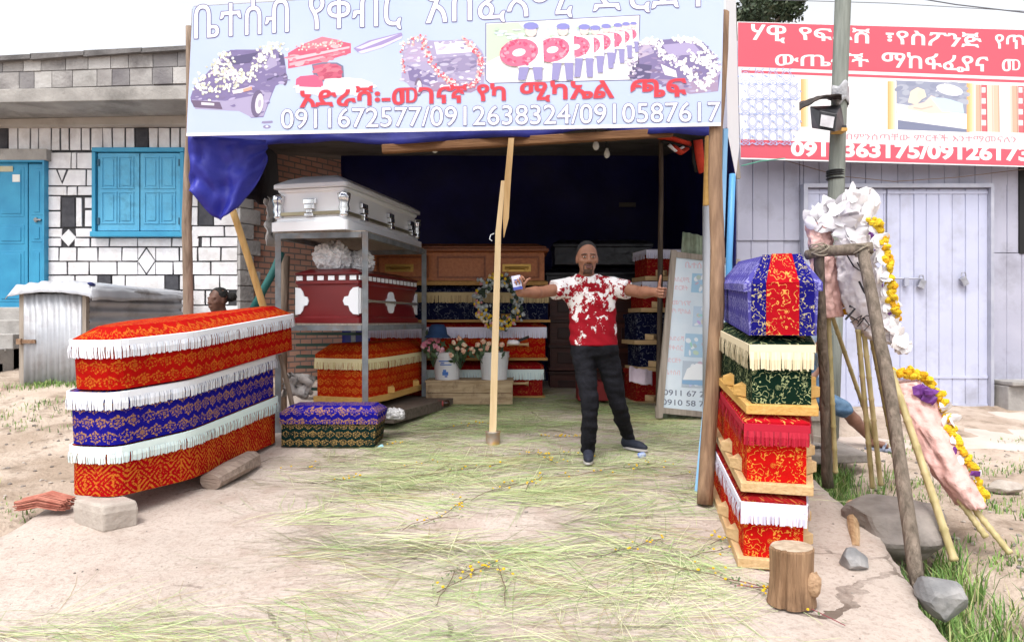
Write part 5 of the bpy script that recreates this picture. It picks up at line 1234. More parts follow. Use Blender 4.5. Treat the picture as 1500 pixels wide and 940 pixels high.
A_.poly([(1312, 118), (1418, 122), (1420, 168), (1313, 166)], (.30, .32, .42)); A_.poly([(1370, 134), (1384, 122), (1404, 124), (1412, 138), (1390, 140)], (.76, .76, .80)); A_.poly([(1313, 152), (1420, 168), (1420, 190), (1315, 176)], (.82, .82, .84)); A_.poly([(1315, 176), (1420, 190), (1420, 194), (1315, 190)], (.20, .22, .32))
A_.poly([(1330, 150), (1334, 134), (1344, 128), (1354, 132), (1357, 142), (1350, 146), (1342, 154)], (.78, .68, .56)); A_.poly(ell(1349, 139, 5.5, 7, 12, .3), (.80, .62, .54)); A_.poly([(1328, 156), (1354, 150), (1364, 140), (1378, 146), (1396, 160), (1392, 166), (1360, 166), (1330, 160)], (.80, .64, .58)); A_.poly([(1364, 140), (1392, 146), (1410, 152), (1412, 166), (1390, 164)], (.60, .72, .80))
A_.mottle([(1313, 118), (1418, 122), (1420, 150), (1313, 150)], 40, 5, [(.34, .36, .46), (.26, .28, .38), (.40, .42, .5)])
A_.poly(ell(1391, 132, 20, 8, 14, .2), (.76, .76, .80)); A_.poly([(1330, 150), (1334, 134), (1344, 128), (1354, 132), (1357, 142), (1350, 146), (1342, 154)], (.76, .66, .52)); A_.poly(ell(1349, 139, 5.5, 7, 12, .3), (.78, .58, .50)); A_.poly([(1328, 156), (1354, 150), (1364, 140), (1378, 146), (1396, 160), (1392, 166), (1360, 166), (1330, 160)], (.78, .60, .52)); A_.poly([(1362, 142), (1392, 146), (1410, 152), (1412, 166), (1380, 164)], (.52, .66, .76)); A_.poly(stroke([(1338, 158), (1350, 160), (1366, 156)], 2), (.62, .44, .38))
A_.build('bed_picture', rb)
A_ = Art(SRB)                                            # rolls of cloth
for i, x in enumerate(range(1428, 1540, 9)):
    c = [(.66, .40, .30), (.66, .14, .16), (.78, .62, .50), (.74, .48, .36), (.72, .76, .82), (.80, .74, .62)][i % 6]
    A_.poly([(x, 124 + (x - 1428) * .03), (x + 8.6, 124.3 + (x - 1428) * .03), (x + 9.6, 193 + (x - 1428) * .03), (x + 1, 192.6 + (x - 1428) * .03)], c)
    if i % 6 == 1:
        for k in range(4): A_.poly([(x + 1, 128 + k * 16), (x + 8.5, 128.4 + k * 16), (x + 8.7, 136 + k * 16), (x + 1, 136 + k * 16)], (.80, .76, .76))
    A_.poly([(x + 6.5, 124.5 + (x - 1428) * .03), (x + 8.6, 124.6 + (x - 1428) * .03), (x + 9.6, 193 + (x - 1428) * .03), (x + 7.5, 193 + (x - 1428) * .03)], tuple(q * .75 for q in c))
A_.build('cloth_picture', rb)
for it in (('ሃዊ', (1101, 58), (1151, 61), 22), ('የፍራሽ', (1171, 58), (1273, 64), 21), ('፣የስፖንጅ', (1298, 64), (1437, 70), 21), ('የጥ', (1458, 71), (1500, 72), 20), ('ውጤቶች', (1136, 96), (1272, 98), 19), ('ማከፋፈያና', (1292, 98), (1447, 105), 22), ('መ', (1468, 104), (1494, 105), 17)):
    mb = MB(); lettering(mb, SRB.at, *it, lay=5, offset=.015); mb.build('lettering', M_lw, rb)
mb = MB(); lettering(mb, SRB.at, '0911363175/09126173', (1160, 227.5), (1507, 235), 19.5, 5, offset=.04)
mb.build('phone_lettering', M_lw, rb)
mb = MB(); lettering(mb, SRB.at, 'በምንሰጣቸው ምርቶች እንተማመናለን', (1240, 204.5), (1489, 209), 10, 5, offset=.004); mb.build('slogan_lettering', mat('faint red lettering', (.70, .25, .30), rough=.5), rb)
# ------------------------------------------------------------------ people
def skin_mat(name, c, c2): return mat(name, c, c2, scale=18, rough=.5, spec=.35, bump=.06, bscale=60)
M_skin = skin_mat('brown skin', (.22, .095, .056), (.27, .125, .076)); M_beard = mat('short beard', (.055, .030, .022), (.085, .046, .033), scale=90, rough=.8)
M_lip = mat('lips', (.11, .045, .04), rough=.5); M_hair = mat('black cropped hair', (.008, .007, .007), (.018, .016, .015), scale=80, rough=.85, bump=.5, bscale=120)
M_eye = mat('eye white', (.55, .52, .48), rough=.25); M_iris = mat('dark iris', (.012, .008, .006), rough=.15)
M_nail = mat('pale palm skin', (.24, .13, .10), rough=.55)
def hand(f, w, d, u, n, curl, thumb=(.9, .4), r=.0095, sc=1.12):
    w, d, u, n = Vector(w), Vector(d).normalized(), Vector(u).normalized(), Vector(n).normalized()
    for o in (-.026, 0, .026): f.cone(w + u * o * .7, w + d * .085 * sc + u * o, .018, .0135, .012)
    for i, ln in enumerate((.92, 1.0, .94, .76)):
        p = w + d * .082 * sc + u * (.031 - .0205 * i); a = 0
        for k, (s_, rr) in enumerate(((.044, 1.05), (.028, .95), (.022, .85))):
            a += curl[i] * (.8, 1.05, .7)[k]; dd = d * math.cos(a) + n * math.sin(a) + u * (.10 - .07 * i) * (1 if a < .6 else .2)
            q = p + dd.normalized() * s_ * ln * sc; f.cone(p, q, r * rr, r * rr * .92, .0035); p = q
    p = w + d * .022 + u * .024; q = p + (u * thumb[0] + d * thumb[1] + n * .15).normalized() * .045
    f.cone(p, q, .0145, .011, .01); q2 = q + (u * thumb[0] * 1.2 + d * thumb[1] * .55).normalized() * .034; f.cone(q, q2, .0108, .0098, .004); f.cone(q2, q2 + (u * 1.2 + d * .1).normalized() * .024, .0098, .008, .004)
def head(f, c, yaw=0, s=1.0, k=1.0):
    """face looks along -Y; c is the middle of the head"""
    M_ = Matrix.Rotation(yaw, 3, 'Z')
    def q(x, y, z): return Vector(c) + M_ @ (Vector((x, y, z)) * s)
    rot = [list(r_) for r_ in M_]
    def e(x, y, z, a, b, c_, k_=.012, cut=False): f.ell(q(x, y, z), (a * s, b * s, c_ * s), k_, cut, rot=[list(r_) for r_ in M_])
    e(0, .016, .036, .074, .094, .088); e(0, -.012, -.022, .064, .076, .082, .03); e(0, -.030, -.072, .042, .048, .045, .03)     # skull, face, jaw
    e(0, -.062, -.098, .020, .018, .016, .02)                                                                                    # chin
    for d in (-1, 1):
        e(d * .030, -.080, .022, .026, .014, .009, .012); e(d * .044, -.058, -.022, .022, .022, .018, .018)                      # brow, cheek
        e(d * .030, -.092, .004, .017, .014, .011, .008, True)                                                                   # eye socket
        e(d * .030, -.079, .002, .0155, .012, .0105, .004); e(d * .015, -.094, -.032, .0095, .011, .009, .006)                   # lid, nostril wing
        e(d * .074, .010, -.008, .009, .020, .032, .006)                                                                         # ear
    f.cone(q(0, -.084, .014), q(0, -.108, -.028), .008 * s, .0125 * s, .010); e(0, -.092, -.060, .027, .013, .007, .006); e(0, -.090, -.073, .023, .013, .008, .006)
    e(0, -.104, -.0665, .024, .012, .0022, .003, True)
    f.cone(q(0, .018, -.06), q(0, .03, -.16), .050 * s, .052 * s, .02)
MANLOC = Vector(((862 - 750) / F * 5.5, 5.5, sz(.62, 5.45)))
man = thing('person', 'man in red and white splashed T-shirt and black jeans spreading his arms', 'person', tuple(MANLOC))
hc = P(860, 378.5, 5.47); sx_ = 5.5
shR, shL = P(832, 421, 5.56), P(898, 420, 5.56)                   # shoulder joints
elR, wrR = P(793, 428, 5.36), P(763, 429, 5.14)
elL, wrL = P(938, 428, 5.36), P(962, 428, 5.16)
f = Field((wrR.x - .18, 4.92, .95), (wrL.x + .18, 5.74, 1.80), .0048)
head(f, hc, R(2), 1.1)
f.cone(hc + Vector((0, .03, -.13)), hc + Vector((0, .06, -.24)), .052, .07, .02)
for a, e_, w_, s_ in ((shR, elR, wrR, 1), (shL, elL, wrL, -1)):
    f.cone(a, e_, .056, .045, .02); f.cone(e_, e_.lerp(w_, .3), .045, .047, .012); f.cone(e_.lerp(w_, .3), w_, .047, .031, .012)
f.cone(shR + Vector((0, .01, -.03)), shL + Vector((0, .01, -.03)), .055, .055, .03, 1); f.cone(hc + Vector((0, .07, -.22)), hc + Vector((0, .08, -.50)), .112, .11, .04, .75)
dR = (wrR - elR).normalized(); dL = (wrL - elL).normalized()
upR = Vector((.1, .15, 1)); upR = (upR - dR * upR.dot(dR)).normalized(); upL = Vector((.12, 0, 1)); upL = (upL - dL * upL.dot(dL)).normalized()
# right hand bent up at the wrist, closed round the packet
dh = (dR * .45 + Vector((0, 0, .9))).normalized(); nh = Vector((.35, -.94, 0)); uh = dh.cross(nh).normalized(); uh = uh if uh.x > 0 else -uh
hand(f, wrR, dh, uh, Vector((.3, -.95, 0)), (1.0, 1.05, 1.1, 1.1), (.55, .75))
hand(f, wrL, (dL + Vector((.15, -.1, -.05))).normalized(), upL, Vector((-.85, -.5, 0)), (1.15, 1.25, 1.3, 1.35), (1.2, .15))
def face_region(c):
    q = (c - np.array(hc)) / 1.1; x, y, z = q[:, 0], q[:, 1], q[:, 2]
    r = np.zeros(len(c), int); front = y < -.02
    r[(front & (z < -.084) & (z > -.118) & (np.abs(x) < .032)) | (front & (np.abs(z + .051) < .006) & (np.abs(x) < .03)) | (front & (np.abs(np.abs(x) - .031) < .004) & (z < -.055) & (z > -.09))] = 1
    r[front & (np.abs(z + .067) < .013) & (np.abs(x) < .025) & (y < -.083)] = 2
    r[front & (np.abs(z - .0225 - .1 * (np.abs(x) - .03) * -1) < .0045) & (np.abs(np.abs(x) - .031) < .019) & (y < -.06)] = 1
    return r
body('body', f, [M_skin, M_beard, M_lip], man, face_region)
for d in (-1, 1):
    mb = MB(); e = hc + Matrix.Rotation(R(2), 3, 'Z') @ Vector((d * .033, -.0935, .003)); mb.ball(e + Vector((0, -.004, 0)), .0072, 10, 0, (1.5, .7, .7)); ey = mb.build('eye', M_eye, man, smooth=True)
    mb = MB(); mb.ball(e + Vector((0, -.0085, .0005)), .0062, 8, 0, (1, .6, 1)); mb.build('iris', M_iris, ey, smooth=True)
fh = Field(hc - Vector((.14, .16, .12)), hc + Vector((.14, .18, .19)), .005); K = 1.1
fh.ell(hc + Vector((0, .024, .042)) * K, Vector((.0765, .0955, .0905)) * K, .01); fh.ell(hc + Vector((0, .05, .0)) * K, Vector((.076, .072, .075)) * K, .02)
fh.ell(hc + Vector((0, -.122, -.022)) * K, Vector((.16, .092, .098)) * K, .006, True); fh.ell(hc + Vector((.075, .012, -.018)) * K, Vector((.02, .028, .036)) * K, .005, True); fh.ell(hc + Vector((-.075, .012, -.018)) * K, Vector((.02, .028, .036)) * K, .005, True)
body('hair', fh, M_hair, man)
# shirt
def shirt_mat():
    m, n, l, b = newmat('red shirt with white paint splashes'); g = NG(m)
    tc = n.new('ShaderNodeTexCoord'); sp = n.new('ShaderNodeSeparateXYZ'); l.new(tc.outputs['Object'], sp.inputs[0])
    def nz(sc, d, ro):
        t = n.new('ShaderNodeTexNoise'); t.inputs['Scale'].default_value = sc; t.inputs['Detail'].default_value = d; t.inputs['Roughness'].default_value = ro; l.new(tc.outputs['Object'], t.inputs['Vector']); return t.outputs['Fac']
    big, fine = nz(8, 9, .68), nz(34, 5, .7)
    hi = n.new('ShaderNodeMapRange'); hi.inputs[1].default_value = .93; hi.inputs[2].default_value = 1.27; hi.inputs[3].default_value = -.075; hi.inputs[4].default_value = .066; l.new(sp.outputs[2], hi.inputs[0])
    side = g.m('MULTIPLY', g.m('ABSOLUTE', sp.outputs[0]), .03)
    v = g.m('ADD', g.m('ADD', big, g.m('MULTIPLY', g.m('SUBTRACT', fine, .5), .35)), g.m('ADD', hi.outputs[0], g.m('SUBTRACT', side, .03)))
    l.new(g.mix(g.m('GREATER_THAN', v, .52), (.26, .005, .013), (.70, .68, .68)), b.inputs['Base Color'])
    b.inputs['Roughness'].default_value = .85; b.inputs['Specular IOR Level'].default_value = .15
    return m
ch = P(866, 445, 5.56); wa = P(868, 500, 5.56)
fs = Field((shR.x - .22, 5.2, 0.80), (shL.x + .24, 5.82, 1.50), .007)
fs.cone(shR + Vector((.045, .01, -.05)), shL + Vector((-.045, .01, -.05)), .085, .085, .04, .95); fs.cone(ch + Vector((-.03, 0, .02)), wa + Vector((-.02, 0, .0)), .155, .162, .05, .72); fs.cone(ch + Vector((.03, 0, .02)), wa + Vector((.045, 0, .0)), .155, .162, .05, .72)
for a in (shR, shL): fs.cone(hc + Vector((0, .055, -.175)), a + Vector((0, .01, -.01)), .072, .078, .03)
fs.cone(hc + Vector((0, .034, -.160)), ch, .088, .13, .04, .85)
for a, e_ in ((shR, elR), (shL, elL)): fs.cone(a, a.lerp(e_, .7), .078, .080, .035)
fs.cone(hc + Vector((0, .0, -.07)), hc + Vector((0, .035, -.15)), .075, .060, .006, cut=True)
zb = P(868, 506, 5.56).z; fs.cutz(zb)
for a, e_ in ((shR, elR), (shL, elL)): d = (e_ - a).normalized(); fs.cutplane(a + d * (e_ - a).length * .56, d, .24)
def wr(V):
    D = np.zeros_like(V)
    for i, p in enumerate(V):
        t = noise.noise((p[0] * 7, p[1] * 7, p[2] * 16 + p[0] * 9)) * .016 + noise.noise((p[0] * 20, p[1] * 20, p[2] * 12)) * .004
        c = Vector((p[0] - ch.x, p[1] - 5.56, 0)); c = c.normalized() if c.length > .01 else Vector((0, 0, 0)); D[i] = c * t
    return V + D
body('shirt', fs, shirt_mat(), man, warp=wr)
# jeans and shoes
fR, fL = P(862, 668, 5.50), P(921, 648, 5.82)
hip = P(871, 512, 5.56)
kR, kL = P(864, 592, 5.47), P(905, 590, 5.60)
ft = Field((hip.x - .32, 5.2, -.02), (hip.x + .42, 6.0, 1.0), .007)
ft.cone(hip + Vector((-.075, 0, .02)), hip + Vector((.075, 0, .02)), .112, .112, .04, .95); ft.cone(hip + Vector((-.045, 0, .09)), hip + Vector((.035, 0, .09)), .122, .122, .03, .78)
for s_, k_, a_ in ((-1, kR, fR), (1, kL, fL)):
    h_ = hip + Vector((s_ * .092, 0, -.02)); ft.cone(h_, k_, .102, .068, .035); ft.cone(k_, k_.lerp(a_, .4), .068, .064, .02); ft.cone(k_.lerp(a_, .4), a_ + Vector((0, .02, .06)), .064, .058, .02)
ft.cutz(zb + .008, True)
def wr2(V):
    D = np.zeros_like(V)
    for i, p in enumerate(V):
        lo_ = max(0, .45 - p[2]) * 2.2; t = noise.noise((p[0] * 6, p[1] * 6, p[2] * 22)) * (.011 + .016 * lo_) + noise.noise((p[0] * 14, p[1] * 14, p[2] * 9)) * .007 ; D[i] = (0, -t, 0); D[i][0] = t * .6
    return V + D
body('jeans', ft, mat('black denim', (.005, .005, .007), (.013, .013, .018), scale=9, rough=.85, bump=.4, bscale=40, spec=.15), man, warp=wr2)
M_shoe = mat('navy canvas shoe', (.010, .013, .026), (.02, .024, .04), scale=20, rough=.7); M_sole = mat('pale rubber sole', (.45, .43, .42), rough=.7)
for a_, d_ in ((fR, Vector((-.12, -1, 0))), (fL, Vector((.75, -.8, 0)))):
    g_ = sz(a_.x, a_.y) + (.0 if a_ is fR else .01); d_.normalize(); q = Vector((a_.x, a_.y, g_))
    fo = Field(q - Vector((.24, .26, .03)), q + Vector((.24, .22, .2)), .006)
    fo.cone(q - d_ * .03 + Vector((0, 0, .052)), q + d_ * .12 + Vector((0, 0, .038)), .042, .036, .02); fo.cone(q + d_ * .10 + Vector((0, 0, .036)), q + d_ * .165 + Vector((0, 0, .030)), .038, .026, .015); fo.cone(q - d_ * .02 + Vector((0, 0, .05)), q - d_ * .01 + Vector((0, 0, .12)), .042, .044, .02)
    fo.ell(q + Vector((0, 0, -.14)), (.5, .5, .145), .003, True)
    so = body('shoe', fo, M_shoe, man)
    mb = MB(); sd_ = Vector((d_.y, -d_.x, 0)); pts = []
    for t in range(18):
        an = t / 18 * 2 * math.pi; pts.append(q + d_ * (.065 + .125 * math.cos(an)) + sd_ * .041 * math.sin(an) * (1 + .1 * math.cos(an)))
    mb.loops([[p + Vector((0, 0, .0)) for p in pts], [p + Vector((0, 0, .018)) for p in pts]]); mb.build('sole', M_sole, so, smooth=False)
# packet in his right hand
c = P(757, 414, 5.06); Mx = Matrix.Rotation(R(-10), 3, 'Y') @ Matrix.Rotation(R(12), 3, 'Z')
pk = thing('paper_packet', 'small white and blue packet held up in the hand of the man', 'packet', tuple(c))
mb = MB(); mb.box(c, (.066, .022, .105), Mx); mb.build('box', mat('packet card', (.62, .62, .72), (.42, .42, .58), scale=30, rough=.5), pk, bevel=.002)
mb = MB(); mb.box(c + Mx @ Vector((0, -.0005, -.042)), (.068, .025, .022), Mx); mb.box(c + Mx @ Vector((0, -.0115, .02)), (.045, .002, .008), Mx); mb.box(c + Mx @ Vector((0, -.0115, .004)), (.05, .002, .006), Mx); mb.build('blue_print', mat('packet blue', (.05, .07, .30), rough=.5), pk)
# girl behind the left stack
gl_ = P(319, 440, 6.5); g0 = gz(gl_.x, 6.5)
girl = thing('person', 'girl with dark hair tied in a bun, looking down behind the red coffin', 'person', (gl_.x, 6.5, g0))
f = Field((gl_.x - .35, 6.1, g0 - .02), (gl_.x + .35, 6.9, gl_.z + .2), .0075)
head(f, gl_, R(-28), .95); nb = gl_ + Vector((0, .03, -.17))
f.cone(nb + Vector((0, 0, .03)), nb + Vector((0, .02, -.45)), .075, .12, .05, .8)
for d in (-1, 1):
    s_ = nb + Vector((d * .14, .02, -.06)); e_ = s_ + Vector((d * .05, -.03, -.24)); f.cone(nb + Vector((0, .02, -.03)), s_, .05, .05, .04); f.cone(s_, e_, .042, .034, .02); f.cone(e_, e_ + Vector((-d * .08, -.16, -.08)), .034, .022, .02)
    h_ = nb + Vector((d * .08, .02, -.46)); f.cone(h_, Vector((h_.x, 6.5, g0 + .28)), .085, .05, .03); f.cone(Vector((h_.x, 6.5, g0 + .28)), Vector((h_.x, 6.5, g0 + .05)), .05, .032, .02); f.cone(Vector((h_.x, 6.48, g0 + .035)), Vector((h_.x, 6.36, g0 + .03)), .035, .028, .02)
body('body', f, skin_mat('girl skin', (.10, .045, .030), (.13, .06, .04)), girl)
fh = Field(gl_ - Vector((.2, .2, .14)), gl_ + Vector((.22, .22, .16)), .006); fh.ell(gl_ + Vector((.0, .028, .036)), (.082, .095, .092), .01); fh.ell(gl_ + Vector((.095, .085, .035)), (.05, .05, .045), .02); fh.ell(gl_ + Vector((-.07, -.115, -.03)), (.115, .09, .10), .006, True)
body('hair', fh, M_hair, girl, warp=lambda V: V + np.array([[noise.noise((p[0] * 40, p[1] * 40, p[2] * 40)) * .008] * 3 for p in V]))
fd = Field((gl_.x - .3, 6.2, g0 + .2), (gl_.x + .3, 6.8, gl_.z - .1), .009); fd.cone(nb + Vector((0, .02, -.08)), nb + Vector((0, .02, -.42)), .115, .135, .04, .8); fd.cone(nb + Vector((0, .02, -.42)), Vector((gl_.x, 6.52, g0 + .42)), .135, .2, .03, .8)
for d in (-1, 1): fd.cone(nb + Vector((d * .1, .02, -.06)), nb + Vector((d * .17, .01, -.15)), .055, .055, .03)
body('dress', fd, mat('lilac dress', (.30, .27, .5), (.38, .34, .58), scale=8, rough=.85), girl)
# seated person with outstretched leg on the right
hp = P(1172, 575, 6.25)
sp_ = thing('person', 'seated person in blue denim shorts and sandals behind the right coffin stack', 'person', (hp.x, 6.25, gz(hp.x, 6.25)))
kn, an_ = P(1238, 600, 6.15), P(1276, 643, 6.25); kn2, an2 = P(1168, 590, 5.75), P(1165, 655, 5.75)
shp, elp, wp_ = P(1196, 478, 6.25), P(1199, 535, 6.2), P(1178, 572, 6.05)
f = Field((hp.x - .5, 5.4, gz(hp.x, 6.25) - .08), (hp.x + .75, 6.65, 1.62), .0085)
hd_ = P(1168, 425, 6.25); head(f, hd_, R(40)); f.cone(hd_ + Vector((0, .03, -.15)), hp + Vector((0, .03, .05)), .10, .14, .05, .8)
f.cone(hd_ + Vector((0, .03, -.2)), shp, .06, .055, .04); f.cone(shp, elp, .052, .042, .02); f.cone(elp, wp_, .042, .028, .02); f.cone(wp_, wp_ + Vector((-.05, -.08, -.02)), .03, .022, .015)
for a, k_, n_ in ((hp + Vector((.06, 0, 0)), kn, an_), (hp + Vector((-.08, 0, 0)), kn2, an2)):
    f.cone(a, k_, .085, .058, .03); f.cone(k_, k_.lerp(n_, .35), .055, .056, .02); f.cone(k_.lerp(n_, .35), n_, .056, .034, .02); f.cone(n_ + Vector((0, 0, -.03)), n_ + Vector((.15, -.10, -.055)), .036, .028, .02)
body('body', f, skin_mat('light brown skin', (.16, .075, .05), (.20, .10, .068)), sp_)
fj = Field((hp.x - .4, 5.5, hp.z - .35), (hp.x + .6, 6.6, hp.z + .4), .009); fj.cone(hp + Vector((-.06, .02, .03)), hp + Vector((.06, .02, .03)), .15, .15, .04)
for a, k_ in ((hp + Vector((.06, 0, 0)), kn), (hp + Vector((-.08, 0, 0)), kn2)): fj.cone(a, a.lerp(k_, .93), .108, .082, .03)
fj.cone(hp + Vector((0, .02, .1)), P(1178, 530, 6.25), .15, .14, .03)
body('shorts', fj, mat('blue denim', (.05, .10, .17), (.10, .17, .26), scale=14, rough=.85, bump=.4, bscale=40), sp_, warp=wr2)
ft_ = Field((hd_.x - .35, 5.9, hp.z), (hd_.x + .4, 6.6, hd_.z - .08), .01); ft_.cone(hd_ + Vector((0, .03, -.22)), hp + Vector((0, .03, .25)), .15, .16, .05, .85); ft_.cone(hd_ + Vector((.02, .03, -.22)), shp.lerp(elp, .25), .07, .068, .04)
body('shirt', ft_, mat('washed blue shirt', (.25, .32, .42), (.34, .40, .50), scale=6, rough=.85), sp_)
mb = MB(); c = an_ + Vector((.07, -.05, -.085)); mb.box(c, (.27, .10, .025), Matrix.Rotation(R(-34), 3, 'Z')); mb.tube([c + Vector((-.02, -.05, .0)), c + Vector((.02, -.03, .06)), c + Vector((.05, .04, .0))], .016, 6, flat=.5); mb.build('sandal', mat('grey blue sandal', (.10, .12, .18), (.3, .32, .38), scale=30, rough=.6), sp_, bevel=.008)
mb = MB(); c = hp + Vector((0, .05, -.2)); mb.box(c, (.42, .36, .09)); mb.box(c + Vector((0, 0, -.17)), (.34, .3, .28)); st_ = mb.build('low_seat', M_oldw, bevel=.01); tag(st_, 'low wooden seat under the person behind the right coffin stack', 'stool')
# ------------------------------------------------------------------ utility pole, flood lamp, wires, tree
W_UTIL = wood('green grey utility timber', (.17, .185, .165), (.28, .30, .27), axis=2, rough=.9, bump=.5)
up_ = thing('utility_pole', 'grey green timber utility pole in front of the red banner', 'utility pole', tuple(P(1216, 632, 6.5)))
mb = MB(); mb.tube([P(1216, 640, 6.5), P(1222, 480, 6.5), P(1224, 300, 6.5), P(1227, 200, 6.5), P(1235, -10, 6.5), P(1241, -190, 6.5)], [.075, .073, .075, .072, .07, .066], 14, wob=.08); mb.build('shaft', W_UTIL, up_, smooth=True)
mb = MB()
for y in (251, 254, 257, 262): c = P(1223.5, y, 6.5); mb.lathe(c, [(.078, -.009), (.084, 0), (.078, .009)], 16)
mb.build('wire_wrap', M_black, up_)
mb = MB(); c = P(1229, 141, 6.42)
def cuf(u, v):
    a = R(200 + 170 * u); return P(1229, 126 + 28 * v + 4 * math.sin(u * 9), 6.5) + Vector(((.08) * math.cos(a) * (1 + .1 * math.sin(u * 23 + v * 4)), .085 * math.sin(a), .006 * math.sin(u * 17)))
mb.grid(cuf, 18, 5); mb.build('plastic_wrap', mat('grey plastic wrap', (.26, .26, .28), (.42, .42, .44), scale=12, rough=.35, bump=.5), up_, smooth=True, thick=.006)
lp_ = thing('flood_lamp', 'black flood lamp under a bent dark sheet on the utility pole', 'lamp', tuple(P(1208, 172, 6.3)))
M_lampb = mat('black lamp housing', (.012, .012, .015), (.03, .03, .035), scale=9, rough=.45)
mb = MB(); mb.loops([[P(x, y, Y) for x, y, Y in q] for q in ([(1201, 162, 6.18), (1226, 167, 6.1), (1223, 193, 6.1), (1199, 189, 6.18)], [(1186, 156, 6.45), (1232, 154, 6.42), (1238, 190, 6.42), (1189, 188, 6.45)])]); mb.bar(P(1222, 186, 6.3), P(1239, 188, 6.35), .03, .05); mb.build('housing', M_lampb, lp_, bevel=.008)
mb = MB(); q = [(1203, 168, 6.165), (1222.5, 171.5, 6.095), (1220, 188, 6.095), (1201, 184.5, 6.165)]; mb.loops([[P(x, y, Y) for x, y, Y in q], [P(x, y, Y - .012) for x, y, Y in q]]); gl2 = mb.build('glass', mat('lamp glass', (.42, .40, .42), (.62, .6, .62), scale=6, rough=.1, spec=.8), lp_)
mb = MB()
def hood(u, v):
    return P(1171 + 62 * u, 154 - 16 * math.sin(u * 2.0) + 14 * v * u - 3 * v, 6.2 + .35 * v - .02) + Vector((0, 0, .015 * noise.noise((u * 6, v * 6, 0)) - (.05 if v < .01 else 0) * (1 - u)))
mb.grid(hood, 14, 8); mb.build('hood', mat('rusty black sheet', (.015, .012, .012), (.05, .035, .03), scale=14, rough=.7, bump=.4), lp_, thick=.012)
mb = MB(); mb.box(P(1229, 192, 6.36), (.10, .12, .03)); mb.build('bracket', W_YEL, lp_)
for i, (pts, r_, lb) in enumerate((([(1086, 243, 7.6), (1115, 236, 7.6), (1150, 232, 7.65)], .006, 'green cord looping under the left end of the red banner'), ([(1150, 235, 7.9), (1230, 258, 7.9), (1310, 266, 7.9), (1400, 260, 7.9), (1500, 248, 7.9), (1620, 236, 7.9)], .005, 'thin brown cable sagging across the top of the lilac gate'), ([(1285, -12, 14), (1400, 7, 14), (1520, 21, 14), (1700, 45, 14)], .012, 'upper thin power line crossing the sky above the red banner'), ([(1130, 0, 16), (1300, 5, 16), (1520, 18, 16), (1700, 30, 16)], .008, 'lower fine power line crossing the sky above the red banner'))):
    mb = MB(); mb.tube([P(*p) for p in pts], r_, 5); tag(mb.build('cable', mat(('green cord', 'brown cable', 'power line', 'power line')[i], ((.10, .40, .28), (.18, .12, .09), (.12, .12, .14), (.12, .12, .14))[i], rough=.6)), lb, 'cable')
def tree(label, x, y, hgt, cr, n, seed):
    r_ = random.Random(seed); t = thing('leafy_tree', label, 'tree', (x, y, .3))
    mb = MB(); top = Vector((x, y, hgt * .72)); mb.tube([Vector((x, y, .2)), Vector((x + .1, y, hgt * .35)), top], [.28, .2, .1], 9, wob=.15)
    cl = []
    for i in range(16):
        a = r_.random() * 6.28; el = r_.uniform(-.5, 1.1); d = Vector((math.cos(a) * math.cos(el), math.sin(a) * math.cos(el), math.sin(el)))
        c = Vector((x, y, hgt * .78)) + Vector((d.x * cr[0], d.y * cr[0], d.z * cr[1])) * r_.uniform(.45, .95); cl.append((c, r_.uniform(.3, .62)))
        mb.tube([Vector((x, y, hgt * r_.uniform(.4, .7))), c.lerp(top, .4), c], [.07, .045, .015], 5)
    mb.build('trunk', W_GREY, t, smooth=True)
    mb = MB()
    for i in range(n):
        c, r2 = r_.choice(cl); d = Vector((r_.gauss(0, 1), r_.gauss(0, 1), r_.gauss(0, .8))).normalized() * r2 * r_.random() ** .4; p = c + d
        u = Vector((r_.gauss(0, 1), r_.gauss(0, 1), r_.gauss(0, 1))).normalized(); v = u.cross(Vector((r_.gauss(0, 1), r_.gauss(0, 1), r_.gauss(0, 1)))).normalized(); s_ = r_.uniform(.04, .09)
        mb.poly([p - u * s_, p - v * s_ * .45, p + u * s_, p + v * s_ * .45], r_.choice((0, 0, 1, 2)))
    mb.build('crown', [mat('dark leaf', (.030, .048, .024), rough=.6), mat('mid leaf', (.05, .075, .035), rough=.6), mat('olive leaf', (.075, .09, .05), rough=.6)], t)
tree('dark leafy tree rising behind the red banner', 6.35, 18, 11.6, (1.15, 1.5), 9000, 3)

# ------------------------------------------------------------------ pole rack and funeral wreaths on the right
fr_ = thing('pole_rack', 'rough bark pole trestle that the funeral wreaths lean on', 'rack', tuple(P(1280, 700, 4.4)))
def polemesh(pts, r0, r1, m, nm, par, wob=.18):
    mb = MB(); P2 = []
    for i in range(len(pts) - 1):
        for k in range(7): P2.append(pts[i].lerp(pts[i + 1], k / 7))
    P2.append(pts[-1]); n = len(P2); s_ = rnd.random() * 60
    P2 = [p + Vector((noise.noise((i * .4, s_, 0)), noise.noise((i * .4, s_, 5)), 0)) * r0 * .3 for i, p in enumerate(P2)]
    mb.tube(P2, [r0 + (r1 - r0) * i / (n - 1) for i in range(n)], 9, wob=wob); return mb.build(nm, m, par, smooth=True)
polemesh([P(1213, 712, 5.05), P(1207, 540, 4.8), P(1199, 368, 4.5)], .038, .032, W_GREY, 'leg', fr_)
polemesh([P(1348, 872, 3.42), P(1300, 560, 4.0), P(1263, 362, 4.42)], .036, .036, W_GREY, 'leg', fr_)
polemesh([P(1181, 374, 4.5), P(1205, 368, 4.48), P(1240, 366, 4.44), P(1279, 363, 4.4)], .034, .04, W_GREY, 'crossbar', fr_)
mb = MB()
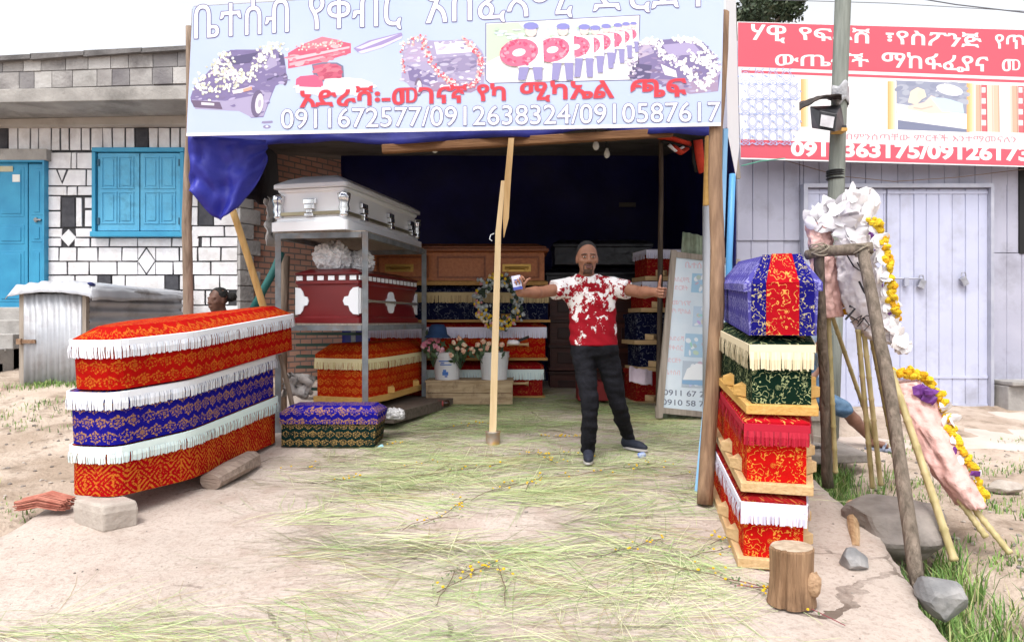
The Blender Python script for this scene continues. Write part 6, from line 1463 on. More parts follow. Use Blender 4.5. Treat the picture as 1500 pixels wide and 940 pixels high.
for px, Y in ((1200, 4.48), (1262, 4.42)):
    for k in range(5): c = P(px + rnd.uniform(-3, 3), 367 + rnd.uniform(-3, 3), Y); mb.tube([c + Vector((.05 * math.cos(a), .05 * math.sin(a), .03 * math.sin(a + k))) for a in (q * .7 for q in range(10))], .005, 5)
mb.build('rope_lashing', mat('grey twine', (.26, .22, .17), rough=.9), fr_)
W_BAM = mat('green tan bamboo', (.36, .30, .13), (.52, .42, .22), scale=5, rough=.5, stretch=(6, 6, 1.2))
M_pinkw = mat('pink crepe paper', (.66, .38, .34), (.74, .48, .44), scale=4, rough=.7, bump=.7, bscale=22)
M_tiss = mat('white tissue wrap', (.66, .60, .62), (.78, .73, .74), scale=5, rough=.6, bump=.7, bscale=20)
M_pet = [mat('white paper petal', (.80, .78, .80), rough=.6), mat('ivory paper petal', (.70, .68, .72), rough=.6)]
M_mar = [mat('yellow marigold', (.74, .46, .01), (.80, .56, .03), scale=40, rough=.8, bump=.8, bscale=120), mat('orange marigold', (.70, .33, .005), (.78, .42, .01), scale=40, rough=.8, bump=.8, bscale=120)]
M_pur = mat('purple ribbon', (.10, .02, .16), (.16, .04, .24), scale=20, rough=.5)
def bamboo(par, a, b, r0=.016):
    mb = MB(); n = 7; P2, rr = [], []
    for i in range(n + 1):
        c = a.lerp(b, i / n); P2 += [c - (b - a).normalized() * .012, c, c + (b - a).normalized() * .012]; rr += [r0, r0 * 1.22, r0]
    mb.tube(P2, rr, 8); mb.build('bamboo_stick', W_BAM, par, smooth=True)
def petals(name, par, spots, n, spread, size):
    mb = MB()
    for i in range(n):
        p = rnd.choice(spots) + Vector((rnd.gauss(0, spread), rnd.gauss(0, spread * .8) - .02, rnd.gauss(0, spread)))
        u = Vector((rnd.gauss(.1, .8), rnd.gauss(-.5, .5), rnd.gauss(.4, .8))).normalized(); v = u.cross(Vector((rnd.gauss(0, .4), -1, rnd.gauss(0, .4)))).normalized(); w2 = u.cross(v)
        s_ = size * rnd.uniform(.7, 1.25); mi = 0 if rnd.random() < .75 else 1; k = len(mb.v); tw = rnd.uniform(-.5, .5)
        for j in range(5):                                # cupped, pointed petal
            y = j / 4; hw = .36 * math.sin(math.pi * min(1, .12 + y * .86)) ** .8
            for i in range(-2, 3):
                x = i / 2 * hw; mb.v.append(tuple(p + u * s_ * (y - .5 + .04 * math.sin(i * 2 + tw * 9)) + v * s_ * (x + tw * .2 * y * y) + w2 * s_ * (.9 * x * x + .35 * y * y)))
        for j in range(4):
            for i in range(4): a = k + j * 5 + i; mb.face((a, a + 1, a + 6, a + 5), mi)
    return mb.build(name, M_pet, par, smooth=True)
def marigolds(par, path, n, spread, r_=.02):
    mb = MB()
    for i in range(n):
        t = (i + rnd.random()) / n * (len(path) - 1); k = min(int(t), len(path) - 2); p = path[k].lerp(path[k + 1], t - k) + Vector((rnd.gauss(0, spread), rnd.gauss(0, spread) - .015, rnd.gauss(0, spread)))
        mb.ball(p, r_ * rnd.uniform(.8, 1.25), 8, rnd.choice((0, 0, 0, 1)), (1, 1, 1), .5)
    mb.build('marigolds', M_mar, par)
def bows(par, path, n, spread):
    mb = MB()
    for i in range(n):
        p = path[0].lerp(path[-1], rnd.random()) if len(path) == 2 else rnd.choice(path); p = p + Vector((rnd.gauss(0, spread), rnd.gauss(0, .02), rnd.gauss(0, spread)))
        mb.ball(p, .03, 6, 0, (1.3 * rnd.random() + .4, .6, rnd.random() + .4), .8)
    mb.build('purple_ribbon', M_pur, par)
def wrap(name, par, L_, R_, m, bulge, seed, nu=40, nv=60):
    """crumpled paper wrapped round: a flattened tube between two edges"""
    mb = MB(); lps = []
    def at(q, t):
        t *= len(q) - 1; i = min(int(t), len(q) - 2); return q[i].lerp(q[i + 1], t - i)
    for j in range(nv + 1):
        v = j / nv; a, b = at(L_, v), at(R_, v); c = (a + b) / 2; h = (b - a) / 2; lp = []
        for i in range(nu):
            t = 2 * math.pi * i / nu; p = c + h * math.cos(t) + Vector((0, -bulge * math.sin(t), 0))
            w_ = Vector((math.cos(t) * 1.7 + seed, math.sin(t) * 1.7, v * 2.6))
            d = noise.noise(w_) * .030 + (.32 - abs(noise.noise(w_ * 2.3 + Vector((0, 0, t * .25))))) * .045 + (.3 - abs(noise.noise(w_ * 5.5))) * .018
            lp.append(p + (p - c).normalized() * d)
        lps.append(lp)
    mb.loops(lps); return mb.build(name, m, par, smooth=True)
GW = 'funeral wreaths on bamboo sticks'
w1 = thing('funeral_wreath', 'pink wrapped wreath with white paper flowers, left on the pole trestle', 'wreath', tuple(P(1215, 680, 4.8)), group=GW)
wrap('wrapping', w1, [P(1180, 330, 4.72), P(1188, 390, 4.74), P(1203, 466, 4.78)], [P(1212, 322, 4.72), P(1222, 390, 4.74), P(1228, 464, 4.78)], M_pinkw, .07, 3)
petals('white_flowers', w1, [P(x, y, 4.68) for x, y in ((1190, 322), (1200, 312), (1212, 308), (1224, 304), (1232, 316), (1222, 326), (1236, 332), (1208, 330))], 44, .022, .12)
marigolds(w1, [P(1222, 412, 4.76), P(1233, 440, 4.78), P(1236, 458, 4.78)], 9, .012); bows(w1, [P(1208, 320, 4.70), P(1216, 330, 4.7), P(1228, 420, 4.78), P(1232, 446, 4.8)], 10, .02)
bamboo(w1, P(1213, 455, 4.78), P(1224, 690, 4.9), .017); bamboo(w1, P(1218, 460, 4.78), P(1280, 640, 5.35), .015)
w2_ = thing('funeral_wreath', 'white wrapped wreath with black lettering and a marigold edge on the trestle', 'wreath', tuple(P(1285, 705, 4.7)), group=GW)
wrap('wrapping', w2_, [P(1226, 352, 4.62), P(1230, 410, 4.62), P(1248, 462, 4.62), P(1264, 492, 4.62)], [P(1268, 345, 4.62), P(1284, 410, 4.62), P(1298, 460, 4.62), P(1308, 506, 4.62)], M_tiss, .09, 9)
edge = [P(1256, 300, 4.62), P(1270, 330, 4.62), P(1284, 380, 4.62), P(1296, 430, 4.62), P(1304, 470, 4.62), P(1316, 512, 4.62)]
petals('white_flowers', w2_, [P(x, y, 4.58) for x, y in ((1250, 292), (1262, 286), (1272, 298), (1256, 304), (1268, 308), (1240, 318), (1230, 334), (1250, 336), (1244, 350), (1226, 322))], 62, .024, .14)
petals('white_flowers', w2_, [P(x + 5, y, 4.50) for x, y in ((1278, 334), (1280, 356), (1285, 378), (1288, 400), (1292, 424), (1296, 446), (1304, 472), (1312, 488), (1318, 508), (1308, 500), (1298, 480))], 50, .010, .10)
marigolds(w2_, [P(1276, 322, 4.5), P(1290, 340, 4.5), P(1297, 372, 4.5), P(1301, 404, 4.5), P(1306, 440, 4.5), P(1310, 464, 4.5)], 70, .013, .020)
bows(w2_, [P(1266, 326, 4.64), P(1272, 344, 4.62), P(1280, 372, 4.62), P(1284, 400, 4.62), P(1288, 424, 4.62), P(1296, 460, 4.62), P(1298, 478, 4.62)], 26, .016)
SW = Sheet(1200, 4.50, 1320, 4.50); mb = MB()
for pts in ([(1240, 372), (1250, 390), (1262, 398), (1256, 384)], [(1262, 396), (1272, 404), (1276, 420)], [(1258, 412), (1266, 428), (1274, 436)], [(1238, 468), (1252, 452), (1244, 448)], [(1246, 472), (1262, 462), (1256, 474)], [(1256, 478), (1266, 466), (1274, 476), (1266, 484)], [(1240, 460), (1258, 470), (1270, 462), (1284, 466)]):
    mb.tube([SW.at(x, y) + Vector((0, rnd.uniform(-.004, .004), 0)) for x, y in pts], .0075, 6, flat=.5)
mb.build('ribbon_lettering', mat('black brush ink', (.015, .013, .018), rough=.6), w2_)
for a, b in (((1257, 485, 4.62), (1278, 712, 4.75)), ((1266, 490, 4.62), (1290, 708, 4.7)), ((1274, 480, 4.66), (1312, 674, 5.2))): bamboo(w2_, P(*a), P(*b), .017)
w3 = thing('funeral_wreath', 'pink wrapped wreath edged with marigolds, leaning low by the grass verge', 'wreath', tuple(P(1460, 795, 4.0)), group=GW)
wrap('wrapping', w3, [P(1302, 562, 4.40), P(1312, 590, 4.36), P(1342, 640, 4.25), P(1372, 700, 4.15), P(1408, 742, 4.08)], [P(1342, 556, 4.40), P(1370, 592, 4.36), P(1392, 640, 4.25), P(1412, 690, 4.15), P(1434, 738, 4.08)], M_pinkw, .09, 21)
ed3 = [P(1308, 548, 4.38), P(1330, 545, 4.36), P(1354, 556, 4.34), P(1378, 590, 4.30), P(1392, 625, 4.22), P(1406, 660, 4.16), P(1424, 690, 4.10), P(1442, 728, 4.06)]
marigolds(w3, ed3, 92, .016, .021); petals('white_flowers', w3, [P(1390, 616, 4.22), P(1396, 640, 4.18), P(1408, 672, 4.12), P(1420, 696, 4.10), P(1380, 600, 4.25)], 26, .014, .06); bows(w3, [P(1352, 570, 4.27), P(1360, 580, 4.27), P(1390, 640, 4.2), P(1402, 662, 4.15), P(1416, 690, 4.1)], 22, .016)
bamboo(w3, P(1400, 725, 4.1), P(1443, 784, 3.98), .018); bamboo(w3, P(1415, 730, 4.1), P(1478, 808, 3.9), .018); bamboo(w3, P(1306, 545, 4.30), P(1397, 818, 3.8), .022)

# ------------------------------------------------------------------ stones, stump, logs
def rock(name, label, c, size, m, seed, cat='stone', crumple=0, rotz=0, sub=3, sharp=1.0, group=None):
    bm = bmesh.new(); bmesh.ops.create_icosphere(bm, subdivisions=sub, radius=1)
    r_ = random.Random(seed); pl = [(Vector((r_.gauss(0, 1), r_.gauss(0, 1), r_.gauss(0, 1))).normalized(), r_.uniform(.62, .9)) for _ in range(int(16 * sharp))]
    for v in bm.verts:
        d = v.co.normalized(); q = d.copy()
        for n_, k_ in pl:
            o = q.dot(n_)
            if o > k_: q -= n_ * (o - k_) * .92
        if crumple: q *= 1 + crumple * (.3 - abs(noise.noise(q * 2.6 + Vector((seed, 0, 0))))) + crumple * .5 * (.3 - abs(noise.noise(q * 6)))
        q *= 1 + .05 * noise.noise(q * 3 + Vector((seed, 0, 0))) + .02 * noise.noise(q * 9)
        v.co = Matrix.Rotation(rotz, 3, 'Z') @ Vector((q.x * size[0], q.y * size[1], q.z * size[2]))
    me = bpy.data.meshes.new(name); bm.to_mesh(me); bm.free(); me.materials.append(m)
    o = bpy.data.objects.new(name, me); COL.objects.link(o); o.location = c
    return tag(o, label, cat, group)
M_rk = mat('grey basalt', (.13, .13, .135), (.27, .265, .265), scale=5, rough=.85, bump=.7, bscale=14, dirt=(.36, .34, .33), dscale=4)
M_rk2 = mat('brown grey boulder stone', (.15, .13, .115), (.26, .23, .21), scale=4, rough=.9, bump=.8, bscale=14, dirt=(.32, .28, .25), dscale=2.5)
M_rk3 = mat('pale sandstone', (.36, .31, .27), (.46, .41, .36), scale=5, rough=.95, bump=.5, bscale=30, dirt=(.27, .22, .19), dscale=5)
rock('boulder', 'large brown grey boulder lying in the ditch beside the slab', P(1330, 766, 4.05) + Vector((0, .1, -.04)), (.36, .30, .19), M_rk2, 5, 'boulder', rotz=.3, sub=4)
rock('stone', 'small grey stone near the end of the stick on the slab', P(1249, 824, 3.55) + Vector((0, 0, .01)), (.095, .08, .07), M_rk, 12, rotz=.4)
rock('stone', 'dark angular stone wedged in the slab edge beside the trestle foot', P(1378, 876, 3.20), (.095, .12, .13), M_rk, 31, rotz=.6)
rock('stone', 'pinkish round stone beside the tin shed', P(8, 578, 7.3), (.13, .12, .10), mat('pinkish stone', (.36, .22, .18), (.48, .33, .28), scale=6, rough=.9, bump=.6), 8)
rock('stone', 'pale stone lying in the grass right of the low wreath', P(1470, 712, 5.0), (.13, .10, .05), M_rk3, 44)
rock('stone', 'clear plastic covered lump beside the child coffin', P(578, 607, 6.25), (.10, .07, .055), mat('crumpled plastic', (.30, .29, .29), (.55, .54, .54), scale=9, rough=.25, bump=.9, bscale=14), 17, 'plastic bag', crumple=.6, sub=5, sharp=.4)['category'] = 'bag'
bpy.data.objects['stone.004'].name = 'plastic_bag'
mb = MB(); c = Vector((-2.46, 4.16, -.03)); Mz = Matrix.Rotation(R(-28), 3, 'Z')
q = [Vector((-.19, -.10, 0)), Vector((.14, -.12, 0)), Vector((.20, .06, 0)), Vector((-.10, .12, 0))]
mb.loops([[c + Mz @ p + Vector((0, 0, -.09)) for p in q], [c + Mz @ (p * 1.03) + Vector((0, 0, .02)) for p in q], [c + Mz @ (p * .95) + Vector((0, 0, .07)) for p in q]]); tag(mb.build('stone_block', M_rk3, bevel=.015), 'pale flat stone propping the near end of the left coffin stack', 'stone')
W_LOG = wood('grey brown log bark', (.20, .145, .115), (.34, .265, .22), axis=0, rough=.9, bump=.6)
mb = MB(); mb.tube([P(308, 706, 4.75), P(342, 687, 5.0), P(368, 672, 5.3)], [.085, .095, .085], 10, wob=.25, flat=.7); tag(mb.build('log', W_LOG), 'split log under the far side of the left coffin stack', 'log')
stp = thing('tree_stump', 'short sawn tree stump with a knot in front of the right stack', 'stump', tuple(P(1160, 880, 3.14)))
M_bark = wood('stripped brown trunk', (.15, .08, .04), (.36, .22, .125), axis=2, rough=.85, bump=1.0, dirt=(.09, .05, .03)); M_end = mat('sawn grey end grain', (.36, .27, .19), (.52, .42, .31), scale=4, rough=.9, bump=.4, stretch=(6, 6, 6), dirt=(.24, .17, .12), dscale=9)
mb = MB(); b0 = P(1160, 882, 3.14); lps = []; prof = [(0, .106), (.04, .1), (.12, .092), (.2, .092), (.25, .094), (.26, .089)]
def sr(a, z): return 1 + .07 * math.sin(a * 2 + 1) + .05 * noise.noise((math.cos(a) * 2, math.sin(a) * 2, z * 3)) + .05 * noise.noise((math.cos(a) * 7, math.sin(a) * 7, z * 2)) - (.16 if abs(a - 4.05) < .07 else 0)
for z, r_ in prof: lps.append([b0 + Vector((r_ * sr(a, z) * math.cos(a), r_ * sr(a, z) * math.sin(a), z)) for a in (2 * math.pi * i / 44 for i in range(44))])
mb.loops(lps, cap1=False); sbk = mb.build('bark', M_bark, stp, smooth=False)
mb = MB(); mb.poly([p + Vector((0, 0, .0005)) for p in lps[-1]]); mb.build('sawn_top', M_end, stp)
mb = MB(); kc = b0 + Vector((.071, -.062, .11))
for i, r_ in enumerate((.045, .034, .022)): mb.ball(kc + Vector((.004 * i, -.004 * i, 0)), r_ * (1.05 if i == 0 else 1.15), 12, 0, (.8, .7, 1.25), .3)
mb.build('knot', wood('knot wood', (.30, .18, .10), (.46, .30, .18), axis=1, bump=.6), stp, smooth=True)
mb = MB(); mb.tube([P(1247, 736, 4.42), P(1250, 765, 4.1), P(1254, 802, 3.8)], [.024, .03, .022], 8, wob=.4); tag(mb.build('stick', wood('peeling stick', (.30, .18, .09), (.5, .34, .2), axis=1, bump=.6)), 'thick knotty stick lying on the slab behind the small grey stone', 'stick')
mb = MB(); mb.bar(P(1213, 801, 3.85), P(1250, 778, 4.02), .03, .02); tag(mb.build('wood_splinter', W_PINE), 'flat wood splinter lying against the knotty stick', 'stick')
mb = MB()
for q, Y in (([(1150, 655), (1250, 648), (1262, 664), (1180, 672)], 5.6),): pass
a = [Vector((2.28, 5.45, .02)), Vector((2.95, 5.62, .0)), Vector((2.9, 6.1, .03)), Vector((2.25, 6.05, .04))]
mb.loops([[p + Vector((0, 0, -.05)) for p in a], [p + Vector((0, 0, .03)) for p in a]]); tag(mb.build('stone_slab', M_rk2, bevel=.015), 'flat stone slab bridging the ditch behind the trestle', 'stone slab')
mb = MB(); mb.bar(P(1150, 634, 5.7), P(1210, 645, 5.75), .12, .05); tag(mb.build('plank', M_oldw), 'grey plank on the stone slab behind the right stack', 'plank')
mb = MB(); c = P(66, 738, 4.3)
for i in range(160): y = rnd.uniform(-.06, .06); z = rnd.uniform(0, .06); mb.tube([c + Vector((-.15 + rnd.uniform(-.01, .03), y, z - .03)), c + Vector((0, y * 1.25, z * 1.2 - .02 + .015)), c + Vector((.14 + rnd.uniform(-.03, .02), y, z - .03))], .0038, 4)
o = mb.build('fibre_bundle', mat('rust red fibre', (.32, .10, .07), (.44, .18, .13), scale=20, rough=.9)); kind(tag(o, 'rust red bundle of fibre lying on the slab at the left', 'bundle'), 'thing')

# ------------------------------------------------------------------ flowers, buckets and odds and ends in the stall
crate = thing('wooden_crate', 'low stained wooden crate carrying the two flower buckets', 'crate', tuple(P(687, 592, 7.72)))
mb = MB(); a, b = P(624, 592, 7.72), P(751, 560, 7.72); Wc = b.x - a.x
M_cr8 = mat('stained crate board', (.30, .21, .12), (.46, .35, .22), scale=3, rough=.9, stretch=(1.2, 9, 9), dirt=(.14, .085, .05), dscale=6)
for z0_, z1_ in ((a.z, a.z + .125), (a.z + .13, b.z)):
    mb = MB(); mb.box(((a.x + b.x) / 2, 7.73, (z0_ + z1_) / 2), (Wc, .025, z1_ - z0_)); mb.build('side_board', M_cr8, crate, bevel=.003)
mb = MB(); mb.box(((a.x + b.x) / 2, 7.93, b.z + .012), (Wc + .02, .42, .022)); mb.box((a.x + .012, 7.93, (a.z + b.z) / 2), (.022, .36, b.z - a.z)); mb.box((b.x - .012, 7.93, (a.z + b.z) / 2), (.022, .36, b.z - a.z)); mb.build('top_board', M_cr8, crate, bevel=.003)
M_bkt = mat('white plastic bucket', (.60, .60, .62), (.66, .66, .67), scale=4, rough=.4)
def bucket(px, w, lab):
    c = P(px, 557, 7.9); t = thing('flower_bucket', lab, 'bucket', tuple(c)); h = 42 * 7.9 / F; r1 = w * 7.9 / F / 2; r0 = r1 * .86
    mb = MB(); mb.lathe(c, [(r0, .0), (r0 + (r1 - r0) * .8, h * .82), (r1 + .006, h * .82), (r1 + .006, h * .87), (r1, h * .87), (r1 + .003, h * .97), (r1 + .01, h), (r1 - .012, h), (r1 - .02, h * .8), (.002, h * .78)], 26); mb.build('pail', M_bkt, t, smooth=False)
    return t, c, r1, h
b1, c1, r1, h1 = bucket(655, 41, 'white bucket with faded blue print and pink flowers, left on the crate')
b2, c2, r2, h2 = bucket(724, 43, 'plain white bucket with peach flowers, right on the crate')
mb = MB()
def onb(c, r_, ang, z): return c + Vector((r_ * math.sin(ang), -r_ * math.cos(ang), z))
M_bp = mat('faded blue print', (.06, .16, .48), rough=.5)
for (a0, a1, z0_, z1_) in ((-.28, .18, .07, .11), (-.22, .02, .11, .135), (-.45, .42, .185, .197), (-.55, .35, .225, .238), (-.1, .12, .05, .065), (-.38, -.1, .205, .215)):
    n = 6; rr = lambda z: r1 * (.86 + .14 * z / h1 * .98) + .0045; lo = [onb(c1, rr(z0_), a0 + (a1 - a0) * i / n, z0_) for i in range(n + 1)]; hi_ = [onb(c1, rr(z1_), a0 + (a1 - a0) * i / n, z1_) for i in range(n + 1)]
    k = mb.add(lo + hi_)
    for i in range(n): mb.face((k + i, k + i + 1, k + n + 2 + i, k + n + 1 + i))
mb.build('blue_print', M_bp, b1)
def blossom(mb, p, r_, cols):
    for i in range(9):
        d = Vector((rnd.gauss(0, 1), rnd.gauss(-.3, 1), rnd.gauss(0, 1))).normalized(); mb.ball(p + d * r_ * .55, r_ * .55, 6, rnd.randrange(cols), (1, 1, 1), .3)
M_fp = [mat('pink petal', (.66, .20, .30), rough=.7), mat('pale pink petal', (.74, .40, .46), rough=.7)]; M_fpe = [mat('peach petal', (.70, .40, .28), rough=.7), mat('cream petal', (.74, .58, .42), rough=.7)]
M_lf = [mat('flower leaf', (.03, .055, .025), rough=.6), mat('flower leaf light', (.06, .10, .04), rough=.6)]
def bouquet(lab, spots, mats_, r_, name='flower_bunch', leaves=40):
    t = thing(name, lab, 'flowers', tuple(spots[0])); mb = MB()
    for p in spots: blossom(mb, p, r_ * rnd.uniform(.8, 1.15), 2)
    mb.build('blossoms', mats_, t, smooth=True); mb = MB(); cc_ = sum(spots, Vector()) / len(spots)
    for i in range(leaves):
        p = rnd.choice(spots).lerp(cc_, rnd.random() * .6) + Vector((rnd.gauss(0, .05), rnd.gauss(.03, .03), rnd.gauss(-.05, .05))); u = Vector((rnd.gauss(0, 1), rnd.gauss(0, .5), rnd.gauss(.2, 1))).normalized(); v = u.cross(Vector((0, 1, 0))).normalized(); s_ = rnd.uniform(.04, .08)
        mb.poly([p - u * s_, p + v * s_ * .35, p + u * s_, p - v * s_ * .35], rnd.randrange(2))
    for p in spots: mb.tube([p, p.lerp(cc_, .5) + Vector((0, .02, -.12)), cc_ + Vector((0, .05, -.26))], .005, 5)
    mb.build('leaves', M_lf, t)
bouquet('bunch of bright pink artificial flowers in the left bucket', [P(x, y, 7.75) for x, y in ((628, 500), (637, 507), (630, 512), (641, 498), (645, 512), (622, 506), (634, 494))], M_fp, .045)
bouquet('peach and cream flowers at the right of the left bucket', [P(x, y, 7.75) for x, y in ((664, 502), (672, 496), (680, 505), (670, 510), (678, 514), (661, 520), (690, 510))], M_fpe, .032)
bouquet('bunch of peach blossoms in the right bucket behind the lath', [P(x, y, 7.78) for x, y in ((700, 505), (708, 500), (716, 503), (692, 514), (704, 512), (714, 510), (735, 505), (726, 500))], M_fpe, .030)
mb = MB(); c = P(641, 488, 7.7); mb.lathe(c, [(.15, -.05), (.145, -.04), (.11, -.01), (.10, .06), (.07, .10), (.01, .105)], 18); 
def hatw(v): return v
o = mb.build('felt_hat', mat('navy felt', (.012, .035, .09), (.02, .05, .13), scale=14, rough=.9, bump=.4), smooth=True); o.rotation_euler = (0, 0, 0)
tag(o, 'navy felt hat lying on the pink flowers', 'hat')
wt = thing('hanging_wreath', 'round silver and yellow flower wreath hung on the navy coffin', 'wreath', tuple(P(731, 440, 7.85)))
wc_ = P(731, 442, 7.86); ra_, rb_ = .215, .25
mb = MB(); 
for i in range(260):
    a = rnd.random() * 6.28; k = rnd.gauss(0, .035); p = wc_ + Vector(((ra_ + k) * math.cos(a), rnd.gauss(-.02, .025), (rb_ + k) * math.sin(a))); mb.ball(p, rnd.uniform(.014, .03), 6, rnd.choice((0, 0, 1)), (1, 1, 1), .6)
mb.build('silver_foliage', [mat('silver grey tinsel', (.30, .33, .34), (.42, .45, .45), scale=40, rough=.5), mat('dark foliage', (.03, .05, .03), rough=.7)], wt)
mb = MB()
for i in range(95):
    a = rnd.choice((rnd.uniform(1.2, 5.6), rnd.uniform(3.6, 6.0))); k = rnd.uniform(.02, .075) if rnd.random() < .7 else rnd.gauss(0, .03); p = wc_ + Vector(((ra_ + k) * math.cos(a), -.05 + rnd.gauss(0, .015), (rb_ + k) * math.sin(a))); mb.ball(p, rnd.uniform(.014, .024), 7, rnd.choice((0, 0, 1, 2, 3)), (1, 1, 1), .5)
mb.build('yellow_flowers', [M_mar[0], mat('ochre flower', (.55, .33, .03), rough=.8), mat('dull pink flower', (.5, .22, .24), rough=.8), mat('cream flower', (.62, .5, .34), rough=.8)], wt)
mb = MB(); a, b = P(749, 522, 7.72), P(775, 497, 7.66); mb.bar(P(757, 527, 7.75), P(763, 500, 7.75), .04, .03); mb.build('dummy', W_YEL) if False else None
t = thing('trowel', 'black handled trowel and white rag on the bright red coffin', 'tool', tuple(P(752, 498, 7.74)))
mb = MB(); mb.bar(P(755, 501, 7.74), P(775, 493, 7.74), .035, .03); mb.build('handle', M_black, t); mb = MB(); mb.ball(P(752, 501, 7.72), .05, 10, 0, (1.6, .8, .6), .5); mb.build('rag', M_tiss, t, smooth=True)
bt = thing('beer_bottle', 'brown glass bottle lying on the ground before the crate', 'bottle', tuple(P(645, 592, 7.45)))
mb = MB(); a, b = P(658, 590, 7.5), P(624, 592, 7.42); d = (b - a); mb.tube([a, a + d * .02, a + d * .6, a + d * .74, a + d * .98, b], [.028, .034, .034, .014, .012, .014], 12); mb.build('glass', mat('brown bottle glass', (.035, .012, .006), rough=.12, spec=.7), bt, smooth=True); mb = MB(); mb.tube([a + d * .28, a + d * .5], .0348, 12); mb.build('paper_label', mat('bottle label', (.3, .05, .05), rough=.6), bt)
for i, (px, py, Y, s_, lab) in enumerate(((487, 378, 6.75, (.17, .16, .16), 'clear white plastic bag of goods on the dark red casket'), (528, 384, 6.9, (.13, .14, .12), 'smaller white bag with blue print on the dark red casket'))):
    o = rock('plastic_bag', lab, P(px, py, Y) + Vector((0, 0, -.01)), s_, mat('white plastic bag', (.62, .62, .64), (.76, .76, .78), scale=6, rough=.4, bump=.8, bscale=9), 50 + i, 'bag', crumple=.55, sub=5, sharp=.3)
mb = MB()
def sheetf(u, v): return P(388 + 17 * u + 3 * v, 290 + 70 * v, 6.9 + .2 * u) + Vector((.05 * noise.noise((u * 4, v * 6, 2)), .09 * math.sin(u * 9 + v * 3), 0))
mb.grid(sheetf, 14, 22); tag(mb.build('plastic_sheet', mat('milky plastic sheet', (.50, .49, .48), (.62, .61, .6), scale=4, rough=.5, bump=.5), smooth=True, thick=.005), 'milky plastic sheet hanging by the brick wall left of the white casket', 'sheet')
mb = MB(); c = P(432, 565, 6.5)
for i in range(9): mb.tube([c + Vector((rnd.uniform(-.14, .16), rnd.uniform(-.1, .1), rnd.uniform(-.12, .02))), c + Vector((rnd.uniform(-.1, .16), rnd.uniform(-.1, .1), rnd.uniform(0, .12))), c + Vector((rnd.uniform(-.1, .18), rnd.uniform(-.1, .1), rnd.uniform(-.12, .1)))], .045, 7, wob=.6, flat=.6)
tag(mb.build('rag_heap', mat('grey white rags', (.36, .32, .30), (.56, .52, .49), scale=9, rough=.9, bump=.6), smooth=True), 'heap of grey and white rags between the left stack and the orange coffin', 'rags')
mb = MB(); mb.tube([P(410, 520, 6.15), P(420, 560, 6.2), P(432, 610, 6.25)], [.02, .024, .02], 7, wob=.3); tag(mb.build('stick', W_POLE2), 'short brown stick propped between the left stack and the rags', 'stick')
for px, py, Y, m, lab in ((558, 655, 5.9, mat('pale blue plastic', (.30, .55, .66), rough=.3), 'crushed pale blue plastic cup near the child coffin'), (940, 666, 5.55, mat('blue clear plastic', (.10, .18, .55), (.5, .58, .7), scale=20, rough=.2), "crushed blue plastic bottle by the man's foot")):
    t = rock('plastic_cup', lab, P(px, py, Y) + Vector((0, 0, .0)), (.035, .03, .032), m, px, 'litter', sub=3, sharp=.8)
mb = MB(); mb.box(P(919, 300, 9.9), (.24, .03, .06)); tag(mb.build('wall_label', mat('tan plate', (.10, .09, .08), rough=.8)), 'small dull plate on the navy tarp above the man', 'plate')
rb2 = MB(); rb2.box(P(868, 571, 7.9), (.36, .3, .22)); tag(rb2.build('red_box', B_REDD if False else mat('dark red box', (.16, .012, .012), rough=.7), bevel=.01), 'dark red box on the ground behind the legs of the man', 'box')
mb = MB()
def lin(u, v): return P(922 + 34 * u, 537 + 22 * v + 6 * u, 7.55 - .1 * v) + Vector((0, .03 * math.sin(u * 8), .02 * noise.noise((u * 5, v * 5, 0))))
mb.grid(lin, 14, 10); tag(mb.build('draped_cloth', M_lin, smooth=True, thick=.01), 'lilac cloth draped over the low coffins by the poster board', 'cloth')

# ------------------------------------------------------------------ cut grass strewn over the floor, flower sprigs, weeds
M_st = [mat('straw green stalk', (.44, .51, .24), rough=.6), mat('pale straw stalk', (.62, .62, .38), rough=.6), mat('fresh green stalk', (.31, .44, .17), rough=.6), mat('dull green stalk', (.17, .22, .09), rough=.7), mat('withered stalk', (.34, .27, .14), rough=.8)]
def blade(mb, x, y, ang, ln, wd, z, mi, lift=0, n=4, curl=None):
    c_ = rnd.gauss(0, .28) if curl is None else curl; pts = []; a = ang; px, py = x, y
    for i in range(n + 1):
        g_ = sz(px, py); pts.append((px, py, g_ + z + lift * math.sin(math.pi * i / n), a)); px += math.cos(a) * ln / n; py += math.sin(a) * ln / n; a += c_ / n
    k = len(mb.v)
    for i, (px, py, pz, a) in enumerate(pts):
        w2 = wd * (.55 if i in (0, n) else 1) / 2; ox, oy = -math.sin(a) * w2, math.cos(a) * w2; tw = wd * .35
        mb.v += [(px + ox, py + oy, pz + tw), (px - ox, py - oy, pz)]
    for i in range(n): mb.face((k + 2 * i, k + 2 * i + 1, k + 2 * i + 3, k + 2 * i + 2), mi)
def dens(x, y):
    d = .55 + .85 * noise.noise((x * 1.0 + 3, y * 1.1, 0)) + .5 * noise.noise((x * 2.6, y * 2.6, 4))
    d *= sm((x - (-1.75 + .25 * max(0, 4.2 - y))) / .7) * sm((1.18 - .12 * max(0, y - 4.6) - x + (0 if y < 4.6 else .9)) / .35)
    if y > 7: d *= 1.2
    if y < 3.0: d = max(d, .35 + .5 * noise.noise((x * 1.3, y, 7))) if x < 1 else d * .4
    return d
mb = MB(); cnt = 0
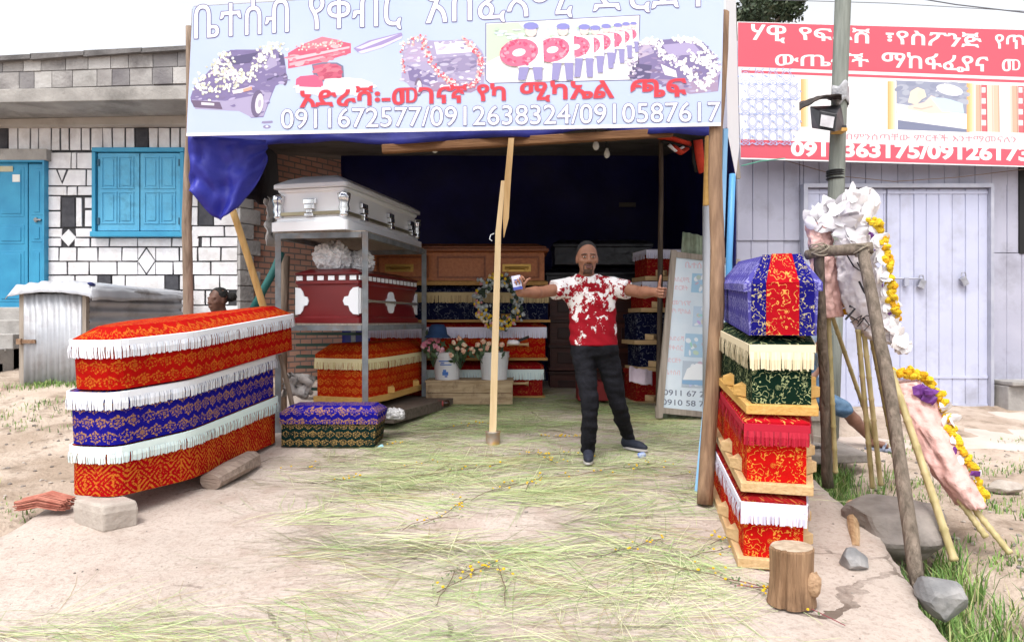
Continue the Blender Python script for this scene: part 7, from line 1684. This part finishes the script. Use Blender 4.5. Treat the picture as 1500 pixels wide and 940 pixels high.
while cnt < 1450:
    y = 2.35 + 6.4 * rnd.random() ** 1.05; x = rnd.uniform(-2.6, 2.1)
    if rnd.random() > dens(x, y): continue
    cnt += 1; base = rnd.gauss(0, .42) + (math.pi if rnd.random() < .5 else 0)
    if rnd.random() < .25: base = rnd.uniform(0, 6.28)
    kk = rnd.choice((0, 0, 1, 1, 2, 2, 3, 4)) if y < 6 else rnd.choice((0, 0, 2, 2, 3, 3, 4))  # greener at the back, with extra dark stalks painting shading into the grass
    for i in range(rnd.randint(6, 20)):
        bx, by = x + rnd.gauss(0, .15), y + rnd.gauss(0, .07)
        if by < 2.1 or bx > xr(by) - .3 or by > 8.8: continue
        blade(mb, bx, by, base + rnd.gauss(0, .22), rnd.uniform(.14, .5), rnd.uniform(.0012, .0027) * (.8 if by < 3.6 else 1.25), rnd.uniform(.001, .010), kk if rnd.random() < .55 else rnd.randrange(5), rnd.choice((0, 0, 0, .012)))
kind(mb.build('strewn_grass', M_st), 'stuff')
mb = MB(); M_tw = [mat('dark twig', (.15, .105, .07), rough=.8), mat('twig leaf', (.10, .14, .06), rough=.7), M_mar[0], mat('reddish stem', (.22, .05, .06), rough=.7)]
def sprig(x, y, a, ln, fl_, m0=0):
    p = Vector((x, y, sz(x, y) + .012)); pts = [p.copy()]
    for i in range(5): a += rnd.gauss(0, .22); p = p + Vector((math.cos(a), math.sin(a), 0)) * ln / 5; p.z = sz(p.x, p.y) + .014 + .01 * rnd.random(); pts.append(p.copy())
    mb.tube(pts, .0022, 5, m0)
    for i in range(int(ln * 34)):
        t = rnd.random() * 4.99; k = int(t); q = pts[k].lerp(pts[k + 1], t - k) + Vector((rnd.gauss(0, .028), rnd.gauss(0, .028), rnd.uniform(0, .02))); u = rnd.uniform(0, 6.28); s_ = rnd.uniform(.007, .016); U = Vector((math.cos(u), math.sin(u), .3)); V_ = Vector((-math.sin(u), math.cos(u), 0))
        mb.poly([q - U * s_, q + V_ * s_ * .4, q + U * s_, q - V_ * s_ * .4], 1)
    for i in range(fl_): q = rnd.choice(pts[2:]) + Vector((rnd.gauss(0, .045), rnd.gauss(0, .04), .012)); mb.ball(q, rnd.uniform(.005, .010), 6, 2, (1, 1, .7), .4)
for px, py, a, ln, fl_ in ((520, 655, .1, .45, 8), (640, 632, .3, .5, 12), (700, 670, .2, .9, 10), (760, 640, .0, .6, 26), (745, 660, -.3, .6, 16), (600, 700, .2, .7, 6), (470, 710, .3, .3, 8), (590, 780, 1.2, .4, 4), (620, 770, .5, .5, 12), (690, 735, 1.0, .5, 6), (650, 840, .2, .3, 14), (640, 870, 1.0, .45, 2), (770, 720, 1.4, .35, 10), (790, 700, .2, .5, 6), (880, 690, .1, .5, 8), (930, 690, -.1, .7, 4), (860, 820, .2, .5, 10), (940, 830, .1, .6, 12), (1040, 800, .9, .35, 16), (1010, 820, .3, .5, 14), (640, 890, 1.3, .35, 3), (980, 700, .1, .4, 2), (410, 690, .2, .3, 6), (740, 890, 1.7, .4, 2), (560, 690, .1, .4, 5)):
    Y = 1.5325 / ((py - 470) / F + .075); sprig((px - 750) / F * Y, Y, a, ln, fl_)
for px, py, a, ln in ((1060, 850, -.35, .6), (1075, 862, -.3, .2)):
    Y = 1.5325 / ((py - 470) / F + .075); sprig((px - 750) / F * Y, Y, a, ln, 3, 3)
kind(mb.build('strewn_flower_sprigs', M_tw), 'stuff')
M_gr = [mat('fresh grass blade', (.14, .26, .06), rough=.6), mat('bright grass blade', (.22, .34, .09), rough=.6), mat('dry grass blade', (.36, .36, .16), rough=.7), mat('deep grass blade', (.07, .14, .035), rough=.6)]
def tuft(mb, x, y, n, h, spread, z=None):
    for i in range(n):
        bx, by = x + rnd.gauss(0, spread), y + rnd.gauss(0, spread); g_ = gz(bx, by) - .01; a = rnd.uniform(0, 6.28); hh = h * rnd.uniform(.5, 1.2); lean = rnd.uniform(.1, .8) * hh; w2 = rnd.uniform(.0025, .005)
        d = Vector((math.cos(a), math.sin(a), 0)); s_ = Vector((-d.y, d.x, 0)) * w2; p = Vector((bx, by, g_)); mi = rnd.choice((0, 0, 1, 1, 2, 3))
        q = p + d * lean * .35 + Vector((0, 0, hh * .6)); e = p + d * lean + Vector((0, 0, hh * .9))
        k = mb.add([p - s_, p + s_, q + s_ * .8, q - s_ * .8, e]); mb.face((k, k + 1, k + 2, k + 3), mi); mb.face((k + 3, k + 2, k + 4), mi)
mb = MB()
for i in range(460):                                  # along the ditch
    y = rnd.uniform(2.2, 6.3); x = xr(y) + abs(rnd.gauss(.14, .16)) + .03
    if 3.75 < y < 4.5 and rnd.random() < .8: continue
    tuft(mb, x, y, rnd.randint(14, 34), rnd.uniform(.09, .24), .045)
for i in range(520):                                  # thin verge to the right
    y = rnd.uniform(3.0, 6.4); x = rnd.uniform(interp(XR, y) + .4, 5.5)
    if noise.noise((x * 1.1, y * 1.6, 3)) < .02: continue
    tuft(mb, x, y, rnd.randint(10, 26), rnd.uniform(.03, .08), .06)
kind(mb.build('verge_grass', M_gr), 'stuff')
mb = MB()
for i in range(260):                                  # dirt on the left
    y = rnd.uniform(4.2, 7.4); x = rnd.uniform(-6.2, -3.0)
    if noise.noise((x * 1.2, y * 1.3, 9)) < .16: continue
    tuft(mb, x, y, rnd.randint(8, 22), rnd.uniform(.03, .08), .06)
for i in range(40): tuft(mb, rnd.uniform(-5.4, -4.5), 7.3 + rnd.gauss(0, .06), 14, .08, .05)
kind(mb.build('scrub_grass', M_gr), 'stuff')
mb = MB()                                             # pebbles and crumbs of soil
for i in range(900):
    if i % 2: y = rnd.uniform(3.0, 7); x = rnd.uniform(-6, -3.05)
    else: y = rnd.uniform(2.4, 6.2); x = rnd.uniform(interp(XR, y) + .25, 5)
    mb.ball((x, y, gz(x, y) + .003), rnd.uniform(.005, .02) * (1.8 if rnd.random() < .06 else 1), 6, rnd.randrange(2), (1, 1, .6), .5)
for i in range(420):
    y = rnd.uniform(2.4, 6); x = rnd.uniform(interp(XL, y) + .1, interp(XR, y) - .1); mb.ball((x, y, sz(x, y) + .001), rnd.uniform(.002, .007) * (2 if rnd.random() < .05 else 1), 6, rnd.randrange(2), (1, 1, .6), .5)
kind(mb.build('gravel', [M_rk3, M_rk2]), 'stuff')
